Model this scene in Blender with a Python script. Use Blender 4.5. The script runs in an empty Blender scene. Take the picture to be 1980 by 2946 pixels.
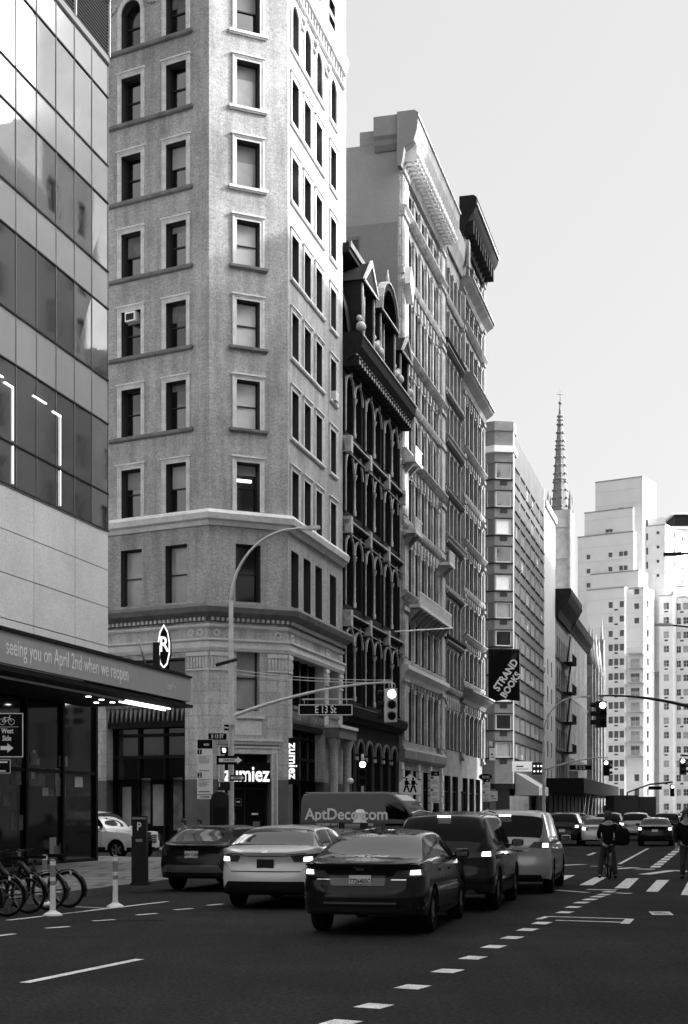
import bpy, bmesh, math, random
from mathutils import Vector, Matrix
R = math.radians
random.seed(7)
sc = bpy.context.scene
COL = sc.collection

# ------------------------------------------------------------ camera, sky, sun
FPX = 4092.0; CX = 990.0; HY = 2338.0; CH = 1.7      # focal length in photo pixels, principal column, horizon row, eye height
cam = bpy.data.cameras.new('camera'); camo = bpy.data.objects.new('camera', cam); COL.objects.link(camo)
camo.location = (0, 0, CH); camo.rotation_euler = (R(90), 0, 0)
cam.sensor_fit = 'VERTICAL'; cam.sensor_height = 36.0; cam.lens = 36.0*FPX/2946.0
cam.shift_y = (HY-1473.0)/2946.0; cam.clip_end = 6000; cam.clip_start = 0.1
sc.camera = camo
SUN_EL = 30.0; SUN_AZ = 85.0        # azimuth clockwise from +Y (view direction)
world = bpy.data.worlds.new('World'); sc.world = world; world.use_nodes = True
wn = world.node_tree.nodes; wl = world.node_tree.links
sky = wn.new('ShaderNodeTexSky'); sky.sky_type = 'NISHITA'; sky.sun_disc = False
sky.sun_elevation = R(SUN_EL); sky.sun_rotation = R(SUN_AZ); sky.air_density = 1.0; sky.dust_density = 4.0; sky.ozone_density = 1.0
bw = wn.new('ShaderNodeRGBToBW'); wl.new(sky.outputs[0], bw.inputs[0])
pw = wn.new('ShaderNodeMath'); pw.operation = 'POWER'; pw.inputs[1].default_value = 0.22; wl.new(bw.outputs[0], pw.inputs[0])
sm = wn.new('ShaderNodeMath'); sm.operation = 'MULTIPLY'; sm.inputs[1].default_value = 1.24; wl.new(pw.outputs[0], sm.inputs[0])   # hazy, evenly bright sky
tcw = wn.new('ShaderNodeTexCoord'); dt = wn.new('ShaderNodeVectorMath'); dt.operation = 'DOT_PRODUCT'; wl.new(tcw.outputs['Generated'], dt.inputs[0])
dt.inputs[1].default_value = (math.sin(R(SUN_AZ))*math.cos(R(SUN_EL)), math.cos(R(SUN_AZ))*math.cos(R(SUN_EL)), math.sin(R(SUN_EL)))
gl_ = wn.new('ShaderNodeMapRange'); gl_.interpolation_type = 'SMOOTHSTEP'; gl_.inputs[1].default_value = 0.56; gl_.inputs[2].default_value = 1.0; gl_.inputs[3].default_value = 1.0; gl_.inputs[4].default_value = 11.0
wl.new(dt.outputs['Value'], gl_.inputs[0]); s2 = wn.new('ShaderNodeMath'); s2.operation = 'MULTIPLY'; wl.new(sm.outputs[0], s2.inputs[0]); wl.new(gl_.outputs[0], s2.inputs[1])   # hazy glow round the sun
wl.new(s2.outputs[0], wn['Background'].inputs[0]); wn['Background'].inputs[1].default_value = 0.15
sl = bpy.data.lights.new('sun', 'SUN'); sl.energy = 2.0; sl.angle = R(1.0); sl.color = (1, 1, 1)
so = bpy.data.objects.new('sun', sl); COL.objects.link(so)
sd = Vector((math.sin(R(SUN_AZ))*math.cos(R(SUN_EL)), math.cos(R(SUN_AZ))*math.cos(R(SUN_EL)), math.sin(R(SUN_EL))))
so.rotation_euler = sd.to_track_quat('Z', 'Y').to_euler(); so.location = (60, 20, 90)
sc.view_settings.view_transform = 'Standard'; sc.view_settings.look = 'None'
sc.view_settings.gamma = 1.0; sc.view_settings.exposure = 1.9
sc.render.resolution_x = 688; sc.render.resolution_y = 1024

# ------------------------------------------------------------ materials
MATS = {}
def mat(name, col, rough=0.8, metal=0.0, var=0.0, vscale=1.0, bump=0.0, bscale=20.0, spec=0.5, emit=None, coat=0.0, kind=None, ks=(1, 1), mort=None, uv=False, ior=1.5, fine=0.0, fs=16.0, streak=0.0, lanes=0.0):
    if name in MATS: return MATS[name]
    m = bpy.data.materials.new(name); m.use_nodes = True
    n = m.node_tree.nodes; l = m.node_tree.links; p = n['Principled BSDF']
    p.inputs['Base Color'].default_value = (col, col, col, 1)
    p.inputs['Roughness'].default_value = rough; p.inputs['Metallic'].default_value = metal
    p.inputs['Specular IOR Level'].default_value = spec; p.inputs['IOR'].default_value = ior
    if coat: p.inputs['Coat Weight'].default_value = coat; p.inputs['Coat Roughness'].default_value = 0.04
    if emit: p.inputs['Emission Color'].default_value = (1, 1, 1, 1); p.inputs['Emission Strength'].default_value = emit
    tc = n.new('ShaderNodeTexCoord'); src = tc.outputs['UV'] if uv else tc.outputs['Object']
    last = None
    if kind in ('brick', 'courses'):
        bt = n.new('ShaderNodeTexBrick'); l.new(src, bt.inputs['Vector'])
        bt.inputs['Scale'].default_value = 1.0; bt.inputs['Brick Width'].default_value = ks[0]; bt.inputs['Row Height'].default_value = ks[1]
        bt.inputs['Mortar Size'].default_value = ks[1]*0.07
        mm = col*0.7 if mort is None else mort
        bt.inputs['Color1'].default_value = (col*1.08,)*3+(1,); bt.inputs['Color2'].default_value = (col*0.9,)*3+(1,); bt.inputs['Mortar'].default_value = (mm,)*3+(1,)
        last = bt.outputs['Color']
    if var:
        nz = n.new('ShaderNodeTexNoise'); nz.inputs['Scale'].default_value = vscale; nz.inputs['Detail'].default_value = 8; nz.inputs['Roughness'].default_value = 0.62
        l.new(tc.outputs['Object'], nz.inputs['Vector'])
        mr = n.new('ShaderNodeMapRange'); mr.inputs[1].default_value = 0.3; mr.inputs[2].default_value = 0.7
        mr.inputs[3].default_value = 1-var; mr.inputs[4].default_value = 1+var; l.new(nz.outputs['Fac'], mr.inputs[0])
        mx = n.new('ShaderNodeVectorMath'); mx.operation = 'SCALE'
        if last: l.new(last, mx.inputs[0])
        else: mx.inputs[0].default_value = (col, col, col)
        if fine:
            n2 = n.new('ShaderNodeTexNoise'); n2.inputs['Scale'].default_value = max(vscale*14, fs); n2.inputs['Detail'].default_value = 3
            l.new(tc.outputs['Object'], n2.inputs['Vector'])
            m2 = n.new('ShaderNodeMapRange'); m2.inputs[1].default_value = 0.3; m2.inputs[2].default_value = 0.7; m2.inputs[3].default_value = 1-fine; m2.inputs[4].default_value = 1+fine
            l.new(n2.outputs['Fac'], m2.inputs[0]); mu = n.new('ShaderNodeMath'); mu.operation = 'MULTIPLY'
            l.new(mr.outputs[0], mu.inputs[0]); l.new(m2.outputs[0], mu.inputs[1]); l.new(mu.outputs[0], mx.inputs[3])
        else: l.new(mr.outputs[0], mx.inputs[3])
        last = mx.outputs[0]
        if streak or lanes:
            mp = n.new('ShaderNodeMapping'); mp.inputs['Scale'].default_value = (2.6, 2.6, 0.22) if streak else (1.3, 0.045, 1.0); mp.inputs['Rotation'].default_value = (0, 0, 0 if streak else R(14.65)); streak = streak or lanes; l.new(tc.outputs['Object'], mp.inputs['Vector'])
            n3 = n.new('ShaderNodeTexNoise'); n3.inputs['Scale'].default_value = 1.0; n3.inputs['Detail'].default_value = 6; n3.inputs['Roughness'].default_value = 0.6; l.new(mp.outputs[0], n3.inputs['Vector'])
            m3 = n.new('ShaderNodeMapRange'); m3.inputs[1].default_value = 0.35; m3.inputs[2].default_value = 0.6; m3.inputs[3].default_value = 1-streak; m3.inputs[4].default_value = 1.04; l.new(n3.outputs['Fac'], m3.inputs[0])
            m4 = n.new('ShaderNodeVectorMath'); m4.operation = 'SCALE'; l.new(last, m4.inputs[0]); l.new(m3.outputs[0], m4.inputs[3]); last = m4.outputs[0]
    if last: l.new(last, p.inputs['Base Color'])
    if bump:
        nb = n.new('ShaderNodeTexNoise'); nb.inputs['Scale'].default_value = bscale; nb.inputs['Detail'].default_value = 5
        l.new(tc.outputs['Object'], nb.inputs['Vector'])
        bp = n.new('ShaderNodeBump'); bp.inputs['Strength'].default_value = bump; bp.inputs['Distance'].default_value = 0.05
        l.new(nb.outputs['Fac'], bp.inputs['Height']); l.new(bp.outputs[0], p.inputs['Normal'])
    MATS[name] = m; return m

asphalt = mat('asphalt', 0.031, 0.92, var=0.30, vscale=0.3, bump=0.4, bscale=60, fine=0.5, fs=20, spec=0.12, lanes=.16)
asph_dark = mat('asphalt_patch', 0.028, 0.95, var=0.2, vscale=1.0, fine=0.3, spec=0.1)
concrete = mat('sidewalk_concrete', 0.20, 0.9, var=0.25, vscale=0.6, fine=0.25, kind='courses', ks=(1.5, 1.5), uv=True, mort=0.1)
kerbm = mat('kerb_stone', 0.12, 0.85, var=0.2, vscale=2)
paint_w = mat('road_paint', 0.80, 0.7, var=0.34, vscale=3.5, fine=0.45, fs=26)
stone1 = mat('limestone', 0.52, 0.85, var=0.22, vscale=0.5, bump=0.25, bscale=12, fine=0.25, spec=0.2, streak=.25, kind='courses', ks=(1.1, .55), uv=True, mort=.44)
brick1 = mat('tan_brick', 0.39, 0.85, var=0.22, vscale=0.45, kind='brick', ks=(0.22, 0.075), uv=True, mort=0.31, fine=0.26, fs=14, spec=0.2, bump=0.15, bscale=9, streak=.24)
trim1 = mat('pale_terracotta', 0.68, 0.8, var=0.15, vscale=1.5, spec=0.2, fine=0.15)
reveal1 = mat('shadow_dark_reveal', 0.06, 0.9, spec=.1)  # near-black colour carries the shade inside the deep window openings
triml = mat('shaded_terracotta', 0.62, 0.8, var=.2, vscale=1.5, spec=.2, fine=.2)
trim1d = mat('stained_ledge', 0.16, 0.85, var=0.3, vscale=2.0)
base1 = mat('dark_stone_base', 0.13, 0.7, var=0.25, vscale=1.0)
dark2 = mat('dark_cast_iron', 0.016, 0.8, spec=.15, var=0.3, vscale=1.5)
trim2 = mat('highlight_cast_iron', 0.42, 0.6, var=0.35, vscale=3.0)  # pale tone paints in the light that moulding edges catch
stone3 = mat('ornate_stone', 0.42, 0.85, var=0.35, vscale=1.2, bump=0.7, bscale=5, fine=0.4, streak=.3)
side3 = mat('stucco_party_wall', 0.30, 0.9, var=0.13, vscale=0.25, fine=0.12)
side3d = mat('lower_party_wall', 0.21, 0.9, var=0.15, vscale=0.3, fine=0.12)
stone4 = mat('grey_stone', 0.24, 0.85, var=0.3, vscale=1.0, bump=0.5, bscale=5, fine=0.3)
blackm = mat('black_cornice', 0.014, 0.8, spec=.15, var=0.3, vscale=2)
brick6 = mat('dark_brick', 0.085, 0.85, var=0.2, vscale=0.5, kind='brick', ks=(0.24, 0.08), uv=True, mort=0.12, fine=0.3)
brick6b = mat('grey_brick', 0.17, 0.85, var=0.2, vscale=0.8, kind='brick', ks=(0.24, 0.08), uv=True, mort=0.22, fine=0.3)
white6 = mat('white_pier', 0.62, 0.8, var=0.1, vscale=0.8)
white7 = mat('white_brick', 0.74, 0.8, var=0.05, vscale=0.2, fine=0.06)
white7b = mat('white_brick_band', 0.66, 0.8, var=0.05, vscale=0.4)
pale8 = mat('pale_plaster', 0.42, 0.8, var=0.08, vscale=0.15)
spirem = mat('spire_stone', 0.20, 0.85, var=.3, vscale=1)
stonec = mat('church_marble', 0.50, 0.8, var=0.25, vscale=0.8, bump=0.4, bscale=2)
brick9 = mat('sooty_brick', 0.12, 0.85, var=0.35, vscale=0.6, fine=0.35)
stone9 = mat('sooty_stone', 0.22, 0.85, var=0.4, vscale=0.8, fine=0.4)
pane_d = mat('window_glass', 0.010, 0.06, spec=0.9, ior=1.6, bump=0.03, bscale=1.2)
pane_m = mat('shaded_glass', 0.36, 0.25, spec=0.8, var=0.25, vscale=0.8)
pane_w = mat('mirroring_glass', 0.85, 0.05, metal=1.0, bump=0.1, bscale=1.0)
pane_g = mat('reflective_glass', 0.20, 0.05, metal=1.0, bump=0.25, bscale=1.3)
blind = mat('white_blind_sky_pane', 0.85, 0.8, var=0.08, vscale=2)
frame_d = mat('dark_sash', 0.015, 0.5)
frame_w = mat('white_sash', 0.55, 0.5)
metal_g = mat('galvanised_steel', 0.66, 0.45, metal=0.1, var=0.15, vscale=3)
metal_d = mat('dark_metal', 0.02, 0.6, spec=.2)
black = mat('black_paint', 0.008, 0.6, spec=.15)
signblack = mat('sign_face_black', 0.008, 0.8, spec=.08)
signwhite = mat('sign_white', 0.90, 0.6)
signgrey = mat('sign_grey_print', 0.28, 0.7)
lamp_em = mat('lit_lamp', 1.0, 0.4, emit=3.5)
led_em = mat('lit_strip', 1.0, 0.4, emit=1.0)
letter_em = mat('lit_letters', 1.0, 0.4, emit=0.3)
brake_em = mat('lit_brake_lamp', 1.0, 0.3, emit=1.0)
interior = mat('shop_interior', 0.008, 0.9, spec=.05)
interior_l = mat('shop_display', 0.16, 0.9, var=0.6, vscale=1.5)
curt_v = mat('mirror_curtain_glass', 0.66, 0.03, metal=1.0, bump=0.035, bscale=0.5)
curt_s = mat('pale_spandrel_glass', 0.42, 0.12, metal=0.2, bump=0.02, bscale=0.35, var=.1, vscale=.4)
curt_d = mat('clear_curtain_glass', 0.24, 0.05, metal=0.8, bump=0.02, bscale=0.35)
mull = mat('grey_mullion', 0.22, 0.5)
panelst = mat('stone_cladding_panel', 0.70, 0.6, var=0.12, vscale=0.5, fine=0.12)
fascia = mat('led_fascia', 0.38, 0.6, var=0.06, vscale=2)
darkglass = mat('privacy_glass', 0.003, 0.05, spec=0.14, ior=1.45)
tyre = mat('tyre_rubber', 0.008, 0.9, spec=.1)
rimm = mat('alloy_rim', 0.35, 0.3, metal=0.9)
autoglass = mat('tinted_car_glass', 0.004, 0.03, spec=0.8, ior=1.8)
plastic_b = mat('black_plastic', 0.01, 0.7, spec=.15)
chrome = mat('chrome', 0.8, 0.12, metal=1.0)
redlens = mat('tail_lens', 0.06, 0.12, coat=1.0)
skin_m = mat('skin', 0.32, 0.6)
cloth_b = mat('black_cloth', 0.008, 0.95, spec=.05)
cloth_d = mat('dark_denim', 0.03, 0.9, var=0.3, vscale=8)
cloth_l = mat('pale_cloth', 0.8, 0.9, var=0.4, vscale=14)
hair_m = mat('dark_hair', 0.02, 0.6)
westm = mat('west_row_brick', 0.5, 0.85, var=0.2, vscale=0.3)
westl = mat('west_row_stone', 0.7, 0.85, var=0.15, vscale=0.3)
plate_m = mat('plate_white', 0.7, 0.5)
def paint(name, c, rough=0.22, metal=0.0): return mat(name, c, rough, metal=metal, coat=(0.42 if c < .05 else 0.7), spec=(0.12 if c < .05 else .35))

# ------------------------------------------------------------ object helpers
def tag(o, label=None, cat=None, group=None, kind=None):
    if label: o['label'] = label
    if cat: o['category'] = cat
    if group: o['group'] = group
    if kind: o['kind'] = kind
    return o
def thing(name, loc, label, cat, group=None, rz=0.0):
    o = bpy.data.objects.new(name, None); COL.objects.link(o); o.location = loc; o.rotation_euler = (0, 0, rz)
    o.empty_display_size = 0.3
    return tag(o, label, cat, group)
def wloc(o):
    v = Vector((0, 0, 0)); 
    while o is not None: v = v + Vector(o.location); o = o.parent
    return v
def copy_tree(o, parent=None):
    c = o.copy(); COL.objects.link(c)
    if parent is not None: c.parent = parent
    for ch in list(o.children): copy_tree(ch, c)
    return c

class MB:
    """collects geometry for ONE mesh; local=True keeps coordinates as given, else they are world coordinates"""
    def __init__(s): s.v = []; s.f = []; s.m = []; s.mats = []; s.uv = []; s.smooth = []
    def mi(s, m):
        if m not in s.mats: s.mats.append(m)
        return s.mats.index(m)
    def face(s, pts, m, uv=None, smooth=False):
        i = len(s.v); s.v += [tuple(p) for p in pts]; s.f.append(list(range(i, i+len(pts)))); s.m.append(s.mi(m)); s.uv.append(uv); s.smooth.append(smooth)
    def hexa(s, p, m):
        for q in ((0, 3, 2, 1), (4, 5, 6, 7), (0, 1, 5, 4), (1, 2, 6, 5), (2, 3, 7, 6), (3, 0, 4, 7)): s.face([p[k] for k in q], m)
    def box(s, a, b, m):
        x0, y0, z0 = a; x1, y1, z1 = b
        s.hexa([(x0, y0, z0), (x1, y0, z0), (x1, y1, z0), (x0, y1, z0), (x0, y0, z1), (x1, y0, z1), (x1, y1, z1), (x0, y1, z1)], m)
    def fbox(s, F, u0, u1, w0, w1, z0, z1, m):
        s.hexa([F.P(u0, w0, z0), F.P(u1, w0, z0), F.P(u1, w1, z0), F.P(u0, w1, z0), F.P(u0, w0, z1), F.P(u1, w0, z1), F.P(u1, w1, z1), F.P(u0, w1, z1)], m)
    def fquad(s, F, u0, u1, z0, z1, m, w=0.0):
        s.face([F.P(u0, w, z0), F.P(u1, w, z0), F.P(u1, w, z1), F.P(u0, w, z1)], m, uv=[(u0, z0), (u1, z0), (u1, z1), (u0, z1)])
    def tube(s, pts, rad, m, seg=10, cap=True):
        pts = [Vector(p) for p in pts]; n = len(pts); rs = rad if isinstance(rad, (list, tuple)) else [rad]*n
        base = len(s.v); up = Vector((0, 0, 1)); prev = None
        for i, p in enumerate(pts):
            d = (pts[min(i+1, n-1)]-pts[max(i-1, 0)]).normalized()
            if prev is None:
                a = d.cross(up); a = a if a.length > 1e-3 else d.cross(Vector((1, 0, 0)))
            else: a = prev-d*prev.dot(d)
            a.normalize(); prev = a; b = d.cross(a)
            for k in range(seg):
                t = 2*math.pi*k/seg; s.v.append(tuple(p+(a*math.cos(t)+b*math.sin(t))*rs[i]))
        mi = s.mi(m)
        for i in range(n-1):
            for k in range(seg):
                k2 = (k+1) % seg
                s.f.append([base+i*seg+k, base+i*seg+k2, base+(i+1)*seg+k2, base+(i+1)*seg+k]); s.m.append(mi); s.uv.append(None); s.smooth.append(True)
        if cap:
            s.f.append([base+k for k in range(seg)][::-1]); s.f.append([base+(n-1)*seg+k for k in range(seg)])
            for _ in (0, 1): s.m.append(mi); s.uv.append(None); s.smooth.append(False)
    def lathe(s, prof, m, c=(0, 0, 0), seg=24, axis='z', smooth=True):
        base = len(s.v); mi = s.mi(m)
        for r, h in prof:
            for k in range(seg):
                t = 2*math.pi*k/seg; a, b = r*math.cos(t), r*math.sin(t)
                p = (a, b, h) if axis == 'z' else ((h, a, b) if axis == 'x' else (a, h, b))
                s.v.append((c[0]+p[0], c[1]+p[1], c[2]+p[2]))
        for i in range(len(prof)-1):
            for k in range(seg):
                k2 = (k+1) % seg
                s.f.append([base+i*seg+k, base+i*seg+k2, base+(i+1)*seg+k2, base+(i+1)*seg+k]); s.m.append(mi); s.uv.append(None); s.smooth.append(smooth)
    def ball(s, c, r, m, seg=14):
        s.lathe([(max(1e-4, r*math.sin(math.pi*i/10)), -r*math.cos(math.pi*i/10)) for i in range(11)], m, c, seg)
    def prism(s, pts, d, m):
        """pts: 3D polygon, d: extrusion vector"""
        p = [Vector(q) for q in pts]; d = Vector(d); n = len(p)
        s.face(p, m); s.face([q+d for q in p][::-1], m)
        for i in range(n): s.face([p[i], p[i]+d, p[(i+1) % n]+d, p[(i+1) % n]], m)
    def cut(s): s.cuts = getattr(s, 'cuts', [])+[(len(s.v), len(s.f))]
    def build(s, name, parent=None, world=True, label=None):
        cuts = getattr(s, 'cuts', None)
        if cuts:
            cuts = [c for c in cuts if c[1] < len(s.f)]; ends = cuts[1:]+[(len(s.v), len(s.f))]
            if cuts[0][1] > 0: cuts = [(0, 0)]+cuts; ends = [cuts[1]]+ends
            for (v0, f0), (v1, f1) in zip(cuts, ends):
                if f1 <= f0: continue
                q = MB(); q.v = s.v[v0:v1]; q.f = [[i-v0 for i in f] for f in s.f[f0:f1]]; q.m = s.m[f0:f1]; q.mats = s.mats; q.uv = s.uv[f0:f1]; q.smooth = s.smooth[f0:f1]; o = q.build(name, parent, world, label)
            return o
        off = wloc(parent) if (parent is not None and world) else Vector((0, 0, 0))
        me = bpy.data.meshes.new(name); me.from_pydata([(a-off.x, b-off.y, c-off.z) for a, b, c in s.v], [], s.f)
        for m in s.mats: me.materials.append(m)
        me.polygons.foreach_set('material_index', s.m); me.polygons.foreach_set('use_smooth', s.smooth)
        if any(u is not None for u in s.uv):
            ul = me.uv_layers.new(name='UVMap')
            for p, u in zip(me.polygons, s.uv):
                if u:
                    for li, c in zip(p.loop_indices, u): ul.data[li].uv = c
        me.update()
        o = bpy.data.objects.new(name, me); COL.objects.link(o)
        if parent is not None: o.parent = parent
        if label: o['label'] = label
        return o

def fixn(o):
    bm = bmesh.new(); bm.from_mesh(o.data); bmesh.ops.remove_doubles(bm, verts=bm.verts, dist=1e-5); bmesh.ops.recalc_face_normals(bm, faces=bm.faces); bm.to_mesh(o.data); bm.free(); return o

class Frame:
    """vertical plane: u along d, w outward along n, z up"""
    def __init__(s, O, d, n): s.O = Vector((O[0], O[1])); s.d = Vector(d).normalized(); s.n = Vector(n).normalized(); s.ex = Vector((s.n.y, -s.n.x)); s.rz = math.atan2(s.ex.y, s.ex.x)
    def P(s, u, w, z): q = s.O+s.d*u+s.n*w; return (q.x, q.y, z)
    def u(s, px, w=0.0):
        k = (px-CX)/FPX; o = s.O+s.n*w; return (k*o.y-o.x)/(s.d.x-k*s.d.y)
    def z(s, u, py, w=0.0): return CH+(HY-py)*s.P(u, w, 0)[1]/FPX
def G(px, py, z=0.0):
    y = (CH-z)*FPX/(py-HY); return Vector(((px-CX)/FPX*y, y, z))
def PX(px, py, y): return Vector(((px-CX)/FPX*y, y, CH+(HY-py)/FPX*y))

U = Vector((math.sin(R(14.65)), math.cos(R(14.65)))); NR = Vector((U.y, -U.x))
B = Vector((-2.573, 65.0)); A = Vector((-6.02, 63.44))
VL = Vector((-0.878, 0.479)).normalized(); NL = Vector((-VL.y, VL.x))
FR = Frame(B, U, NR); FL = Frame(A, VL, NL); FC = Frame(A, B-A, Vector(((B-A).y, -(B-A).x)))
def BW(t, w, z=0.0): return Vector(FR.P(t, w, z))          # along Broadway / out from the facade line

def textmesh(mb_name, body, size, loc, right, nrm, m, parent, up=(0, 0, 1), ext=0.004, align='CENTER', bold=0.0, sx=1.0, sp=1.0):
    cu = bpy.data.curves.new(mb_name, 'FONT'); cu.body = body; cu.size = size; cu.extrude = ext; cu.align_x = align; cu.align_y = 'CENTER'
    cu.offset = bold; cu.resolution_u = 3; cu.space_character = sp
    t = bpy.data.objects.new(mb_name+'_src', cu); COL.objects.link(t)
    bpy.context.view_layer.update()
    me = bpy.data.meshes.new_from_object(t.evaluated_get(bpy.context.evaluated_depsgraph_get()))
    bpy.data.objects.remove(t); bpy.data.curves.remove(cu)
    r = Vector(right).normalized(); n = Vector(nrm).normalized(); u = n.cross(r).normalized()
    M = Matrix(((r.x*sx, u.x, n.x, 0), (r.y*sx, u.y, n.y, 0), (r.z*sx, u.z, n.z, 0), (0, 0, 0, 1)))
    me.transform(M); l = Vector(loc)-(wloc(parent) if parent is not None else Vector((0, 0, 0)))
    me.transform(Matrix.Translation(l)); me.materials.clear(); me.materials.append(m)
    o = bpy.data.objects.new(mb_name, me); COL.objects.link(o)
    if parent is not None: o.parent = parent
    return o

# ------------------------------------------------------------ facade generator
def wall(mb, F, u0, u1, z0, z1, holes, depth, m, mrev=None, w=0.0):
    """wall plane with rectangular openings (each with reveals); hole = (ua, ub, za, zb[, arched])"""
    us = sorted(set([u0, u1]+[min(max(h[k], u0), u1) for h in holes for k in (0, 1)])); zs = sorted(set([z0, z1]+[h[k] for h in holes for k in (2, 3)]))
    for i in range(len(us)-1):
        j = 0
        while j < len(zs)-1:
            def hole(jj):
                a = (us[i]+us[i+1])/2; b = (zs[jj]+zs[jj+1])/2
                return any(h[0] < a < h[1] and h[2] < b < h[3] for h in holes)
            if us[i+1]-us[i] < 1e-6 or hole(j): j += 1; continue
            k = j
            while k < len(zs)-1 and not hole(k): k += 1
            mb.fquad(F, us[i], us[i+1], zs[j], zs[k], m, w); j = k
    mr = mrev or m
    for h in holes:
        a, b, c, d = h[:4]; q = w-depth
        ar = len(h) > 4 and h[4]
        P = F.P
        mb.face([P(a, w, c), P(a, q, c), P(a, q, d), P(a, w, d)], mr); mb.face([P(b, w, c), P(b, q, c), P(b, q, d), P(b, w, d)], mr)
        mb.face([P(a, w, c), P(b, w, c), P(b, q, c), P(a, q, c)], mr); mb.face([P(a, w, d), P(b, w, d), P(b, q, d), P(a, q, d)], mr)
        if ar:
            r = (b-a)/2; mid = (a+b)/2; n = 10
            arc = [(mid-r*math.cos(math.pi*i/n), d-r+r*math.sin(math.pi*i/n)) for i in range(n+1)]
            for i in range(n):
                (x0, y0), (x1, y1) = arc[i], arc[i+1]
                mb.face([P(x0, w, y0), P(x1, w, y1), P(x1, w, d), P(x0, w, d)], m, uv=[(x0, y0), (x1, y1), (x1, d), (x0, d)])
                mb.face([P(x0, w, y0), P(x1, w, y1), P(x1, q, y1), P(x0, q, y0)], mr)

PROTO = {}
def win_mesh(key, wd, ht, style, arch=False, pane=pane_d, fr=frame_d, bar=0.06):
    """sash window centred at local origin bottom, local y outward; returns meshes (sash, pane)"""
    k = (key, round(wd, 2), round(ht, 2), style, arch, pane.name, fr.name)
    if k in PROTO: return PROTO[k]
    f = MB(); h = wd/2; t = 0.05
    f.box((-h, -t, 0), (-h+bar, 0, ht), fr); f.box((h-bar, -t, 0), (h, 0, ht), fr)
    f.box((-h+bar, -t, 0), (h-bar, 0, bar*1.2), fr); f.box((-h+bar, -t, ht-bar), (h-bar, 0, ht), fr)
    if style in ('sash', 'sash2', 'grid'): f.box((-h+bar, -t, ht*0.5-bar*.4), (h-bar, 0.012, ht*0.5+bar*.4), fr)
    if style in ('mull', 'grid'): f.box((-bar*.4, -t, bar*1.2), (bar*.4, 0.006, ht-bar), fr)
    g = MB()
    if arch:
        n = 10; g.face([(-h, -0.06, 0), (h, -0.06, 0)]+[(h*math.cos(math.pi*i/n), -0.06, ht-h+h*math.sin(math.pi*i/n)) for i in range(n+1)], pane)
    elif style == 'sash2':
        g.face([(-h, -0.06, ht*.5), (h, -0.06, ht*.5), (h, -0.06, ht), (-h, -0.06, ht)], blind); g.face([(-h, -0.07, 0), (h, -0.07, 0), (h, -0.07, ht*.5), (-h, -0.07, ht*.5)], pane)
    else: g.face([(-h, -0.06, 0), (h, -0.06, 0), (h, -0.06, ht), (-h, -0.06, ht)], pane)
    a = f.build('window'); b = g.build('pane'); r = (a.data, b.data)
    bpy.data.objects.remove(a); bpy.data.objects.remove(b)
    PROTO[k] = r; return r
def inst(name, me, parent, loc, rz=0.0, world=True, label=None):
    o = bpy.data.objects.new(name, me); COL.objects.link(o); o.parent = parent
    o.location = Vector(loc)-(wloc(parent) if world else Vector((0, 0, 0))); o.rotation_euler = (0, 0, rz)
    if label: o['label'] = label
    return o
def place_win(root, F, uc, z0, wd, ht, depth, style='sash', arch=False, pane=pane_d, fr=frame_d, bar=0.06, w=0.0, split=True):
    ms, mp = win_mesh('w', wd, ht, style, arch, pane, fr, bar)
    o = inst('window', ms, root, F.P(uc, w-depth+0.06, z0), F.rz)
    inst('pane', mp, o, (0, 0, 0), 0, world=False)
    return o
SUR = {}
def surround(wd, ht, bw, m, sill=None, proud=0.07, arch=False, hood=True):
    k = (round(wd, 2), round(ht, 2), bw, m.name, arch, sill is not None, hood)
    if k in SUR: return SUR[k]
    f = MB(); h = wd/2; p = proud
    if not arch:
        for s in (-1, 1):
            a, b = sorted((s*h, s*(h+bw))); f.box((a, 0.003, 0), (b, p*.6, ht), m)
            a, b = sorted((s*(h+bw*.6), s*(h+bw))); f.box((a, p*.6+.002, 0), (b, p, ht+bw), m)
        f.box((-h-bw, 0.003, ht), (h+bw, p*.6, ht+bw), m); f.box((-h-bw*.6+.002, p*.6+.002, ht+bw*.6), (h+bw*.6-.002, p, ht+bw), m)
        if hood: f.box((-h-bw-.05, 0.003, ht+bw+.001), (h+bw+.05, p+.06, ht+bw+.07), m)
    else:
        for s in (-1, 1):
            a, b = sorted((s*h, s*(h+bw))); f.box((a, 0.003, 0), (b, p, ht-h), m)
        n = 12
        for i in range(n):
            t0, t1 = math.pi*i/n, math.pi*(i+1)/n
            q = [(r*math.cos(t), ht-h+r*math.sin(t)) for r, t in ((h, t0), (h+bw, t0), (h+bw, t1), (h, t1))]
            f.prism([(x, 0.003, z) for x, z in q], (0, p, 0), m)
    o = f.build('surround'); me = o.data; bpy.data.objects.remove(o); SUR[k] = me; return me
def sillmesh(wd, m, proj=0.14, th=0.12):
    k = ('sill', round(wd, 2), m.name, proj, th)
    if k in SUR: return SUR[k]
    f = MB(); f.box((-wd/2, 0.003, -th), (wd/2, proj, -.002), m); f.box((-wd/2+.04, 0.003, -th-.06), (wd/2-.04, proj*.6, -th-.002), m)
    o = f.build('sill'); me = o.data; bpy.data.objects.remove(o); SUR[k] = me; return me

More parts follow.
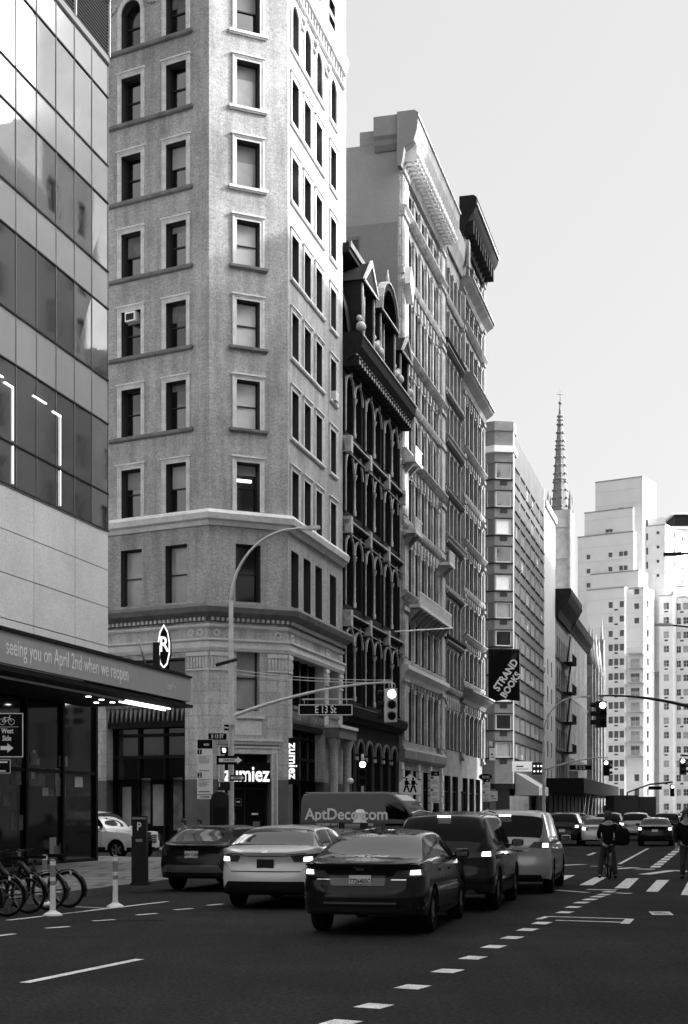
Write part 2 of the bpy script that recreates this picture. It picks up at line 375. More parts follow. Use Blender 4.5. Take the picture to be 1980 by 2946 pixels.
def wins(root, items):
    """items: (area key, callable) – first 100 by size as parts"""
    for it in items: it()
def cornice(mb, F, u0, u1, prof, m, ends=True, mend=None):
    """extruded moulding: prof = list of (w, z) outline from wall bottom to wall top"""
    p = [(0.0, prof[0][1])]+list(prof)+[(0.0, prof[-1][1])]
    p = [(w+0.002, z) for w, z in p]
    for i in range(len(p)-1):
        (w0, z0), (w1, z1) = p[i], p[i+1]
        mb.face([F.P(u0, w0, z0), F.P(u1, w0, z0), F.P(u1, w1, z1), F.P(u0, w1, z1)], m)
    if ends:
        for u in (u0, u1): mb.face([F.P(u, w, z) for w, z in p], mend or m)
def cornice_path(mb, pts, prof, m):
    """moulding swept along a polyline of plan points with mitred corners; outward = left of travel reversed via normals given"""
    n = len(pts); nr = []
    for i in range(n-1):
        d = (Vector(pts[i+1])-Vector(pts[i])).normalized(); nr.append(Vector((d.y, -d.x)))
    mit = []
    for i in range(n):
        if i == 0: mit.append(nr[0])
        elif i == n-1: mit.append(nr[-1])
        else:
            v = (nr[i-1]+nr[i]); v.normalize(); mit.append(v/ max(.2, v.dot(nr[i])))
    pr = [(0.002, prof[0][1])]+list(prof)+[(0.002, prof[-1][1])]
    for i in range(n-1):
        for j in range(len(pr)-1):
            (w0, z0), (w1, z1) = pr[j], pr[j+1]
            q = []
            for (k, w, z) in ((i, w0, z0), (i+1, w0, z0), (i+1, w1, z1), (i, w1, z1)):
                c = Vector(pts[k])+mit[k]*w; q.append((c.x, c.y, z))
            mb.face(q, m)
    for k in (0, n-1): mb.face([((Vector(pts[k])+mit[k]*w).x, (Vector(pts[k])+mit[k]*w).y, z) for w, z in pr], m)
# ------------------------------------------------------------ the setting: road, sidewalks, markings
def slab(name, poly, z1, m, z0=-0.3, side=None):
    mb = MB(); n = len(poly)
    mb.face([(p[0], p[1], z1) for p in poly], m, uv=[(p[0], p[1]) for p in poly])
    for i in range(n):
        a, b = poly[i], poly[(i+1) % n]
        mb.face([(a[0], a[1], z0), (b[0], b[1], z0), (b[0], b[1], z1), (a[0], a[1], z1)], side or m)
    return tag(mb.build(name), kind='structure')
mb = MB(); N_ = 24
mb.face([(-1500, -400, 0), (1500, -400, 0), (1500, 2600, 0), (-1500, 2600, 0)], asphalt)
tag(mb.build('road'), kind='structure')
mv = lambda p, a: Vector(p)+Vector(NL)*a
# 13th St north kerb line: NL offset 12.6 from chamfer corner A plane; south kerb: 4.0
def on13(m_, a): q = A+NL*m_+VL*a; return (q.x, q.y)
def isect(m_, wR):   # intersection of 13th line (offset m_) with Broadway line (offset wR)
    # A+NL*m+VL*a = B+U*t+NR*w
    M = Matrix(((VL.x, -U.x), (VL.y, -U.y))); rhs = (B+NR*wR)-(A+NL*m_)
    a, t = M.inverted() @ rhs
    return a, t
KN = 6.6       # kerb offset from the facade line north of 13th
a0, t0 = isect(12.4, KN)
cr = BW(t0-5.0, KN); crs = BW(t0, KN)
pts = [BW(-75, KN), cr]
for i in range(1, 8):
    s_ = i/8.0; p0 = Vector(cr[:2]); p1 = Vector(crs[:2]); p2 = Vector(on13(12.4, a0+5.0)); q = p0*(1-s_)**2+p1*2*s_*(1-s_)+p2*s_*s_; pts.append(q)
pts += [on13(12.4, a0+5.0), on13(12.4, 90), on13(30, 130), (-90, -10), (-60, -30)]
pts = [(p[0], p[1]) for p in pts]
slab('sidewalk', pts, 0.15, concrete, side=kerbm)
KS = 5.2
a1, t1 = isect(4.0, KS)
pts = [on13(4.0, 90), on13(4.0, a1+4.5)]
p0 = Vector(on13(4.0, a1+4.5)); p1 = Vector(BW(t1, KS)[:2]); p2 = Vector(BW(t1+4.5, KS)[:2])
for i in range(1, 8): s_ = i/8.0; q = p0*(1-s_)**2+p1*2*s_*(1-s_)+p2*s_*s_; pts.append((q.x, q.y))
T12 = 57.5
pts += [BW(t1+4.5, KS), BW(T12, KS), BW(T12, -90)]
slab('sidewalk', [(p[0], p[1]) for p in pts], 0.15, concrete, side=kerbm)
slab('sidewalk', [(p[0], p[1]) for p in (BW(T12+13, KS), BW(300, KS), BW(300, -90), BW(T12+13, -90))], 0.15, concrete, side=kerbm)
WFAC = 24.5   # west facade line offset
slab('sidewalk', [(p[0], p[1]) for p in (BW(-80, WFAC-4.5), BW(-80, 60), BW(-16, 60), BW(-16, WFAC-4.5))], 0.15, concrete, side=kerbm)
slab('sidewalk', [(p[0], p[1]) for p in (BW(0, WFAC-4.5), BW(0, 60), BW(58, 60), BW(58, WFAC-4.5))], 0.15, concrete, side=kerbm)

def mark(name, polys, z=0.004, m=paint_w):
    mb = MB()
    for p in polys: mb.face([(G(x, y).x, G(x, y).y, z) for x, y in p], m)
    return tag(mb.build(name), kind='structure')
def strip(a, b, w0, w1=None):
    """ground stripe between two photo points with a metric width"""
    p, q = G(*a), G(*b); d = (q-p); d.z = 0; d.normalize(); n = Vector((d.y, -d.x, 0)); w1 = w1 or w0
    return [tuple(p+n*w0/2), tuple(q+n*w1/2), tuple(q-n*w1/2), tuple(p-n*w0/2)]
def marks(name, quads, z=0.004, m=paint_w):
    mb = MB()
    for p in quads: mb.face([(x, y, z) for x, y, _ in p], m)
    return tag(mb.build(name), kind='structure')
marks('lane_marking', [strip((71, 2828), (402, 2760), 0.12)])
dq = [((-60, 2700), (42, 2687)), ((132, 2671), (199, 2666)), ((268, 2650), (330, 2646)), ((395, 2633), (451, 2628)), ((502, 2618), (554, 2614)), ((597, 2605), (641, 2601))]
marks('lane_marking', [strip(a, b, 0.11) for a, b in dq])
marks('parking_lane_line', [strip((22, 2648), (482, 2594), 0.10), strip((60, 2645), (300, 2614), 0.05)])
marks('parking_lane_line', [strip((219, 2610), (312, 2614), 0.07)], z=0.008)
marks('lane_marking', [strip((x-w, y+h), (x+w, y-h), ww) for x, y, w, h, ww in
      [(981, 2943, 24, 7, .26), (1076, 2895, 22, 6, .26), (1187, 2840, 20, 5.5, .26), (1288, 2794, 18, 5, .26), (1361, 2756, 15, 4.5, .24), (1421, 2724, 13, 4, .24), (1474, 2698, 12, 3.6, .24),
       (1518, 2675, 11, 3.4, .24), (1559, 2656, 10, 3.2, .24), (1625, 2625, 9, 2.6, .24), (1650, 2610, 8, 2.2, .24), (1674, 2597, 8, 2.1, .24), (1698, 2588, 8, 2, .24), (1719, 2580, 7, 1.8, .24), (1737, 2574, 7, 1.7, .24), (1752, 2566, 7, 1.7, .24)]])
mark('crosswalk', [[(1666, 2547), (1706, 2547), (1746, 2524), (1712, 2524)], [(1768, 2556), (1809, 2556), (1838, 2527), (1803, 2527)],
                   [(1859, 2565), (1893, 2566), (1926, 2532), (1890, 2532)], [(1959, 2575), (2000, 2577), (2012, 2537), (1979, 2537)], [(1570, 2540), (1605, 2540), (1655, 2518), (1625, 2518)]])
marks('stop_line', [strip((1600, 2561), (1690, 2568), 0.18), strip((1690, 2559), (1774, 2561), 0.3), strip((1772, 2569), (1814, 2571), 0.22)])
marks('crosswalk', [strip((1560, 2492), (1679, 2487), 0.35), strip((1700, 2492), (1790, 2494), .25), strip((1770, 2500), (1830, 2496), 0.35), strip((1828, 2500), (1882, 2501), 0.45), strip((1854, 2516), (1932, 2505), 0.35), strip((1930, 2504), (1990, 2508), 0.35)])
marks('lane_marking', [strip((1782, 2486), (1865, 2441), 0.12)]+[strip((1884+i*9.2, 2496-i*7.1), (1890+i*9.2, 2491-i*7.1), .30) for i in range(11)]+[strip((1692, 2461), (1712, 2453), .16), strip((1795, 2424), (1808, 2419), .2)])
marks('utility_outline', [strip((1549, 2646), (1575, 2638), .10), strip((1575, 2638), (1812, 2645), .12), strip((1600, 2649), (1796, 2655), .12), strip((1798, 2659), (1812, 2645), .14)], z=0.009)
marks('road_patch', [[tuple(G(1330, 2655)), tuple(G(1560, 2637)), tuple(G(2300, 2660)), tuple(G(2300, 2680)), tuple(G(1900, 2672)), tuple(G(1500, 2662))]], z=0.002, m=asph_dark)
marks('lane_marking', [strip((1884, 2627), (1918, 2630), .22), strip((1896, 2624), (1908, 2634), .35)], z=0.010)

# ------------------------------------------------------------ corner office building
def floors_common():
    pass
b1 = thing('office_building', (B.x, B.y, 0), 'tall pale brick building with a cut-off corner and rows of framed sash windows', 'building')
ZR = [(36.9, 39.1), (33.5, 35.6), (29.9, 32.0), (26.35, 28.4), (22.7, 24.8), (19.0, 21.2), (15.3, 17.5)]
Z8 = (11.2, 13.8)
LU = [1.78, 4.3, 6.9, 9.5, 12.2, 15.0]; CU = [1.86]; RU = [1.15, 3.2, 5.25, 7.95]
DEP = 0.42
mb = MB(); WW = 1.12
zbot, ztop = 11.05, 41.0
def holes(us, arch_top):
    h = []
    for u in us:
        for i, (a, b) in enumerate(ZR): h.append((u-WW/2, u+WW/2, a, b, arch_top and i == 0))
        h.append((u-WW/2-.04, u+WW/2+.04, Z8[0], Z8[1]))
    return h
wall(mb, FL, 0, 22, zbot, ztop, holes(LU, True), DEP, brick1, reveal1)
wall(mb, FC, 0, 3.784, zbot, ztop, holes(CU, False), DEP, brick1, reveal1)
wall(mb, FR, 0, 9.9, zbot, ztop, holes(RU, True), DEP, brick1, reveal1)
# back and roof
bk = [FR.P(9.9, 0, 0)[:2], FR.P(9.9, -20, 0)[:2], FL.P(22, 0, 0)[:2]]
for i in (0, 1): mb.face([(bk[i][0], bk[i][1], 0), (bk[i+1][0], bk[i+1][1], 0), (bk[i+1][0], bk[i+1][1], ztop), (bk[i][0], bk[i][1], ztop)], side3)
mb.face([(x, y, ztop) for x, y in [FL.P(22, 0, 0)[:2], tuple(A), tuple(B), bk[0], bk[1]]], side3)
# ground and mezzanine stages, piers in plane
gl = [(1.3, 5.75, 0.15, 8.7), (7.0, 11.5, 0.15, 8.7), (12.6, 17, .15, 8.7)]
gc = [(0.72, 2.95, 0.15, 4.35), (1.3, 2.42, 6.3, 9.35)]
gr = [(0.75, 6.35, 0.5, 9.0), (7.15, 9.05, 0.5, 9.0)]
wall(mb, FL, 0, 22, 3.2, zbot, [g if g[2] > 3.2 else (g[0], g[1], 3.2, g[3]) for g in gl], 0.7, stone1, stone1)
wall(mb, FC, 0, 3.784, 3.2, zbot, [(g[0], g[1], max(g[2], 3.2), g[3]) for g in gc], 0.5, stone1, stone1)
wall(mb, FR, 0, 9.9, 3.2, zbot, [(g[0], g[1], 3.2, g[3]) for g in gr], 0.7, stone1, stone1)
wall(mb, FL, 0, 22, 0, 3.2, [(g[0], g[1], g[2], 3.2) for g in gl], 0.7, base1, base1)
wall(mb, FC, 0, 3.784, 0, 3.2, [(gc[0][0], gc[0][1], gc[0][2], 3.2)], 0.5, base1, base1)
wall(mb, FR, 0, 9.9, 0, 3.2, [(g[0], g[1], g[2], 3.2) for g in gr], 0.7, base1, base1)
mb.build('wall', b1)
plan = [FL.P(22, 0, 0)[:2], tuple(A), tuple(B), FR.P(9.9, 0, 0)[:2]]
# belts and cornices
mb = MB(); cornice_path(mb, plan, [(0.10, 14.55), (0.16, 14.75), (0.34, 14.8), (0.40, 15.05), (0.28, 15.22)], trim1); mb.build('belt_course', b1)
mb = MB(); cornice_path(mb, plan, [(0.10, 10.25), (0.14, 10.4), (0.32, 10.52), (0.52, 10.62), (0.60, 10.85), (0.52, 11.0)], trim1d)
for F, u0, u1 in ((FL, 0.1, 20), (FC, .05, 3.7), (FR, .1, 9.8)):
    k = u0
    while k < u1: mb.fbox(F, k, k+.11, 0.005, 0.24, 10.28, 10.42, trim1); k += .24
mb.build('cornice', b1)
mb = MB(); cornice_path(mb, plan, [(0.06, 8.95), (0.12, 9.1), (0.12, 9.35), (0.2, 9.42), (0.2, 9.5)], trim1); cornice_path(mb, plan, [(0.05, 9.98), (0.10, 10.05), (0.10, 10.14)], trim1); mb.build('entablature', b1)
mb = MB()
for F, us in ((FL, (.45, .95)), (FC, (.35, 3.3)), (FR, (.55, .8, 6.6, 6.9, 9.3, 9.6))):
    for u in us:
        mb.cut()
        for i in range(12):
            t0, t1 = 2*math.pi*i/12, 2*math.pi*(i+1)/12
            q = [(u+r*math.cos(t), 9.76+r*math.sin(t)) for r, t in ((.09, t0), (.16, t0), (.16, t1), (.09, t1))]
            mb.prism([F.P(x, 0.003, z) for x, z in q], tuple(F.n*0.05)+(0,), trim1)
mb.build('medallion', b1)
mb = MB()     # pilaster capitals with carved bands
for F, spans in ((FL, [(0, 1.25), (5.8, 6.9)]), (FC, [(0.0, .95), (2.75, 3.78)]), (FR, [(0, .7), (6.4, 7.1), (9.1, 9.9)])):
    for a, b in spans:
        mb.cut()
        mb.fbox(F, a+.03, b-.03, 0.004, .07, 8.72, 8.9, trim1); mb.fbox(F, a+.03, b-.03, 0.004, .06, 8.08, 8.16, trim1)
        k = a+.08
        while k < b-.12:
            mb.fbox(F, k, k+.09, 0.005, .05, 8.2, 8.68, trim1); mb.fbox(F, k+.02, k+.07, 0.05, .08, 8.3, 8.56, trim1); k += .16
mb.build('capital', b1)
mb = MB(); cornice_path(mb, plan, [(0.05, 40.2), (0.2, 40.3), (0.28, 40.6), (0.36, 40.9), (0.32, 41.1)], stone1)
cornice_path(mb, plan, [(0.05, 39.55), (0.14, 39.62), (0.14, 39.72)], stone1)
for F, u1 in ((FL, 20), (FC, 3.7), (FR, 9.8)):
    k = .15
    while k < u1:
        mb.fbox(F, k, k+.16, 0.004, .12, 39.75, 40.19, stone1); mb.fbox(F, k+.22, k+.4, 0.004, .06, 39.82, 40.1, stone1); k += .5
mb.build('roof_cornice', b1)
# carved swags between the arched top windows
mb = MB()
for F, us in ((FL, [(LU[i]+LU[i+1])/2 for i in range(3)]+[.7]), (FR, [(RU[i]+RU[i+1])/2 for i in range(3)])):
    for u in us:
        mb.cut()
        for q in range(9):
            t = math.pi*q/8; mb.ball(F.P(u+.42*math.cos(t), .05, 39.0-.3*math.sin(t)), .09, stone1, 8)
        mb.ball(F.P(u, .08, 39.05), .2, stone1, 10)
mb.build('carved_swag', b1)
for F, us in ((FL, LU), (FC, CU), (FR, RU)):
    for ui, u in enumerate(us):
        if F is FL and u > 7.5: continue
        for i, (a, b) in enumerate(ZR):
            arch = i == 0 and F is not FC
            pane = pane_d
            if F is FC: pane = [pane_d, pane_m, pane_m, blind, blind, blind, pane_d][i]  # white blinds here stand in for sky mirrored in the chamfer panes
            elif F is FR: pane = pane_g if (i*3+ui) % 4 else pane_m
            elif F is FL: pane = [pane_d, pane_g, pane_g, pane_g, pane_d, pane_d, pane_d][i]
            o = place_win(b1, F, u, a, WW, b-a, DEP, 'plain' if (F is FC and i in (1, 2)) else 'sash', arch, pane)
            if pane is not blind and random.random() < .55:
                bh = random.choice([.25, .4, .55, .7, .9])*(b-a)*.5; bb = MB(); bb.box((-WW/2+.06, -.057, b-a-.06-bh-(.3 if arch else 0)), (WW/2-.06, -.052, b-a-.06-(.3 if arch else 0)), random.choice([pale8, signgrey, blind, interior_l]) if F is not FC else signgrey); bo = bb.build('blind', o, world=False)
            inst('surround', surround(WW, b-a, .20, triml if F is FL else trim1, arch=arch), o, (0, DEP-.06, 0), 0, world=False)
            if i < 6 and not (F is FR): inst('sill', sillmesh(WW+.75, trim1d if (F is FL or i > 2) else trim1), o, (0, DEP-.06, 0), 0, world=False)  # sunlit chamfer rows get pale sills, shaded ones dark: light set by colour
        place_win(b1, F, u, Z8[0], WW+.08, Z8[1]-Z8[0], DEP, 'sash', False, pane_m if (F is FL) else pane_d)
mb = MB()
for (a, b) in ZR[:6]:
    cornice(mb, FL, 0.9, 21, [(.10, a-.19), (.15, a-.14), (.15, a-.02)], trim1d); cornice(mb, FR, .35, 6.2, [(.08, a-.17), (.12, a-.12), (.12, a-.02)], trim1); cornice(mb, FR, 7.2, 8.7, [(.08, a-.17), (.12, a-.12), (.12, a-.02)], trim1)
mb.build('sill_course', b1)
# lit tube seen inside one office, items in windows
mb = MB(); u = CU[0]; mb.fbox(FC, u-.5, u+.28, -.37, -.33, ZR[6][0]+1.38, ZR[6][0]+1.5, led_em); mb.build('ceiling_light', b1)
# big mezzanine window, panel and door of the chamfer
mb = MB(); mb.fquad(FC, 1.3, 2.42, 6.3, 9.35, pane_m, -.45)
for a, b, c, d in ((1.3, 1.38, 6.3, 9.35), (2.34, 2.42, 6.3, 9.35), (1.38, 2.34, 6.3, 6.4), (1.38, 2.34, 7.75, 7.83)): mb.fbox(FC, a, b, -.44, -.36, c, d, frame_d)
mb.build('window', b1)
mb = MB(); mb.fbox(FC, 1.1, 2.62, .003, .10, 5.95, 6.06, trim1); mb.fbox(FC, 1.22, 2.5, .003, .04, 5.2, 5.85, trim1); mb.fbox(FC, .3, 3.5, .003, .22, 4.92, 5.02, trim1); mb.fbox(FC, .35, 3.45, .003, .15, 4.78, 4.9, trim1); mb.fbox(FC, .42, 3.35, .003, .10, 4.6, 4.7, trim1)
for s in (0.42, 2.98): mb.fbox(FC, s, s+.28, .003, .10, .15, 4.58, trim1); mb.fbox(FC, s+.08, s+.2, .1, .14, .3, 4.4, stone1)
mb.fbox(FC, .7, 2.98, .003, .07, 4.36, 4.56, trim1)
mb.build('door_surround', b1)
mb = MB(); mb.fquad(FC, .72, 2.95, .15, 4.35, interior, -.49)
for s in (.74, 1.82, 2.86): mb.fbox(FC, s, s+.06, -.48, -.40, .15, 3.1, metal_d)
mb.fbox(FC, .74, 2.93, -.48, -.41, 2.75, 2.84, metal_d); mb.fbox(FC, 2.2, 2.5, -.46, -.44, 1.6, 1.68, signwhite); mb.fbox(FC, 1.0, 1.4, -.46, -.44, 1.35, 1.7, interior_l); mb.fbox(FC, 2.25, 2.6, -.46, -.44, .9, 1.3, interior_l)
mb.build('door', b1)
# shop glazing on the two streets
random.seed(3)
for F, gs, nm in ((FL, gl, 3), (FR, gr, 4)):
    for a, b, c, d in gs:
        mb = MB(); mb.fquad(F, a, b, c, d, pane_d, -.66)
        n = nm if b-a > 3 else 2
        for i in range(n+1): k = a+(b-a-.1)*i/n; mb.fbox(F, k, k+.1, -.65, -.5, c, d, black)
        for z in (c+.02, 4.2, 5.2): mb.fbox(F, a+.1, b-.1, -.64, -.48, z, z+.14, black)
        mb.fbox(F, a, b, -.6, -.1, 5.6, 6.4, dark2)
        k = a+.05
        while k < b-.2: mb.prism([F.P(k, -.09, 6.5), F.P(k+.2, -.09, 6.5), F.P(k+.1, .0, 5.85)], tuple(F.n*.08)+(0,), stone9); k += .26
        mb.fbox(F, a, b, -.3, .06, 6.5, 6.66, trim1d)
        mb.build('shop_window', b1)
mb = MB()     # window display seen behind the glass on 13th Street
for i, (u, w, z, h, m) in enumerate([(1.9, .5, .9, 2.4, interior_l), (2.75, .8, 1.1, 1.9, pane_m), (3.7, .6, 1.2, 2.1, interior_l), (4.8, .5, .7, 2.2, pane_m)]): mb.cut(); mb.fbox(FL, u, u+w, -.655, -.648, z, z+h, m)
mb.build('window_display', b1)
# boxed column porch on Broadway with free columns
for u in (6.75, 9.45):
    mb = MB(); c = FR.P(u, .35, 0)
    mb.lathe([(.30, .15), (.30, .6), (.22, .7), (.22, 4.9), (.28, 5.1), (.34, 5.3), (.34, 5.45)], stone1, (c[0], c[1], 0), 16); mb.build('column', b1)
mb = MB(); mb.fbox(FR, 6.3, 9.9, .003, .75, 5.45, 5.95, trim1d); mb.fbox(FR, 6.25, 9.9, .003, .85, 5.951, 6.1, trim1); mb.build('porch_beam', b1)
# air conditioners
mb = MB(); a = ZR[4][0]; mb.fbox(FL, 4.02, 4.58, -.3, .12, ZR[4][1]-.5, ZR[4][1]-.06, signwhite); mb.fbox(FL, 4.08, 4.52, .12, .125, ZR[4][1]-.44, ZR[4][1]-.14, metal_d); mb.build('air_conditioner', b1)
mb = MB(); mb.fbox(FR, 7.6, 8.2, -.2, .25, ZR[4][0], ZR[4][0]+.45, metal_g); mb.build('air_conditioner', b1)

# store signs (lit)
s = thing('store_sign', FC.P(1.85, -.2, 3.45), 'black box sign with lit white lowercase store name above the corner door', 'store sign', 'lit store name signs')
mb = MB(); mb.fbox(FC, .5, 3.02, -.32, -.04, 3.02, 3.98, signblack); mb.build('sign_box', s)
textmesh('lettering', 'zumiez', .98, FC.P(1.8, -.03, 3.42), tuple(FC.d)+(0,), tuple(FC.n)+(0,), letter_em, s, bold=.02, sx=.80)
FV = Frame(FR.P(.05, .03, 0)[:2], NR, -U)
s = thing('store_sign', FV.P(.2, 0, 3.4), 'narrow vertical blade sign with lit white store name at the building corner', 'store sign', 'lit store name signs')
mb = MB(); mb.fbox(FV, 0, .42, -.18, 0, 3.0, 5.12, signblack); mb.build('sign_box', s)
textmesh('lettering', 'zumiez', .60, FV.P(.2, .012, 4.06), (0, 0, -1), tuple(FV.n)+(0,), letter_em, s, bold=.012, sx=.98)

# ------------------------------------------------------------ glass cinema building
g1 = thing('glass_building', FR.P(-27, 0, 0), 'glass curtain wall cinema building over grey stone panels, with louvred roof screen', 'building')
mb = MB(); TG = -19.85; Tend = -62.0; ZG = [10.75, 11.95, 14.2, 15.6, 17.9, 19.1, 21.3, 22.5, 24.7, 25.75]
vs = [TG-1.25*i for i in range(1, 34)]
prev = TG
gp = MB(); random.seed(5)
for i, t in enumerate([TG]+vs):
    if i == 0: continue
    for j in range(len(ZG)-1):
        spn = j in (2, 4, 6, 8); m = curt_s if spn else curt_v
        if j in (0, 1): m = curt_d if i > 1 else curt_v
        if j in (3,) and i > 2: m = curt_d
        dz = .05*(random.random()-.5)*0
        gp.face([FR.P(t, random.uniform(-.003, .003), ZG[j]), FR.P(prev, random.uniform(-.003, .003), ZG[j]), FR.P(prev, random.uniform(-.003, .003), ZG[j+1]), FR.P(t, random.uniform(-.003, .003), ZG[j+1])], m)
    prev = t
gp.build('curtain_glass', g1)
mb = MB()
for t in [TG-.02]+vs: mb.fbox(FR, t-.015, t+.015, .008, .02, 10.75, 25.75, mull)
for z in ZG: mb.fbox(FR, Tend, TG, .0085, .035, z-.022, z+.022, metal_d)
mb.build('mullion', g1)
mb = MB(); mb.fbox(FR, Tend, TG, -.25, .05, 25.8, 26.0, mull)
k = 26.05
while k < 27.7: mb.fbox(FR, Tend, TG-.05, -.12, .03, k, k+.05, metal_d); k += .11
for t in [TG-.06-2.5*i for i in range(16)]: mb.fbox(FR, t, t+.06, -.15, .09, 26.0, 27.8, metal_g)
mb.fbox(FR, Tend, TG, -.16, .1, 27.8, 27.9, metal_g); mb.build('louvre_screen', g1)
mb = MB()      # stone clad stage, with joints as gaps
zs = [6.3, 7.05, 8.3, 9.5, 10.7]; ts = [TG, -22.3, -25.0, -27.6, -30.2, -33, -36, -39, -42, -45, -48, -51, -54, -57, -60]
for i in range(len(ts)-1):
    for j in range(4):
        off = -.35 if i == 2 and False else 0
        mb.fbox(FR, ts[i+1]+.015, ts[i]-.015, -.10, 0, zs[j]+.015, zs[j+1]-.015, panelst)
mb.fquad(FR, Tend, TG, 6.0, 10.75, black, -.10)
mb.build('stone_panels', g1)
mb = MB()      # body of the building: north side of 13th Street and far sides
e = FR.P(TG, -.11, 0); e2 = (e[0]+VL.x*26, e[1]+VL.y*26)
for z0_, z1_, m in ((5.1, 26, panelst),): mb.face([(e[0], e[1], z0_), (e2[0], e2[1], z0_), (e2[0], e2[1], z1_), (e[0], e[1], z1_)], m)
f = FR.P(Tend, -.11, 0); f2 = FR.P(Tend, -26, 0)
mb.face([(e[0], e[1], 25.9), (e2[0], e2[1], 25.9), (f2[0], f2[1], 25.9), (f[0], f[1], 25.9)], black)
mb.face([(f[0], f[1], 0), (f2[0], f2[1], 0), (f2[0], f2[1], 26), (f[0], f[1], 26)], panelst)
mb.build('wall', g1)
# lit strips inside the double height glass
mb = MB()
for t in (-23.35, -26.3):
    mb.cut(); mb.fbox(FR, t-.01, t+.025, .022, .03, 10.85, 11.9, led_em); mb.fbox(FR, t-.01, t+.025, .022, .03, 12.05, 13.55, led_em); mb.fbox(FR, t-.5, t+.02, .022, .03, 13.5, 13.55, led_em)
for t in (-25.0, -27.6): mb.cut(); mb.fbox(FR, t-.1, t+.75, .022, .03, 13.62, 13.66, led_em)
mb.build('light_strip', g1)
# ground floor glazing
q = -.45
mb = MB(); mb.fquad(FR, Tend, TG, 0, 5.2, pane_d, q)
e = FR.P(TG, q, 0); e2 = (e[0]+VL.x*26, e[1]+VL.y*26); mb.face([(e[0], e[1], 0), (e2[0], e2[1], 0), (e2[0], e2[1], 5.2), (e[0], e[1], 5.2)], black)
for t in [TG-.14-2.4*i for i in range(12)]: mb.fbox(FR, t, t+.14, q+.004, q+.1, 0.15, 5.1, black)
for z in (.15, 2.9): mb.fbox(FR, Tend, TG-.15, q+.003, q+.07, z, z+.1, black)
mb.build('shop_window', g1)
mb = MB()
random.seed(11)
for i in range(26):
    mb.cut(); t = -20.6-random.random()*6.8; z = random.choice([.4, 1.2, 1.9, 2.2, 2.5, 3.1]); w = random.uniform(.15, .7); h = random.uniform(.15, .6)
    mb.fbox(FR, t-w, t, q+.002, q+.003+.0004*i, z, z+h, interior_l if i % 3 else pane_m)
mb.build('window_display', g1)
# canopy with running-text fascia
TC = -21.35
mb = MB(); mb.fbox(FR, Tend, TC, 3.25, 3.40, 5.08, 5.80, fascia); mb.fbox(FR, Tend, TC, -.1, 3.24, 5.86, 5.95, black); mb.fbox(FR, Tend, TC+.02, 3.2, 3.44, 5.81, 5.86, black)
mb.fbox(FR, Tend, TC, -.1, 3.24, 5.0, 5.07, black); mb.fbox(FR, TC-.12, TC, -.1, 3.24, 5.08, 5.80, black)
mb.fbox(FR, Tend, TC+.03, 2.9, 3.46, 4.90, 4.99, black)
can = mb.build('canopy', g1)
def put(mb_, name): return mb_.build(name, can)
mb = MB(); mb.fbox(FR, -24.9, TC-.1, 2.74, 2.78, 4.86, 4.90, led_em); mb.fbox(FR, -24.9, TC-.1, 2.58, 2.62, 4.82, 4.86, led_em); mb.fbox(FR, Tend, -24.95, 2.7, 2.8, 4.86, 4.90, panelst); put(mb, 'light_strip')
for t, w in ((-25.0, 1.7), (-23.9, 1.6), (-22.9, 1.5), (-22.95, 1.0)):
    mb = MB(); mb.lathe([(.001, 4.985), (.075, 4.985), (.075, 4.999)], lamp_em, (FR.P(t, w, 0)[0], FR.P(t, w, 0)[1], 0), 12); put(mb, 'downlight')
rt = tuple(U)+(0,)
textmesh('running_text', 'seeing you on April 2nd when we reopen', .56, FR.P(FR.u(16, 3.4), 3.406, 5.46), rt, tuple(NR)+(0,), signwhite, can, align='LEFT', bold=.0, sx=.74)
textmesh('running_text', 'Look for', .38, FR.P(FR.u(478, 3.4), 3.406, 5.40), rt, tuple(NR)+(0,), panelst, can, align='LEFT', bold=-.002, sx=.58)
# R sign on canopy roof
s = thing('cinema_sign', FR.P(-22.6, 2.6, 5.95), 'elongated black octagonal blade sign with lit letter R standing on the canopy', 'sign')
FS = Frame(FR.P(FR.u(472, 2.3), 2.3, 0)[:2], Vector((1, 0)), Vector((-.17, -1)))
mb = MB(); ol = [(0, 1.22), (.15, 1.02), (.22, .72), (.22, .40), (.13, .10), (0, -.02), (-.13, .10), (-.22, .40), (-.22, .72), (-.15, 1.02)]
ol = [(x*.86, z*1.12) for x, z in ol]
zb = CH+(HY-1922)/FPX*FS.O.y; ce = .6*1.12
mb.prism([FS.P(x, 0, zb+z) for x, z in ol], tuple(FS.n*-.16)+(0,), signblack); mb.build('sign_box', s)
mb = MB()
for i in range(len(ol)):
    a, b = ol[i], ol[(i+1) % len(ol)]; k = .90
    mb.prism([FS.P(x, .003, zb+z) for x, z in (a, b, (b[0]*(k-.1), ce+(b[1]-ce)*k), (a[0]*(k-.1), ce+(a[1]-ce)*k))], tuple(FS.n*.02)+(0,), letter_em)
mb.build('lit_border', s)
textmesh('lettering', 'R', .66, FS.P(0, .01, zb+.72), tuple(FS.d)+(0,), tuple(FS.n)+(0,), letter_em, s, bold=.012, sx=.75)
mb = MB(); mb.tube([FR.P(-23.5, 2.6, 6.75), FR.P(-22.9, 2.6, 5.97)], .035, metal_g, 8); mb.build('brace', s)
mb = MB(); mb.fbox(FR, -21.7, -21.6, 2.3, 2.5, 5.96, 6.9, metal_d); mb.fbox(FR, -21.71, -21.69, 2.52, 2.53, 6.5, 6.8, letter_em); mb.build('bracket_post', s)

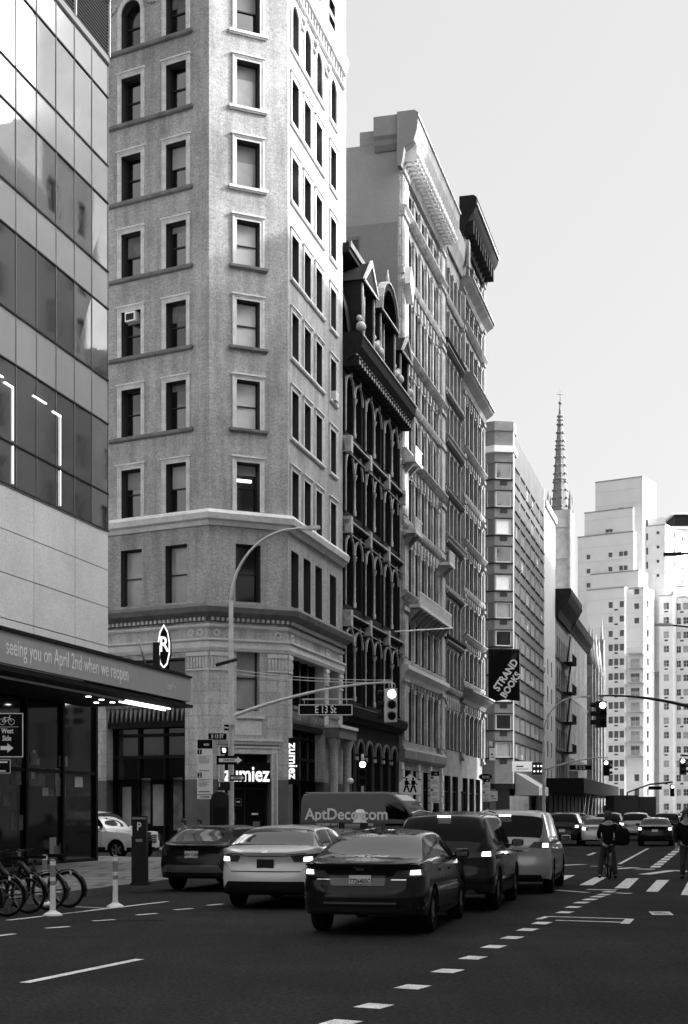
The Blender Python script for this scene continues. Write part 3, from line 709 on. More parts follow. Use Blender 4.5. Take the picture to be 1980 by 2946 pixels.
# ------------------------------------------------------------ dark mansard building
b2 = thing('mansard_building', FR.P(9.9, 0, 0), 'blackened cast iron building with pale trimmed arched windows and an ornate mansard roof of dormers', 'building')
T0, T1 = 9.92, 23.6
mb = MB(); hs = []; rows = [(7.7, 11.5), (12.75, 16.4), (17.7, 20.8), (21.9, 24.9)]
bw_ = (T1-T0)/3; cs = []
for i in range(3):
    c = T0+bw_*(i+.5)
    for s_ in (-1, 1):
        cs.append(c+s_*.98)
        for a, b in rows: hs.append((c+s_*.98-.82, c+s_*.98+.82, a, b, True))
ar = [T0+.5+(T1-T0-1)*(i+.5)/6 for i in range(6)]
for c in ar: hs.append((c-.72, c+.72, .5, 5.6, True))
wall(mb, FR, T0, T1, 0, 26.2, hs, .42, dark2)
q0, q1 = FR.P(T0, -18, 0), FR.P(T1, -18, 0); r0, r1 = FR.P(T0, 0, 0), FR.P(T1, 0, 0)
mb.face([r0[:2]+(31.0,), r1[:2]+(31.0,), q1[:2]+(31.0,), q0[:2]+(31.0,)], dark2)
mb.face([q0[:2]+(0,), q1[:2]+(0,), q1[:2]+(31,), q0[:2]+(31,)], dark2)
mb.build('wall', b2)
for c in cs:
    for k, (a, b) in enumerate(rows): place_win(b2, FR, c, a, 1.64, b-a, .42, 'sash', True, pane_d, frame_d)
for c in ar: place_win(b2, FR, c, .5, 1.44, 5.1, .42, 'mull', True, pane_d, frame_d)
def bits(name, parent, fn):
    mb = MB(); fn(mb); return mb.build(name, parent)
def f(mb):
    for i in range(3):
        c = T0+bw_*(i+.5)
        for a, b in rows:
            mb.cut(); mb.lathe([(.10, 0), (.10, .25), (.065, .3), (.065, b-a-1.2), (.12, b-a-1.1), (.16, b-a-.9)], trim2, FR.P(c, .06, a), 10)
    for i in range(4):
        u = min(max(T0+bw_*i, T0+.18), T1-.18)
        for a, b in rows: mb.cut(); mb.fbox(FR, u-.16, u+.16, .004, .10, a-.2, b-.1, dark2); mb.fbox(FR, u-.05, u+.03, .1, .16, a-.1, b-.3, trim2)
bits('colonnette', b2, f)
def f(mb):
    for c in cs:
        for a, b in rows:
            r = .82; zc = b-r
            for i in range(10):
                t0, t1 = math.pi*i/10, math.pi*(i+1)/10
                mb.prism([FR.P(c+rr*math.cos(t), .004, zc+rr*math.sin(t)) for rr, t in ((r+.01, t0), (r+.13, t0), (r+.13, t1), (r+.01, t1))], tuple(NR*.10)+(0,), trim2)
            mb.fbox(FR, c-.07, c+.07, .105, .18, b-.02, b+.28, trim2)
bits('arch_moulding', b2, f)
def f(mb):
    for z in (12.1, 17.0, 21.25):
        cornice(mb, FR, T0, T1, [(.12, z-.55), (.12, z-.2), (.30, z-.12), (.36, z+.05), (.30, z+.1)], dark2)
        mb.fbox(FR, T0, T1, .31, .42, z-.02, z+.05, trim2); mb.fbox(FR, T0, T1, .125, .17, z-.5, z-.45, trim2)
        for i in range(4): u = min(max(T0+bw_*i, T0+.2), T1-.2); mb.fbox(FR, u-.2, u+.2, .005, .46, z-.6, z+.25, trim2)
bits('belt_course', b2, f)
def f(mb):
    cornice(mb, FR, T0, T1, [(.2, 6.5), (.3, 6.7), (.5, 6.8), (.6, 7.15), (.5, 7.25)], dark2); mb.fbox(FR, T0, T1, .5, .63, 7.26, 7.3, trim1d)
    for c in ar:
        for i in range(8):
            t0, t1 = math.pi*i/8, math.pi*(i+1)/8
            mb.prism([FR.P(c+rr*math.cos(t), .004, 4.88+rr*math.sin(t)) for rr, t in ((.73, t0), (.86, t0), (.86, t1), (.73, t1))], tuple(NR*.10)+(0,), trim1d)
        mb.fbox(FR, c-1.08, c-.8, .004, .14, 4.55, 4.75, trim2)
bits('storefront_cornice', b2, f)
def f(mb):
    cornice(mb, FR, T0, T1, [(.15, 25.1), (.25, 25.5), (.7, 25.7), (1.0, 26.1), (1.1, 26.7), (.9, 26.9)], blackm)
    k = T0+.1
    while k < T1-.1: mb.fbox(FR, k, k+.16, .2, .85, 25.15, 25.68, blackm); mb.fbox(FR, k, k+.16, .86, .9, 25.2, 25.4, trim2); k += .55
    mb.fbox(FR, T0, T1, 1.08, 1.15, 26.62, 26.7, trim2); mb.fbox(FR, T0, T1, .72, .78, 25.66, 25.72, trim2)
bits('cornice', b2, f)
def f(mb):   # mansard slope and eave
    p = [(0.3, 26.9), (.05, 28.5), (-.5, 30.6), (-.9, 31.1)]
    for i in range(3): mb.face([FR.P(T0, p[i][0], p[i][1]), FR.P(T1, p[i][0], p[i][1]), FR.P(T1, p[i+1][0], p[i+1][1]), FR.P(T0, p[i+1][0], p[i+1][1])], dark2)
    mb.fbox(FR, T0, 18.2, -1.2, .35, 31.1, 31.6, blackm); mb.fbox(FR, T0, 18.2, .351, .45, 31.35, 31.65, trim1d); mb.fbox(FR, 18.2, T1, -1.2, -.5, 31.1, 31.3, blackm)
bits('mansard_roof', b2, f)
def dormer(c, w, z0, h, big):
    mb = MB()
    for s_ in (-1, 1):
        mb.fbox(FR, c+s_*w/2-.14, c+s_*w/2+.14, -.6, .75, z0, z0+h, dark2); mb.fbox(FR, c+s_*w/2-.06, c+s_*w/2+.06, .76, .84, z0+.1, z0+h-.1, trim2)
        mb.ball(FR.P(c+s_*(w/2+.35), .8, z0+.45), .28, trim2, 10); mb.ball(FR.P(c+s_*(w/2+.3), .7, z0+.95), .16, trim2, 8)
    mb.fbox(FR, c-w/2+.15, c+w/2-.15, -.6, -.1, z0, z0+h, blackm); mb.fbox(FR, c-.06, c+.06, -.1, .6, z0, z0+h, trim2)
    if big:
        n = 10
        for i in range(n):
            t0, t1 = math.pi*i/n, math.pi*(i+1)/n
            for rr0, rr1, w0, w1, m in ((w/2-.1, w/2+.28, -.5, .95, blackm), (w/2+.29, w/2+.4, .6, 1.02, trim2)):
                q = [FR.P(c+r_*math.cos(t), w0, z0+h+r_*math.sin(t)*.95) for r_, t in ((rr0, t0), (rr1, t0), (rr1, t1), (rr0, t1))]
                mb.prism(q, tuple(NR*(w1-w0))+(0,), m)
        mb.fbox(FR, c-w/2-.35, c+w/2+.35, -.3, .95, z0+h-.18, z0+h, blackm); mb.fbox(FR, c-w/2-.35, c+w/2+.35, .951, 1.02, z0+h-.1, z0+h, trim2)
        mb.prism([FR.P(c+x, -.2, z0+h+z) for x, z in ((-w/2, 0), (w/2, 0), (w/2-.5, w/2*.7), (0, w/2*.93), (-w/2+.5, w/2*.7))], tuple(NR*.6)+(0,), dark2)
        mb.tube([FR.P(c, .8, z0+h+w/2), FR.P(c, .8, z0+h+w/2+1.1)], [.16, .03], trim2, 8)
    else:
        mb.prism([FR.P(c-w/2-.3, -.4, z0+h), FR.P(c+w/2+.3, -.4, z0+h), FR.P(c, -.4, z0+h+w*.55)], tuple(NR*1.35)+(0,), blackm)
        for s_ in (-1, 1): mb.prism([FR.P(c+s_*(w/2+.35), .9, z0+h), FR.P(c+s_*(w/2+.2), .9, z0+h), FR.P(c, .9, z0+h+w*.46), FR.P(c, .9, z0+h+w*.6)], tuple(NR*.14)+(0,), trim2)
        mb.fbox(FR, c-w/2-.3, c+w/2+.3, .952, 1.03, z0+h-.1, z0+h, trim2)
    mb.build('dormer', b2)
dormer(12.3, 2.6, 26.9, 3.0, False); dormer(17.0, 3.6, 26.9, 2.9, True); dormer(21.5, 2.2, 26.9, 2.2, False)

# tall block set back behind it, sunlit at the top of the picture
bt = thing('setback_tower', FR.P(12, -3, 0), 'sunlit pale tower with striped window bands rising behind the corner building roof', 'building')
FT = Frame(FR.P(11.2, -2.0, 0)[:2], U, NR)
mb = MB(); hh = []
for c in (FT.u(914), FT.u(956)):
    for i in range(14): hh.append((c-.62, c+.62, 38.0+i*.98, 38.66+i*.98))
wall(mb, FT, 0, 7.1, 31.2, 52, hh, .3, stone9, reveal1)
p0, p1, p2, p3 = FT.P(0, 0, 0), FT.P(7.1, 0, 0), FT.P(7.1, -10, 0), FT.P(0, -10, 0)
for a, b in ((p0, p3), (p1, p2), (p2, p3)): mb.face([a[:2]+(31.2,), b[:2]+(31.2,), b[:2]+(52,), a[:2]+(52,)], side3)
mb.face([p[:2]+(52,) for p in (p0, p1, p2, p3)], side3); mb.build('wall', bt)
for h in hh: place_win(bt, FT, (h[0]+h[1])/2, h[2], 1.24, .66, .3, 'plain')

# ------------------------------------------------------------ ornate stone buildings of the block
def block(name, label, t0_, t1_, top, depth, mstone, floors, piers, nwin, ww, sidem, storem, proud=.35, archtop=True, groups=None, sill=blackm, fl=None):
    r = thing(name, FR.P(t0_, 0, 0), label, 'building')
    a0_, a1_ = t0_+piers, t1_-piers
    cs_ = [a0_+(a1_-a0_)*(i+.5)/nwin for i in range(nwin)]
    hs_ = []
    for fi, (za, zb_) in enumerate(floors):
        for c in cs_: hs_.append((c-ww/2, c+ww/2, za, zb_, archtop and (fi % 3 == 1)))
    g_ = []
    ng = max(2, int((t1_-t0_)/3.4))
    for i in range(ng):
        c = t0_+.6+(t1_-t0_-1.2)*(i+.5)/ng; w_ = (t1_-t0_-1.2)/ng-.8; g_.append((c-w_/2, c+w_/2, .4, 4.4))
        hs_.append((c-w_/2, c+w_/2, .4, 4.4)); 
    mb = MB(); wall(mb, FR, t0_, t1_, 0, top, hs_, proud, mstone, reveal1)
    A0, A1, A2, A3 = FR.P(t0_, 0, 0), FR.P(t1_, 0, 0), FR.P(t1_, -depth, 0), FR.P(t0_, -depth, 0)
    for a, b in ((A0, A3), (A3, A2), (A2, A1)): mb.face([a[:2]+(0,), b[:2]+(0,), b[:2]+(top,), a[:2]+(top,)], sidem)
    mb.face([p[:2]+(top,) for p in (A0, A1, A2, A3)], blackm)
    mb.build('wall', r)
    for fi, (za, zb_) in enumerate(floors):
        for c in cs_: place_win(r, FR, c, za, ww, zb_-za, proud, 'sash', archtop and (fi % 3 == 1), pane_d if (fi+int(c*3)) % 7 else pane_m, frame_d, .05)
    for h in g_:
        mb = MB(); mb.fquad(FR, h[0], h[1], h[2], h[3], pane_d, -.3); n = 3
        for i in range(n+1): k = h[0]+(h[1]-h[0]-.08)*i/n; mb.fbox(FR, k, k+.08, -.29, -.2, h[2], h[3], black)
        mb.fbox(FR, h[0], h[1], -.29, -.19, 3.2, 3.3, black); mb.build('shop_window', r)
    mb = MB()      # piers and engaged colonnettes
    for u0_, u1_ in ((t0_+.1, t0_+piers-.35), (t1_-piers+.35, t1_-.1)):
        if u1_-u0_ < .2: continue
        for za, zb_ in floors:
            mb.fbox(FR, u0_, u1_, .004, .22, za-.3, zb_+.25, mstone); mb.fbox(FR, u0_+.15, u1_-.15, .221, .3, za, zb_, mstone)
            mb.fbox(FR, u0_-.06, u1_+.06, .005, .36, zb_+.251, zb_+.5, mstone); mb.fbox(FR, u0_-.04, u1_+.04, .005, .3, za-.5, za-.301, mstone)
    for za, zb_ in floors:
        for i in range(nwin+1):
            u = a0_+(a1_-a0_)*i/nwin
            gap = (a1_-a0_)/nwin-ww
            mb.fbox(FR, u-gap*.28, u+gap*.28, .004, .16, za, zb_, mstone); mb.fbox(FR, u-gap*.4, u+gap*.4, .004, .2, zb_-.3, zb_-.05, mstone)
    mb.build('pilaster', r)
    mb = MB()
    for k, (za, zb_) in enumerate(floors):
        zt = floors[k+1][0] if k+1 < len(floors) else za
        if k+1 < len(floors):
            cornice(mb, FR, t0_, t1_, [(.16, zt-.55), (.34 if k % 2 else .24, zt-.42), (.5 if k % 2 else .3, zt-.25), (.5 if k % 2 else .3, zt-.16), (.2, zt-.12)], sill if k % 3 == 1 else mstone)
            n = nwin*2
            for i in range(n):        # carved spandrel blocks
                u = a0_+(a1_-a0_)*(i+.5)/n; 
                if zt-.6 > zb_+.45: mb.fbox(FR, u-.22, u+.22, .004, .12, zb_+.12, min(zt-.62, zb_+.75), mstone if i % 2 else mstone)
    mb.build('belt_course', r)
    return r, cs_

FL3 = [(6.2, 9.6), (11.4, 14.0), (15.6, 18.6), (20.2, 23.0), (24.4, 27.2), (28.0, 29.6), (30.8, 34.2), (35.6, 38.4), (39.4, 41.0)]
b3, _ = block('stone_office_building', 'tall pale ornate stone building with bracketed top cornice and blank grey side wall', 23.62, 37.8, 43.15, 22, stone3, FL3, 1.9, 5, 1.25, side3, stone3, sill=stone3)
def f(mb):
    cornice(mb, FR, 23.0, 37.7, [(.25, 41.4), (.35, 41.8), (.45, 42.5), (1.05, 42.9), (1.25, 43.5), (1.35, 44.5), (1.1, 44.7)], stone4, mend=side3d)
    k = 23.7
    while k < 37.3:
        mb.fbox(FR, k, k+.28, .36, 1.12, 41.9, 42.8, trim1); mb.ball(FR.P(k+.14, 1.15, 42.2), .17, trim1, 8); mb.ball(FR.P(k+.14, .85, 41.9), .15, trim1, 8); k += .62
    mb.fbox(FR, 23.0, 37.7, 1.352, 1.42, 44.2, 44.3, trim1)
bits('roof_cornice', b3, f)
def f(mb):      # cornice return on the party wall and stepped roof line
    F3 = Frame(FR.P(23.6, 0, 0)[:2], -NR, -U)
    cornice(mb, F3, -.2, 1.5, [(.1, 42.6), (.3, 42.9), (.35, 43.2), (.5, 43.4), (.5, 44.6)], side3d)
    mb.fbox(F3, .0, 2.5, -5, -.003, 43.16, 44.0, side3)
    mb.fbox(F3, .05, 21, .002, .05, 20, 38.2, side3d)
bits('cornice_return', b3, f)
def f(mb):
    F3 = Frame(FR.P(23.6, 0, 0)[:2], -NR, -U)
    mb.fbox(F3, 2.45, 3.5, .051, .12, 35.3, 37.5, trim1d); mb.fbox(F3, 2.55, 3.4, .121, .13, 35.4, 37.3, pane_d); mb.fbox(F3, 2.95, 3.0, .131, .15, 35.4, 37.3, frame_w)
bits('side_window', b3, f)
def f(mb):      # sun catching corner pier with quoins
    for i in range(60):
        z = 7+i*.62
        if z > 41: break
        mb.fbox(FR, 23.64, 24.3+(.25 if i % 2 else 0), .003, .07, z, z+.56, stone3)
    mb.prism([FR.P(24.0, .1, 35.5), FR.P(25.0, .1, 34.6), FR.P(24.5, .1, 33.4), FR.P(23.7, .1, 34.4)], tuple(NR*.6)+(0,), trim1)
bits('corner_pier', b3, f)
def f(mb):      # balconies carried on brackets
    for z, u0_, u1_ in ((14.8, 25.3, 36.4), (19.2, 23.8, 26.0), (19.2, 35.6, 37.6), (23.6, 23.8, 26.0)):
        mb.cut(); mb.fbox(FR, u0_, u1_, .3, 1.0, z-.2, z, trim1); mb.fbox(FR, u0_, u1_, .86, 1.0, z+.7, z+.8, trim1)
        k = u0_+.05
        while k < u1_-.1: mb.fbox(FR, k, k+.14, .88, .98, z, z+.7, trim1); k += .3
        k = u0_+.2
        while k < u1_-.3: mb.prism([FR.P(k, .1, z-.2), FR.P(k, .95, z-.2), FR.P(k, .1, z-1.1)], tuple(U*.25)+(0,), stone4); k += 1.15
bits('balcony', b3, f)
def f(mb): 
    cornice(mb, FR, 23.65, 37.7, [(.2, 10.0), (.3, 10.3), (.6, 10.6), (.6, 10.85), (.3, 10.95)], trim1); cornice(mb, FR, 23.65, 37.7, [(.2, 4.9), (.35, 5.1), (.4, 5.6), (.2, 5.8)], stone4)
    for u in (23.9, 29.0, 33.0, 37.0):
        for i in range(9): mb.fbox(FR, u-.3, u+.3, .003, .2+.05*(i % 2), .4+i*.5, .84+i*.5, trim1)
bits('storefront_cornice', b3, f)

FL3b = [(6.3, 9.2), (11.0, 13.6), (14.6, 17.2), (18.2, 20.8), (21.8, 24.4), (25.4, 28.0), (29.0, 31.4), (32.4, 34.8), (35.8, 38.2), (39.2, 41.4)]
b3b, _ = block('narrow_stone_building', 'narrow grey stone building with dark projecting sills between the ornate one and the bookshop block', 37.82, 45.4, 44.6, 20, stone4, FL3b, .7, 4, 1.0, side3, stone4, archtop=False)
def f(mb): cornice(mb, FR, 37.8, 45.3, [(.2, 42.6), (.3, 43.0), (.5, 43.6), (.6, 44.8), (.3, 45.0)], stone4); mb.fbox(FR, 44.6, 45.3, .6, .8, 43.2, 45.2, stone4)
bits('roof_cornice', b3b, f)
def f(mb):
    for z in (14.1, 17.7, 21.3, 24.9, 28.5, 31.9, 35.3): cornice(mb, FR, 38.0, 45.2, [(.25, z-.2), (.42, z-.08), (.42, z+.03), (.2, z+.06)], trim1d)
bits('sill_course', b3b, f)

FL4 = [(6.2, 9.4), (12.0, 14.4), (15.6, 18.0), (19.2, 21.6), (22.8, 25.2), (26.4, 28.8), (30.0, 33.6), (36.4, 38.6), (39.6, 41.4), (43.2, 45.2)]
b4, _ = block('corner_bookshop_building', 'dark grey stone block crowned by a huge black overhanging cornice', 45.42, 55.9, 46.4, 18, stone4, FL4, 1.2, 4, 1.4, side3, stone4, sill=stone4, archtop=False)
def f(mb):
    cornice(mb, FR, 44.9, 56.4, [(.25, 45.6), (.4, 46.3), (.75, 46.9), (1.1, 47.4), (1.25, 47.7), (1.35, 48.5), (1.1, 48.7)], blackm)
    mb.fbox(FR, 44.9, 56.4, 1.352, 1.42, 47.9, 48.1, trim2)
    k = 45.2
    while k < 56: mb.fbox(FR, k, k+.4, .3, 1.05, 45.9, 46.9, blackm); k += 1.1
bits('roof_cornice', b4, f)
def f(mb):
    for z, m in ((42.5, stone4), (35.2, stone4), (11.0, trim1d)): mb.cut(); cornice(mb, FR, 45.2, 56.2, [(.2, z-.9), (.35, z-.6), (.9, z-.2), (1.0, z+.1), (.4, z+.25)], m); mb.fbox(FR, 45.2, 56.2, 1.002, 1.06, z-.05, z+.06, trim2)
bits('belt_cornice', b4, f)

def simple(name, label, F, u0_, u1_, depth, top, m, rows_, cols_, ww, wh, sidem=None, zb_=0, style='sash', pane=pane_d, fr=frame_d, rev=.2, split_limit=100, sill=None, z0=0.0, arch=False):
    r = thing(name, F.P(u0_, 0, z0), label, 'building'); hs_ = []
    for z in rows_:
        for c in cols_: hs_.append((c-ww/2, c+ww/2, z, z+wh, arch))
    mb = MB(); wall(mb, F, u0_, u1_, z0, top, hs_, rev, m)
    A0, A1, A2, A3 = F.P(u0_, 0, 0), F.P(u1_, 0, 0), F.P(u1_, -depth, 0), F.P(u0_, -depth, 0)
    for a, b in ((A0, A3), (A3, A2), (A2, A1)): mb.face([a[:2]+(z0,), b[:2]+(z0,), b[:2]+(top,), a[:2]+(top,)], sidem or m)
    mb.face([p[:2]+(top,) for p in (A0, A1, A2, A3)], sidem or m)
    mb.build('wall', r)
    cnt = 0; rest = MB(); anyr = False
    for h in hs_:
        if cnt < split_limit: place_win(r, F, (h[0]+h[1])/2, h[2], ww, wh, rev, style, arch, pane, fr, .07); cnt += 1
        else: rest.fquad(F, h[0], h[1], h[2], h[3], pane, -rev+.01); anyr = True
    if anyr: tag(rest.build('window', r), kind='stuff')
    return r

# ------------------------------------------------------------ apartment tower with cut corner at 12th Street
b6 = thing('apartment_tower', FR.P(74.3, 0, 0), 'dark brick apartment tower with ribbon windows and a pale faceted corner bay beyond the bookshop', 'building')
T6 = 74.3; E6 = 100.0; TOP6 = 38.4
c0 = Vector(FR.P(T6, 0, 0)[:2]); c1 = c0+Vector((-1.75, -.25)); c2 = c1+Vector((-.95, .55))
F6 = FR; F6m = Frame(c1, c0-c1, Vector(((c0-c1).y, -(c0-c1).x))); F6l = Frame(c2, c1-c2, Vector(((c1-c2).y, -(c1-c2).x)))
Lm = (c0-c1).length; Ll = (c1-c2).length
FLW = [7.0+i*2.68 for i in range(11)]
mb = MB(); hs6 = []; wcols = []
for z in FLW:
    for k in range(6): c = T6+1.8+k*4.1; hs6.append((c, c+3.1, z, z+1.45))
wall(mb, FR, T6, E6, 4.5, TOP6, hs6, .15, brick6)
wall(mb, F6m, 0, Lm, 4.5, TOP6, [(.10, Lm-.10, z, z+1.5) for z in FLW[:]], .15, brick6b)
wall(mb, F6l, 0, Ll, 4.5, TOP6, [(.25, Ll-.08, z, z+1.5) for z in FLW[:]], .15, brick6b)
bk1 = Vector(FR.P(E6, 0, 0)[:2]); bk2 = Vector(FR.P(E6, -16, 0)[:2]); bk3 = c2+VL*14
for a, b in ((bk1, bk2), (bk2, bk3), (bk3, c2)): mb.face([(a.x, a.y, 4.5), (b.x, b.y, 4.5), (b.x, b.y, TOP6), (a.x, a.y, TOP6)], brick6)
mb.face([(p.x, p.y, TOP6) for p in (c2, c1, c0, bk1, bk2, bk3)], pale8)
mb.build('wall', b6)
mb = MB()
for F, a, b in ((FR, T6+.6, E6-1), (F6m, .2, Lm-.15), (F6l, .2, Ll-.1)): mb.fquad(F, a, b, .1, 4.5, pane_d, -.5)
for F, a, b in ((FR, T6, E6), (F6m, 0, Lm), (F6l, 0, Ll)): mb.fbox(F, a+.01, b-.01, -.5, -.02, 4.0, 4.49, black)
mb.build('shop_window', b6)
mb = MB(); mb.fbox(FR, T6+.02, T6+.55, .003, .08, 4.5, TOP6+.6, white6); mb.fbox(FR, E6-.5, E6, .003, .08, 4.5, TOP6, white6); mb.build('white_pier', b6)
for i, z in enumerate(FLW):
    pm = [pane_m, pane_d, blind, pane_g, pane_d, pane_m, blind, pane_w, blind, pane_w, blind][i]
    if i >= 9: pm = pane_w
    mb = MB(); mb.fquad(F6m, .1, Lm-.1, z, z+1.5, pm, -.12)
    for a, b, c, d in ((.1, .2, z, z+1.5), (Lm-.2, Lm-.1, z, z+1.5), (.2, Lm-.2, z, z+.1), (.2, Lm-.2, z+1.4, z+1.5)): mb.fbox(F6m, a, b, -.115, -.03, c, d, frame_w)
    mb.fbox(F6m, -.06, Lm+.04, .003, .12, z-.14, z-.03, blackm); mb.fbox(F6m, -.03, Lm+.02, .003, .09, z+1.52, z+1.6, blackm); mb.build('window', b6)
    mb = MB(); mb.fquad(F6l, .25, Ll-.08, z, z+1.5, pane_d, -.12)
    mb.fbox(F6l, .3, .38, -.115, -.03, z, z+1.5, frame_w); mb.fbox(F6l, .12, Ll+.05, .003, .12, z-.14, z-.03, blackm); mb.build('window', b6)
    mb = MB(); mb.fbox(F6m, Lm/2-.35, Lm/2+.35, .003, .03, z-.62, z-.2, frame_d); mb.build('air_conditioner', b6)
    for k in range(6):
        c = T6+1.8+k*4.1; mb = MB(); mb.fquad(FR, c, c+3.1, z, z+1.45, pane_d, -.12)
        for j in range(5): mb.fbox(FR, c+j*.755, c+j*.755+.08, -.115, -.02, z, z+1.45, frame_w)
        if (i*7+k*3) % 4 == 0: mb.fbox(FR, c+.8, c+1.5, -.11, -.1, z+.1, z+1.4, blind)
        if (i*5+k*3) % 7 == 0: mb.fbox(FR, c+2.2, c+2.9, -.2, .35, z-.1, z+.4, frame_w)
        mb.fbox(FR, c-.1, c+3.2, .003, .1, z-.14, z-.02, blackm); mb.fbox(FR, c-.1, c+3.2, .003, .07, z+1.47, z+1.56, blackm); mb.build('window', b6)
mb = MB(); mb.fbox(F6m, -.04, Lm, .003, .12, 34.85, 35.2, white7) if False else None
cornice_path(mb, [tuple(c2), tuple(c1), tuple(c0), tuple(FR.P(T6+2.0, 0, 0)[:2])], [(.05, 36.3), (.22, 36.35), (.22, 36.95), (.05, 37.0)], white7)
cornice_path(mb, [tuple(c2), tuple(c1), tuple(c0), tuple(FR.P(T6+2.0, 0, 0)[:2])], [(.05, TOP6), (.12, TOP6+.02), (.12, TOP6+.9), (.05, TOP6+.92)], brick6b)
mb.build('parapet', b6)

# ------------------------------------------------------------ further east-side buildings toward the bend
b7 = simple('blank_wall_building', 'plain pale building with a blank side wall next to the church spire', FR, 101, 112, 16, 36.8, pale8, [5+i*3.2 for i in range(5)], [104, 108], 1.2, 1.8, sidem=pale8)
bits('parapet', b7, lambda mb: mb.fbox(FR, 101, 112, -.4, .25, 36.8, 37.5, white7))
b9 = simple('brick_loft_building', 'sooty brick loft with black fire escapes and a heavy dark roof cornice', FR, 112.1, 127, 15, 29.0, brick9, [6+i*3.8 for i in range(6)], [114.2+i*2.3 for i in range(6)], 1.2, 2.4, sidem=brick9, arch=True)
def f(mb):
    cornice(mb, FR, 112.0, 127, [(.3, 25.6), (.6, 26.4), (1.5, 27.4), (1.9, 28.2), (1.9, 29.0)], blackm)
    for z in (9.6, 13.4, 17.2, 21.0): cornice(mb, FR, 112.2, 127, [(.15, z-.3), (.3, z), (.1, z+.1)], stone9)
bits('roof_cornice', b9, f)
def f(mb):
    for z in (9.4, 13.2, 17.0, 20.8):
        mb.fbox(FR, 119, 124.5, .1, 1.4, z-.06, z, blackm)
        for k in range(19): mb.fbox(FR, 119+k*.3, 119.04+k*.3, 1.36, 1.4, z, z+1.0, blackm)
        mb.fbox(FR, 119, 124.5, 1.35, 1.41, z+.95, z+1.02, blackm); mb.tube([FR.P(119.5, .7, z), FR.P(123.6, .7, z+3.7)], .12, blackm, 6)
bits('fire_escape', b9, f)
b9b = simple('dark_brick_house', 'dark brick house wedged between the tower and the fire escape building', FR, 112.0, 112.06, 8, 22, brick9, [], [], 1, 1) if False else None
b10 = simple('pilastered_building', 'grey building striped with tall thin pilasters and a sloping shadowed cornice', FR, 127.2, 154, 15, 27.2, stone9, [5.6, 9.6, 13.6, 17.6, 21.6], [129+i*2.0 for i in range(12)], 1.1, 3.0, sidem=stone9)
def f(mb):
    cornice(mb, FR, 127.2, 154, [(.3, 25.6), (.5, 26), (1.0, 26.6), (1.2, 27.6)], blackm)
    for z in (8.9, 16.9): cornice(mb, FR, 127.2, 154, [(.2, z-.3), (.4, z), (.1, z+.1)], trim1)
    for i in range(13): u = 128+i*2.0; mb.fbox(FR, u-.25, u+.25, .003, .3, 5, 25.4, trim1)
bits('pilaster', b10, f)
b11 = simple('church_side_building', 'weathered stone building with buttress-like piers ending the row before the white tower', FR, 154.2, 180, 14, 24.5, stone9, [6, 12, 18], [157+i*3.5 for i in range(7)], 1.2, 3.6, sidem=stone9, arch=True)
def f(mb):
    for u in (154.5, 160, 166, 172, 178.5):
        mb.fbox(FR, u-.5, u+.5, .003, 1.0, 0, 24, stone9); mb.tube([FR.P(u, .5, 24), FR.P(u, .5, 30 if u < 176 else 34)], [.7, .05], stone9, 4)
    mb.fbox(FR, 177.2, 180, -2, .9, 20, 30.5, stone9)
bits('pier', b11, f)

# ------------------------------------------------------------ church spire
ch = thing('church', (PX(1612, 2338, 250).x, 250, 0), 'marble church with a tall crocketed spire and pinnacles rising behind the street row', 'church')
sx, sy = ch.location.x, 250.0
mb = MB(); mb.fbox(Frame((sx, sy), U, NR), -4.2, 4.2, -4.2, 4.2, 0, 34, stonec); mb.fbox(Frame((sx, sy), U, NR), -1.9, 1.9, -1.9, 1.9, 34.002, 54.5, stonec)
for a in (-1, 1):
    for b in (-1, 1): q = Vector((sx, sy))+U*1.9*a+NR*1.9*b; mb.lathe([(.42, 34), (.38, 46), (.34, 55)], stonec, (q.x, q.y, 0), 8)
for z in (40, 46, 51.5): mb.fbox(Frame((sx, sy), U, NR), -2.1, 2.1, -2.1, 2.1, z, z+.35, stonec)
mb.build('tower', ch)
mb = MB(); q = (sx, sy, 0); mb.lathe([(1.5, 54.5), (1.12, 60), (.74, 66), (.34, 71.5), (.12, 73.6)], spirem, q, 8, smooth=False)
for z, r in ((54.6, 1.75), (60, 1.3), (66, .9), (70.5, .6)): mb.lathe([(r-.15, z), (r, z+.12), (r, z+.3), (r-.2, z+.42)], spirem, q, 8, smooth=False)
mb.build('spire', ch)
for k in range(8):
    mb = MB(); t = 2*math.pi*k/8
    for i in range(12): z = 55.4+i*1.45; mb.cut(); r = 1.53-(z-54.5)*.068; mb.ball((sx+r*math.cos(t), sy+r*math.sin(t), z), .22, spirem, 6)
    mb.build('crocket', ch)
mb = MB(); mb.ball((sx, sy, 73.7), .34, spirem, 8); mb.tube([(sx, sy, 73.5), (sx, sy, 76.3)], [.1, .03], spirem, 6); mb.tube([(sx-.5, sy, 75.2), (sx+.5, sy, 75.2)], .06, spirem, 6); mb.build('finial', ch)
for a in (-1, 1):
    for b in (-1, 1):
        q = Vector((sx, sy))+U*1.9*a+NR*1.9*b; mb = MB(); mb.lathe([(.45, 54.6), (.36, 55.2), (.14, 57.2), (.02, 58.0)], spirem, (q.x, q.y, 0), 8, smooth=False); mb.build('pinnacle', ch)

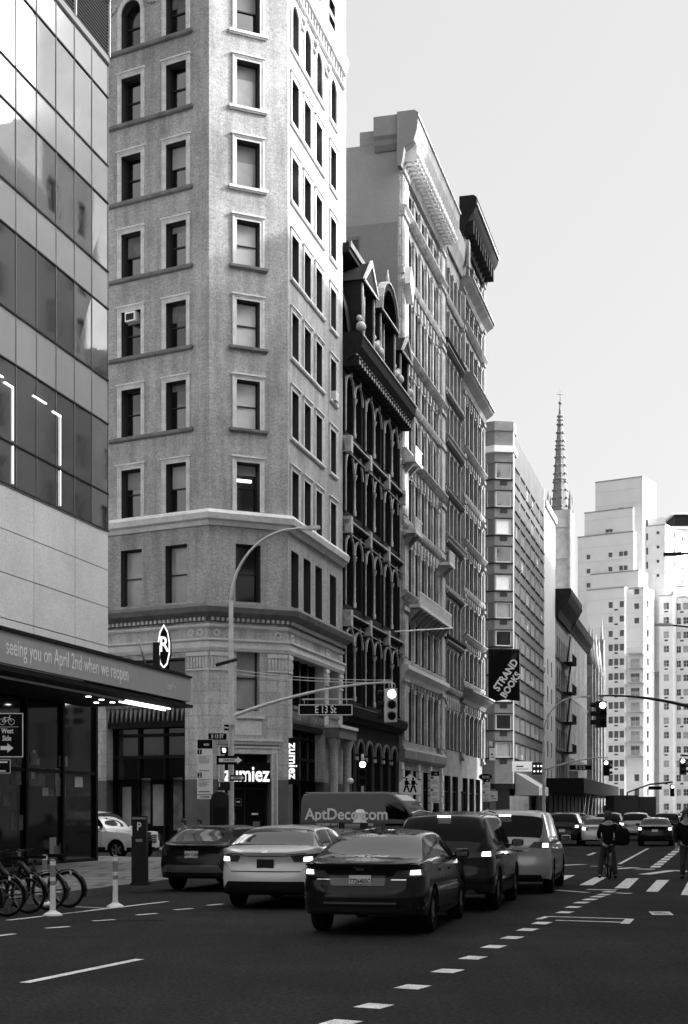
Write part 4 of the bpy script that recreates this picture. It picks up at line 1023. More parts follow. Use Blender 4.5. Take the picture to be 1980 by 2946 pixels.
# ------------------------------------------------------------ white brick apartment tower closing the view
w1 = thing('white_apartment_tower', (52, 280, 0), 'large stepped white brick apartment tower with stacked balconies closing the avenue', 'building')
YT = 280.0
P0 = PX(1800, HY, YT); dW = Vector((.85, -.527)).normalized(); nW = Vector((dW.y, -dW.x)); nR2 = dW
FW = Frame((P0.x, P0.y), dW, nW)
def uw(px, w=0): return FW.u(px, w)
def zz(u, py, w=0): return FW.z(u, py, w)
FH = 2.86; mb = MB(); glaz = []
def grid(pxs, wd, ht, z0, z1, w, off=1.0, F=None):
    h = []; z = z0
    while z+off+ht < z1:
        for p in pxs: u = (F or FW).u(p, w); h.append((u-wd/2, u+wd/2, z+off, z+off+ht))
        z += FH
    return h
def tower_block(pa, pb, w, pytop, dep, holes_=(), base=0, m=white7, side=()):
    ua, ub = uw(pa, w), uw(pb, w); zt = zz(ua, pytop, w); P = FW.P
    wall(mb, FW, ua, ub, base, zt, list(holes_), .25, m, w=w)
    FS_ = Frame(P(ub, w, 0)[:2], -nW, dW); sh = []
    for pxs, wd, ht, z0, z1 in side: sh += [h for h in grid(pxs, wd, ht, z0, z1, 0, F=FS_) if h[0] > .05 and h[1] < dep-.05]
    wall(mb, FS_, 0, dep, base, zt, sh, .25, m)
    z = base+3.9-(base % FH)
    while z < zt-1.5: mb.fbox(FW, ua+.01, ub-.01, w+.002, w+.03, z, z+.12, white7b); mb.fbox(FS_, .01, dep-.01, .002, .03, z, z+.12, white7b); z += FH
    for h in sh: glaz.append((FS_, h, 0))
    for h in holes_: glaz.append((FW, h, w))
    mb.face([P(ua, w, base), P(ua, w-dep, base), P(ua, w-dep, zt), P(ua, w, zt)], m)
    mb.face([P(ua, w-dep, base), P(ub, w-dep, base), P(ub, w-dep, zt), P(ua, w-dep, zt)], m)
    mb.face([P(ua, w, zt), P(ub, w, zt), P(ub, w-dep, zt), P(ua, w-dep, zt)], side3)
    mb.fbox(FW, ua-.05, ub+.05, w-.3, w+.06, zt+.002, zt+.25, side3); mb.fbox(FW, ub-.3, ub+.06, w-dep, w-.301, zt+.002, zt+.25, white7)
bw0 = 0.0
tower_block(1690, 1797, bw0, 1700, 12, grid([1757, 1773, 1789], .95, 1.35, 1.2, 36.5, bw0)+grid([1757, 1789], .9, 1.2, 35.5, 46, bw0))
tower_block(1798, 1852, bw0-1.4, 1696, 6.2, grid([1832], 1.0, 1.35, 1.2, 12.0, bw0-1.4)+grid([1832], 1.0, 1.1, 38.0, 46, bw0-1.4)+grid([1827], 1.9, 2.0, 12.4, 34, bw0-1.4, .5), side=[([1864, 1884], 1.3, 1.4, 1.2, 45)])
tower_block(1700, 1838, bw0-2.8, 1655, 15)
tower_block(1662, 1823, bw0-4.4, 1548, 16, grid([1693, 1756, 1787, 1800], .85, .95, 46.4, 55.6, bw0-4.4), base=30)
tower_block(1682, 1821, bw0-5.4, 1478, 16, grid([1700, 1715, 1780, 1806], .6, .9, 53, 62, bw0-4.5)[:0]+[(uw(1752, -5.4)-.8, uw(1752, -5.4)+.8, zz(0, 1522), zz(0, 1500))], base=40)
tower_block(1713, 1849, bw0-6.6, 1390, 8, [(uw(1778, -6.6), uw(1778, -6.6)+1.1, zz(0, 1452), zz(0, 1437))], base=45)
tower_block(1826, 1914, bw0-8.6, 1520, 16, grid([1842, 1859], .8, 1.4, 47, 61, bw0-8.6)+grid([1893], .6, .6, 48, 60, bw0-8.6), base=30, side=[([1940, 1965], 1.2, 1.2, 48, 60)])
tower_block(1897, 1936, bw0-7.8, 1716, 3, grid([1917], 1.1, 1.35, 1.2, 45, bw0-7.8))
tower_block(1937, 2110, bw0-10.0, 1722, 12, grid([1951, 1974, 2000, 2030], 1.2, 1.35, 1.2, 45, bw0-10))
tower_block(1937, 1975, bw0-12, 1690, 5, base=44)
mb.build('wall', w1)
glaz.sort(key=lambda a: -(a[1][1]-a[1][0])*(a[1][3]-a[1][2])); rest = MB()
for i, (F, h, w) in enumerate(glaz):
    if i < 99: place_win(w1, F, (h[0]+h[1])/2, h[2], h[1]-h[0], h[3]-h[2], .25, 'grid', False, pane_d if i % 3 else pane_m, frame_w, .05, w=w)
    else: rest.fquad(F, h[0], h[1], h[2], h[3], pane_d, w-.24)
tag(rest.build('window', w1), kind='stuff')
for i in range(8):
    z = 13.0+i*FH; ua, ub = uw(1806, bw0), uw(1850, bw0); mb = MB()
    mb.fbox(FW, ua, ub, bw0-1.39, bw0+.35, z-.22, z, pale8)
    mb.fbox(FW, ua, ub, bw0+.28, bw0+.34, z+.95, z+1.0, pale8)
    k = ua
    while k < ub: mb.fbox(FW, k, k+.05, bw0+.29, bw0+.33, z, z+.95, pale8); k += .16
    mb.build('balcony', w1)
for p, w, s_ in ((1773, bw0, 1), (1917, bw0-7.8, 2), (1962, bw0-10, 2)):
    for i in range(0, 15, s_): mb = MB(); z = 1.6+i*FH; u = uw(p, w); mb.fbox(FW, u-.35, u+.35, w+.003, w+.05, z, z+.3, frame_d); mb.build('air_conditioner', w1)
mb = MB(); q = FW.P(uw(1815, -8), -8, 0); mb.tube([(q[0], q[1], 66), (q[0], q[1], 69.2)], .35, metal_g, 8); mb.build('roof_vent', w1)
q = PX(1962, 1497, 300); rb = thing('rooftop_building', (q.x, 305, 0), 'pale building topped by a black slot-like roof storey at the picture edge', 'building')
mb = MB(); mb.box((q.x-1.5, 300, q.z-1.3), (q.x+12, 308, q.z+1.2), black); mb.build('roof_storey', rb)
mb = MB(); mb.box((q.x-2.2, 299.6, q.z-1.9), (q.x+12, 309, q.z-1.31), metal_g); mb.box((q.x-2.2, 299.6, q.z+1.21), (q.x+12, 309, q.z+1.6), white7)
mb.box((q.x-1.0, 300, 0), (q.x+12, 309, q.z-1.91), white7); mb.build('wall', rb)

# ------------------------------------------------------------ buildings on the west side of Broadway (they shade the street and show in the glass)
FWs = Frame(BW(0, WFAC)[:2], U, -NR)
random.seed(4)
for nm, lab, a, b, top, m in (('west_row_building', 'long stone block across the avenue beyond the open square', -150, -40, 40, westm), ('west_row_building', 'lower brick block across the avenue', -56, -30.1, 31, westm), ('west_row_building', 'pale office block across the avenue', -30, 24, 42.8, westl), ('west_row_building', 'taller brick office block across the avenue', 24.1, 32.2, 48, westm),
                              ('west_row_building', 'tall loft across the avenue beyond the brick block', 37, 62, 63, westl), ('west_row_building', 'unseen low infill added between two taller blocks to limit the sun through the gap', 32.3, 36.9, 35, westm), ('west_row_building', 'long brick row across the avenue near the bend', 80, 170, 46, westm)):  # low infill added to stop sun reaching the street through the gap
    FWs = Frame(BW(0, 54 if a < -100 else WFAC)[:2], U, -NR); cols = []; c = a+2.2
    while c < b-2: cols.append(c); c += 3.9
    rows_ = []; z = 5.5
    while z < top-4: rows_.append(z); z += 4.1
    rw = thing(nm, FWs.P(a, 0, 0), lab, 'building', 'buildings on the west side of the avenue')
    hs_ = [(c-.8, c+.8, z, z+2.3) for c in cols for z in rows_]
    mb = MB(); wall(mb, FWs, a, b, 0, top, hs_, .3, m)
    A0, A1, A2, A3 = FWs.P(a, 0, 0), FWs.P(b, 0, 0), FWs.P(b, -7 if top > 50 else -14, 0), FWs.P(a, -7 if top > 50 else -14, 0)
    for p, q in ((A0, A3), (A3, A2), (A2, A1)): mb.face([p[:2]+(0,), q[:2]+(0,), q[:2]+(top,), p[:2]+(top,)], m)
    mb.face([p[:2]+(top,) for p in (A0, A1, A2, A3)], m); cornice(mb, FWs, a, b, [(.3, top-1.2), (.8, top-.4), (.8, top)], m)
    mb.build('wall', rw)
    mb = MB()
    for h in hs_: mb.fquad(FWs, h[0], h[1], h[2], h[3], pane_d, -.28)
    tag(mb.build('window', rw), kind='stuff')

# ------------------------------------------------------------ row on the north side of the square behind the camera (seen in car glass)
for x0, x1, top, m, lab in ((-70, -22, 44, westm, 'brick block north of the square behind the camera'), (-21, 18, 62, westl, 'tall pale block north of the square behind the camera'), (19, 60, 38, westm, 'lower block north of the square behind the camera'), (61, 110, 54, westl, 'broad pale block north of the square behind the camera')):
    FN = Frame((x0, -95), (1, 0), (0, 1)); w_ = x1-x0; hs_ = []; c = 2.5
    while c < w_-2:
        z = 5
        while z < top-4: hs_.append((c-.9, c+.9, z, z+2.4)); z += 4.2
        c += 4.0
    rw = thing('north_row_building', (x0, -95, 0), lab, 'building', 'buildings north of the square'); mb = MB(); wall(mb, FN, 0, w_, 0, top, hs_, .3, m)
    for a, b in (((x0, -95), (x0, -115)), ((x1, -95), (x1, -115))): mb.face([a+(0,), b+(0,), b+(top,), a+(top,)], m)
    mb.face([(x0, -95, top), (x1, -95, top), (x1, -115, top), (x0, -115, top)], m); mb.build('wall', rw)
    mb = MB()
    for h in hs_: mb.fquad(FN, h[0], h[1], h[2], h[3], pane_d, -.28)
    tag(mb.build('window', rw), kind='stuff')

# ------------------------------------------------------------ street furniture
def vec(p): return Vector((p[0], p[1], p[2]))
def beam_pts(a, b, sag, n=10):
    a, b = Vector(a), Vector(b); return [a.lerp(b, i/n)+Vector((0, 0, sag*math.sin(math.pi*i/n))) for i in range(n+1)]
TEXTN = (0, -1, 0)
def lamp_pole(name, base, zarm, tip, zlamp, lamp_reach, ldir, label, group, r=.11, m=metal_g):
    s = thing(name, base, label, 'lamp post', group)
    b = Vector(base)
    mb = MB(); mb.lathe([(r*2.2, 0), (r*2.2, .25), (r*1.5, .5), (r*1.15, .9), (r, zarm), (r*.8, zlamp-2.8)], m, base, 8, smooth=False); mb.build('pole', s)
    if tip is not None:
        mb = MB(); st = b+Vector((0, 0, zarm)); pts = []
        for i in range(13):
            k = i/12; p = st.lerp(Vector(tip), k); p.z = st.z+(Vector(tip).z-st.z)*math.sin(k*math.pi/2)**.9; pts.append(p)
        mb.tube(pts, [r*.75*(1-k/12)+.035*(k/12) for k in range(13)], m, 8); mb.lathe([(r*1.5, zarm-.15), (r*1.5, zarm+.12)], m, base, 8); mb.build('mast_arm', s)
    mb = MB(); L = Vector(ldir).normalized(); pts = []
    for i in range(15):
        k = i/14; pts.append(b+Vector((0, 0, zlamp-2.9+2.9*math.sin(k*math.pi/2)))+L*lamp_reach*(1-math.cos(k*math.pi/2)))
    pts[-1] += L*.3
    mb.tube(pts, [r*.7-(r*.35)*i/14 for i in range(15)], m, 8); mb.build('lamp_arm', s)
    mb = MB(); e = pts[-1]; f_ = Frame((e.x, e.y), L, Vector((L.y, -L.x, 0))[:2])
    mb.fbox(Frame((e.x, e.y), L[:2], (L.y, -L.x)), 0, .75, -.12, .12, e.z-.06, e.z+.06, m); mb.fbox(Frame((e.x, e.y), L[:2], (L.y, -L.x)), .2, .7, -.1, .1, e.z-.09, e.z-.061, signwhite); mb.build('luminaire', s)
    return s
def signal(loc, face, label, lit='red', twin=None, scale=1.0, dark=black, group='hanging traffic lights', hang=True, gray=None):
    """three-lens head hanging below loc; face = horizontal direction the lenses look"""
    s = thing('traffic_light', loc, label, 'traffic light', group)
    heads = [(0, Vector(face).normalized())]
    if twin is not None: heads.append((1, Vector(twin).normalized()))
    l = Vector(loc); h = .36*scale
    for hi, fc in heads:
        F = Frame((l.x, l.y), (-fc.y, fc.x), (fc.x, fc.y)); off = .22*scale*(hi)
        c = l+Vector((fc.x, fc.y, 0))*(.0+.24*scale)
        F = Frame((c.x, c.y), (-fc.y, fc.x), (fc.x, fc.y))
        mb = MB(); mb.fbox(F, -.17*scale, .17*scale, -.2*scale, .0, -3*h+l.z-.25, l.z-.25, gray or dark)
        mb.build('housing', s)
        for i in range(3):
            z = l.z-.25-h*(i+.5); litl = (lit == 'red' and i == 0) or (lit == 'green' and i == 2)
            if hi == 1: litl = False
            mb = MB(); q = F.P(0, .012, z); n = 18
            mb.face([F.P(.125*scale*math.cos(2*math.pi*k/n), .012, z+.125*scale*math.sin(2*math.pi*k/n)) for k in range(n)], lamp_em if litl else dark); mb.build('lens', s)
            mb = MB()
            for k in range(10):
                t0, t1 = math.pi*(-.1+1.2*k/10), math.pi*(-.1+1.2*(k+1)/10); r_ = .15*scale
                mb.face([F.P(r_*math.cos(t0), .002, z+r_*math.sin(t0)), F.P(r_*math.cos(t1), .002, z+r_*math.sin(t1)), F.P(r_*math.cos(t1), .22*scale, z+r_*math.sin(t1)), F.P(r_*math.cos(t0), .22*scale, z+r_*math.sin(t0))], dark)
            mb.build('visor', s)
    mb = MB(); mb.tube([l+Vector((0, 0, 0)), l+Vector((0, 0, -.25))], .03*scale, metal_g, 6)
    if hang:
        for k in range(10):
            t0, t1 = 2*math.pi*k/10, 2*math.pi*(k+1)/10; a = l+Vector((.13*math.cos(t0), 0, -.12+.13*math.sin(t0)))*1; b_ = l+Vector((.13*math.cos(t1), 0, -.12+.13*math.sin(t1))); mb.tube([a, b_], .015, metal_g, 5)
    mb.build('hanger', s)
    return s
def board(name, c, w, h, label, cat, frame=None, facem=signblack, border=None, bw=.02, right=(1, 0), nrm=(0, -1), group=None, th=.02, pole=None):
    """flat sign: c = centre point"""
    F = Frame((c[0], c[1]), right, nrm); s = thing(name, (c[0], c[1], c[2]), label, cat, group)
    mb = MB(); mb.fbox(F, -w/2, w/2, -th, 0, c[2]-h/2, c[2]+h/2, facem); mb.build('panel', s)
    if border:
        mb = MB(); z0_, z1_ = c[2]-h/2, c[2]+h/2; e = bw*.4
        for a, b, c_, d in ((-w/2+e, w/2-e, z0_+e, z0_+e+bw), (-w/2+e, w/2-e, z1_-e-bw, z1_-e), (-w/2+e, -w/2+e+bw, z0_+e+bw, z1_-e-bw), (w/2-e-bw, w/2-e, z0_+e+bw, z1_-e-bw)): mb.fbox(F, a, b, .001, .004, c_, d, border)
        mb.build('border', s)
    return s, F
def words(s, F, txt, x, z, size, m=signwhite, sx=.8, bold=.004, align='CENTER', w=.004):
    return textmesh('lettering', txt, size, F.P(x, w, z), tuple(F.d)+(0,), tuple(F.n)+(0,), m, s, sx=sx, bold=bold, align=align, ext=.001)
def flat(s, F, polys, m, name='symbol', w=.002):
    mb = MB()
    for p in polys: mb.prism([F.P(x, w, z) for x, z in p], tuple(F.n*.002)+(0,), m)
    return mb.build(name, s)
def arrow(x0, x1, z, hw, hh, hl): return [(x0, z-hw), (x1-hl, z-hw), (x1-hl, z-hh), (x1, z), (x1-hl, z+hh), (x1-hl, z+hw), (x0, z+hw)]

XD = Vector((NR.x, NR.y, 0))
# 13th Street corner lamp post with mast arm, light and hanging street name
pb = PX(665, HY, 58.0); pb.z = .15
tipx = PX(1128, 1963, 56.4)
lp = lamp_pole('lamp_post', (pb.x, pb.y, .15), 5.45, (tipx.x, tipx.y, tipx.z), 13.0, 2.7, (NR.x, NR.y, 0), 'tall grey lamp post on the near corner with curved lamp and long signal arm', 'street lamp posts')
mb = MB(); mb.tube([(pb.x-.62, pb.y-.1, 7.7), (pb.x+.25, pb.y-.05, 7.95)], .07, metal_d, 8); mb.build('camera_bracket', lp)
mb = MB(); mb.fbox(Frame((pb.x, pb.y), (1, 0), (0, -1)), -.2, .2, -.16, .16, 5.25, 5.6, metal_g); mb.build('clamp', lp)
signal((tipx.x, tipx.y-.02, tipx.z-.02), (-.05, -1, 0), 'glowing traffic light hanging from the end of the long signal arm', twin=(-1, .1, 0), gray=metal_g, scale=1.22)
c = PX(937, 2043, 57.0)
s, F = board('street_name_sign', (c.x, c.y-.15, c.z), 2.18, .46, 'long black street sign reading E 13 St under the signal arm', 'street sign', border=signwhite, bw=.035)
words(s, F, 'E 13 St', 0, c.z, .42, sx=.72, bold=.006)
mb = MB()
for x in (-.85, .85): mb.tube([F.P(x, -.01, c.z+.23), F.P(x, -.01, c.z+.42)], .018, metal_g, 6)
mb.tube([F.P(-.95, -.01, c.z+.42), F.P(1.1, -.01, c.z+.42)], .03, metal_g, 6); mb.tube([F.P(0, -.01, c.z+.42), F.P(0, -.01, c.z+.62)], .02, metal_g, 6); mb.build('hanger', s)
# small signs on the post
c = PX(626, 2119, 57.7); s, F = board('street_name_sign', tuple(c), .74, .26, 'small dark street plate reading E 13 ST fixed beside the lamp post', 'street sign', border=None)
words(s, F, 'E 13 ST', 0, c.z, .2, sx=.8)
c = PX(652, 2093, 57.7); s, F = board('parking_plate', tuple(c), .26, .3, 'tiny framed plate high on the lamp post', 'sign', border=signwhite, bw=.02)
words(s, F, 'Bway', 0, c.z, .11, sx=.7)
c = PX(663, 2187, 57.6); s, F = board('one_way_sign', tuple(c), 1.12, .36, 'black one way sign with white arrow pointing to the avenue, larger of two', 'one way sign', group='one way signs on the lamp post')
flat(s, F, [arrow(-.46, .48, c.z, .075, .15, .2)], signwhite); words(s, F, 'ONE WAY', -.04, c.z, .13, signblack, w=.0055)
c = PX(684, 2238, 57.6); s, F = board('one_way_sign', tuple(c), .62, .24, 'smaller one way arrow sign behind the lamp post near the shop door', 'one way sign', group='one way signs on the lamp post')
flat(s, F, [arrow(-.27, .27, c.z, .05, .1, .12)], signwhite); words(s, F, 'ONE WAY', -.02, c.z, .08, signblack, w=.0055)
c = PX(645, 2159, 57.7); s, F = board('crossing_signal', tuple(c), .3, .32, 'small pedestrian crossing signal box with a lit hand on the lamp post', 'signal', th=.2)
flat(s, F, [[(-.05, c.z-.09), (.06, c.z-.09), (.09, c.z), (.06, c.z+.1), (-.08, c.z+.1), (-.08, c.z)]], letter_em)
c = PX(686, 2307, 57.6); s, F = board('button_plate', tuple(c), .26, .3, 'small dark push button plate low on the lamp post', 'sign', border=signgrey, bw=.012)
flat(s, F, [arrow(-.07, .08, c.z, .02, .05, .07)], signwhite)
for py, w_, h_, lab in ((2262, .5, .34, 'dark regulation plate behind the lamp post, upper of two'), (2292, .42, .16, 'dark regulation plate behind the lamp post, lower of two')):
    c = PX(644, py, 57.8); s, F = board('regulation_sign', tuple(c), w_, h_, lab, 'sign', facem=metal_d); flat(s, F, [[(-w_*.4, c.z-.02), (-w_*.3, c.z-.02), (-w_*.3, c.z+h_*.4), (-w_*.4, c.z+h_*.4)]], signwhite)
# bus information panel
def infopanel(px, py0, py1, y, w, label, grp):
    a, b = PX(px, py0, y), PX(px, py1, y); h = a.z-b.z
    s, F = board('bus_stop_sign', (a.x, a.y, (a.z+b.z)/2), w, h, label, 'bus stop sign', facem=signwhite, group=grp)
    P = []; z1 = a.z
    flat(s, F, [[(-w*.48, z1-h*.155), (w*.48, z1-h*.155), (w*.48, z1-.012), (-w*.48, z1-.012)]], signblack, 'header')
    flat(s, F, [[(-w*.48, z1-h*.25), (-w*.2, z1-h*.25), (-w*.2, z1-h*.17), (-w*.48, z1-h*.17)], [(-w*.48, z1-h*.64), (-w*.2, z1-h*.64), (-w*.2, z1-h*.555), (-w*.48, z1-h*.555)]], signblack, 'number_box')
    words(s, F, '1', -w*.34, z1-h*.21, h*.09, w=.006); words(s, F, '2', -w*.34, z1-h*.6, h*.09, w=.006)
    mb_ = None; L_ = []; random.seed(2)
    for k in range(6):
        for z_ in (z1-h*(.28+.022*k), z1-h*(.67+.022*k)): ww = w*random.uniform(.45, .8); L_.append([(-w*.4, z_-h*.006), (-w*.4+ww, z_-h*.006), (-w*.4+ww, z_+h*.003), (-w*.4, z_+h*.003)])
    flat(s, F, L_, signgrey, 'printed_lines')
    flat(s, F, [[(-w*.4, z1-h*.53), (w*.3, z1-h*.53), (w*.3, z1-h*.52), (-w*.4, z1-h*.52)], [(-w*.4, z1-h*.885), (w*.3, z1-h*.885), (w*.3, z1-h*.87), (-w*.4, z1-h*.87)], [(-w*.48, z1-h*.93), (w*.48, z1-h*.93), (w*.48, z1-h*.92), (-w*.48, z1-h*.92)]], signblack, 'rule')
    words(s, F, 'M101', w*.1, z1-h*.09, h*.05, w=.006); words(s, F, '8 10 24 BUS', 0, z1-h*.965, h*.035, signblack)
    mb = MB(); mb.tube([F.P(w*.35, -.06, .15), F.P(w*.35, -.06, a.z+.05)], .035, metal_d, 8); mb.build('pole', s)
    return s
infopanel(590, 2127, 2299, 56.0, .62, 'tall white bus stop information panel left of the lamp post with numbered lists', 'white bus stop panels')
infopanel(1252, 2218, 2310, 82, .50, 'white bus stop panel standing by the narrow stone building entrance', 'white bus stop panels')
infopanel(1400, 2240, 2306, 96, .50, 'white bus stop panel standing in front of the bookshop block', 'white bus stop panels')
# dark kiosk box and newspaper boxes near the corner
c = PX(635, HY, 55.5); F = Frame((c.x, c.y), (1, 0), (0, -1)); s = thing('newsstand_box', (c.x, c.y, .15), 'tall dark box kiosk with a rounded top between bus panel and lamp post', 'kiosk')
mb = MB(); mb.fbox(F, -.38, .3, -.5, 0, .15, 2.25, metal_d)
mb.prism([F.P(-.38+.68*(.5-.5*math.cos(math.pi*k/10)), 0, 2.251+.28*math.sin(math.pi*k/10)) for k in range(11)], (0, .5, 0), metal_d); mb.build('body', s)
mb = MB(); mb.fbox(F, -.28, .2, .003, .02, .9, 1.9, black); mb.build('door', s)
c = PX(625, 2320, 55.7); s, F = board('notice_sheet', tuple(c), .32, .34, 'pale notice sheet above the dark kiosk box', 'notice', facem=signgrey)

# bicycle route sign and smaller plate at the picture's left edge (post just outside the frame)
c = PX(20, 2115, 26.0); s, F = board('bike_route_sign', tuple(c), .61, .82, 'black bike route sign reading West Side with arrow and bicycle symbol', 'road sign', border=signwhite, bw=.016)
words(s, F, 'West', .01, c.z+.075, .13, sx=.75, bold=.003); words(s, F, 'Side', .0, c.z-.06, .13, sx=.75, bold=.003)
flat(s, F, [arrow(-.115, .12, c.z-.235, .035, .085, .11), [(-.15, c.z+.146), (.21, c.z+.150), (.21, c.z+.156), (-.15, c.z+.152)]], signwhite)
mb = MB(); zc = c.z+.245
def seg(x0, z0_, x1, z1_, t=.008):
    d = Vector((x1-x0, z1_-z0_)).normalized(); n = Vector((-d.y, d.x))*t/2; mb.prism([F.P(x, .002, z) for x, z in ((x0+n.x, z0_+n.y), (x1+n.x, z1_+n.y), (x1-n.x, z1_-n.y), (x0-n.x, z0_-n.y))], tuple(F.n*.002)+(0,), signwhite)
for x in (-.085, .085):
    for k in range(16): t0, t1 = 2*math.pi*k/16, 2*math.pi*(k+1)/16; seg(x+.055*math.cos(t0), zc+.055*math.sin(t0), x+.055*math.cos(t1), zc+.055*math.sin(t1))
for a in ((-.085, 0, -.04, .075), (-.04, .075, .055, .075), (.055, .075, .085, 0), (-.085, 0, -.015, 0), (-.015, 0, .055, .07), (-.015, 0, -.04, .075), (.055, .075, .045, .11), (.045, .11, .07, .11), (-.06, .08, -.02, .08)): seg(a[0], zc+a[1], a[2], zc+a[3], .01)
mb.build('symbol', s)
c = PX(-8, 2205, 26.0); s, F = board('bike_rule_plate', tuple(c), .5, .26, 'small black plate with white print below the bike route sign', 'road sign', border=signwhite, bw=.010)
flat(s, F, [[(-.2, c.z+.065), (.19, c.z+.065), (.19, c.z+.095), (-.2, c.z+.095)], [(-.2, c.z-.095), (.16, c.z-.095), (.16, c.z-.07), (-.2, c.z-.07)], [(.02, c.z-.01), (.05, c.z-.01), (.05, c.z+.03), (.02, c.z+.03)]], signwhite)
c2 = PX(-40, HY, 26.05); s = thing('sign_post', (c2.x, c2.y, .15), 'steel post carrying the bike route sign at the frame edge', 'post'); mb = MB(); mb.tube([(c2.x, c2.y, .15), (c2.x, c2.y, 3.6)], .03, metal_g, 8); mb.build('post', s)

# parking meter kiosk
q = G(402, 2547, .15); s = thing('parking_meter', (q.x, q.y, .15), 'dark pay and display parking meter with a white P on the sidewalk', 'parking meter'); F = Frame((q.x, q.y), (1, 0), (0, -1))
mb = MB(); mb.fbox(F, -.16, .16, -.2, .1, .15, 1.2, metal_d); mb.fbox(F, -.145, .145, -.2, .085, 1.201, 1.52, metal_d); mb.fbox(F, -.19, .19, -.24, .14, .151, .2, metal_d); mb.build('cabinet', s)
mb = MB(); mb.fbox(F, -.15, .15, -.2, .1, 1.521, 1.63, metal_d); mb.fbox(F, -.15, .15, .101, .11, 1.56, 1.60, signgrey); mb.build('cap', s)
words(s, F, 'P', 0, 1.40, .24, w=.09); mb = MB(); mb.fbox(F, -.07, .07, .101, .104, 1.08, 1.14, signgrey); mb.build('label_plate', s)

# flexible delineator posts
for px, py, lab in ((152, 2634, 'white flexible delineator post beside the parked bikes, nearest one'), (332, 2610, 'white flexible delineator post at the end of the buffer stripes'), (129, 2604, 'white flexible delineator post half hidden behind the bikes')):
    q = G(px, py); s = thing('delineator_post', tuple(q), lab, 'delineator post', 'delineator posts along the buffer line'); b_ = (q.x, q.y, 0)
    mb = MB(); mb.lathe([(.16, 0), (.16, .02), (.11, .05), (.07, .07), (.06, .09)], signwhite, b_, 16); mb.build('base', s)
    mb = MB(); mb.lathe([(.05, .09), (.047, .5)], signwhite, b_, 14); mb.lathe([(.046, .5), (.046, .92)], signgrey, b_, 14); mb.lathe([(.046, .92), (.001, .935)], signgrey, b_, 14); mb.build('post', s)
    for z in (.57, .83): mb = MB(); mb.lathe([(.049, z), (.05, z+.07)], signwhite, b_, 14); mb.build('reflective_band', s)

# school crossing sign on the far kerb
c = PX(1180, 2258, 79); s = thing('school_crossing_sign', (c.x, c.y, .15), 'pale pentagon crossing sign with two walking figures behind the van', 'road sign'); F = Frame((c.x, c.y), (1, 0), (0, -1))
hw = .62
mb = MB(); mb.prism([F.P(x, 0, c.z+z) for x, z in ((-hw, -.55), (hw, -.55), (hw, .12), (0, .62), (-hw, .12))], (0, .02, 0), signwhite); mb.build('panel', s)
def fig(x, sc_):
    return [[(x-.05*sc_, c.z+.28*sc_), (x+.05*sc_, c.z+.28*sc_), (x+.06*sc_, c.z+.38*sc_), (x, c.z+.42*sc_), (x-.06*sc_, c.z+.38*sc_)],
            [(x-.1*sc_, c.z-.02), (x+.1*sc_, c.z-.02), (x+.13*sc_, c.z+.22*sc_), (x+.04*sc_, c.z+.27*sc_), (x-.1*sc_, c.z+.25*sc_)],
            [(x-.2*sc_, c.z-.42*sc_), (x-.1*sc_, c.z-.42*sc_), (x+.04*sc_, c.z-.03), (x-.08*sc_, c.z-.03)], [(x+.12*sc_, c.z-.42*sc_), (x+.2*sc_, c.z-.42*sc_), (x+.1*sc_, c.z-.03), (x-.02*sc_, c.z-.03)],
            [(x+.1*sc_, c.z+.2*sc_), (x+.24*sc_, c.z+.02), (x+.19*sc_, c.z-.02), (x+.08*sc_, c.z+.12*sc_)]]
flat(s, F, fig(-.2, .95)+fig(.17, 1.0), signblack)
mb = MB(); mb.tube([F.P(0, -.06, .15), F.P(0, -.06, c.z+.4)], .04, metal_g, 8); mb.build('pole', s)

# globe lamps and small kerbside signal
for px, lab in ((962, 'white globe lamp at the porch columns, nearer the corner'), (1008, 'white globe lamp on the porch, farther from the corner')):
    c = PX(px, 2247, 72.5); s = thing('globe_lamp', (c.x, c.y, .15), lab, 'globe lamp', 'globe lamps by the porch')
    mb = MB(); mb.ball(tuple(c), .17, signwhite, 14); mb.build('globe', s); mb = MB(); mb.tube([(c.x, c.y, .15), (c.x, c.y, c.z-.15)], [.06, .035], metal_d, 8); mb.lathe([(.09, c.z-.2), (.05, c.z-.13)], metal_d, (c.x, c.y, 0), 10); mb.build('post', s)
c = PX(1043, 2188, 66); b_ = (c.x, c.y, .15); s = thing('signal_post', b_, 'slim kerbside post carrying a short crossbar above the van roof', 'signal post')
mb = MB(); mb.tube([b_, (c.x, c.y, c.z+.3)], .06, metal_g, 8); mb.fbox(Frame((c.x, c.y), (1, 0), (0, -1)), -.5, .3, -.03, .03, 2.4, 2.5, metal_g); mb.build('post', s)
signal((c.x, c.y-.12, c.z+.25), (0, -1, 0), 'glowing traffic light on the slim post above the white lettered van', gray=metal_d, hang=False, scale=1.1)

# bookshop banner on its pole
bx0, bx1 = PX(1405, 1870, 121), PX(1495, 1868, 121)
s = thing('store_banner', tuple(bx0), 'large black cloth banner with slanting white words STRAND BOOKS hung from the bookshop corner', 'banner')
F = Frame((bx0.x, bx0.y), (1, .0), (0, -1)); zt = bx0.z; n = 12; mb = MB(); wb = bx1.x-bx0.x
def bp(i, j, o=0): x = wb*i/n; z = zt-(4.55-.30*math.sin(i/n*2.5))*j/8-.0*i; return F.P(x, .10*math.sin(i*.9+j*.4)+o, z)
for o_ in (0, -.02):
    for i in range(n):
        for j in range(8): mb.face([bp(i, j, o_), bp(i+1, j, o_), bp(i+1, j+1, o_), bp(i, j+1, o_)], signblack, smooth=True)
mb.build('cloth', s)
mb = MB(); mb.tube([F.P(-.4, -.02, zt+.06), F.P(wb+.1, -.02, zt+.06)], .06, metal_d, 8); mb.build('pole', s)
dr = Vector((.56, 0, .83)).normalized()
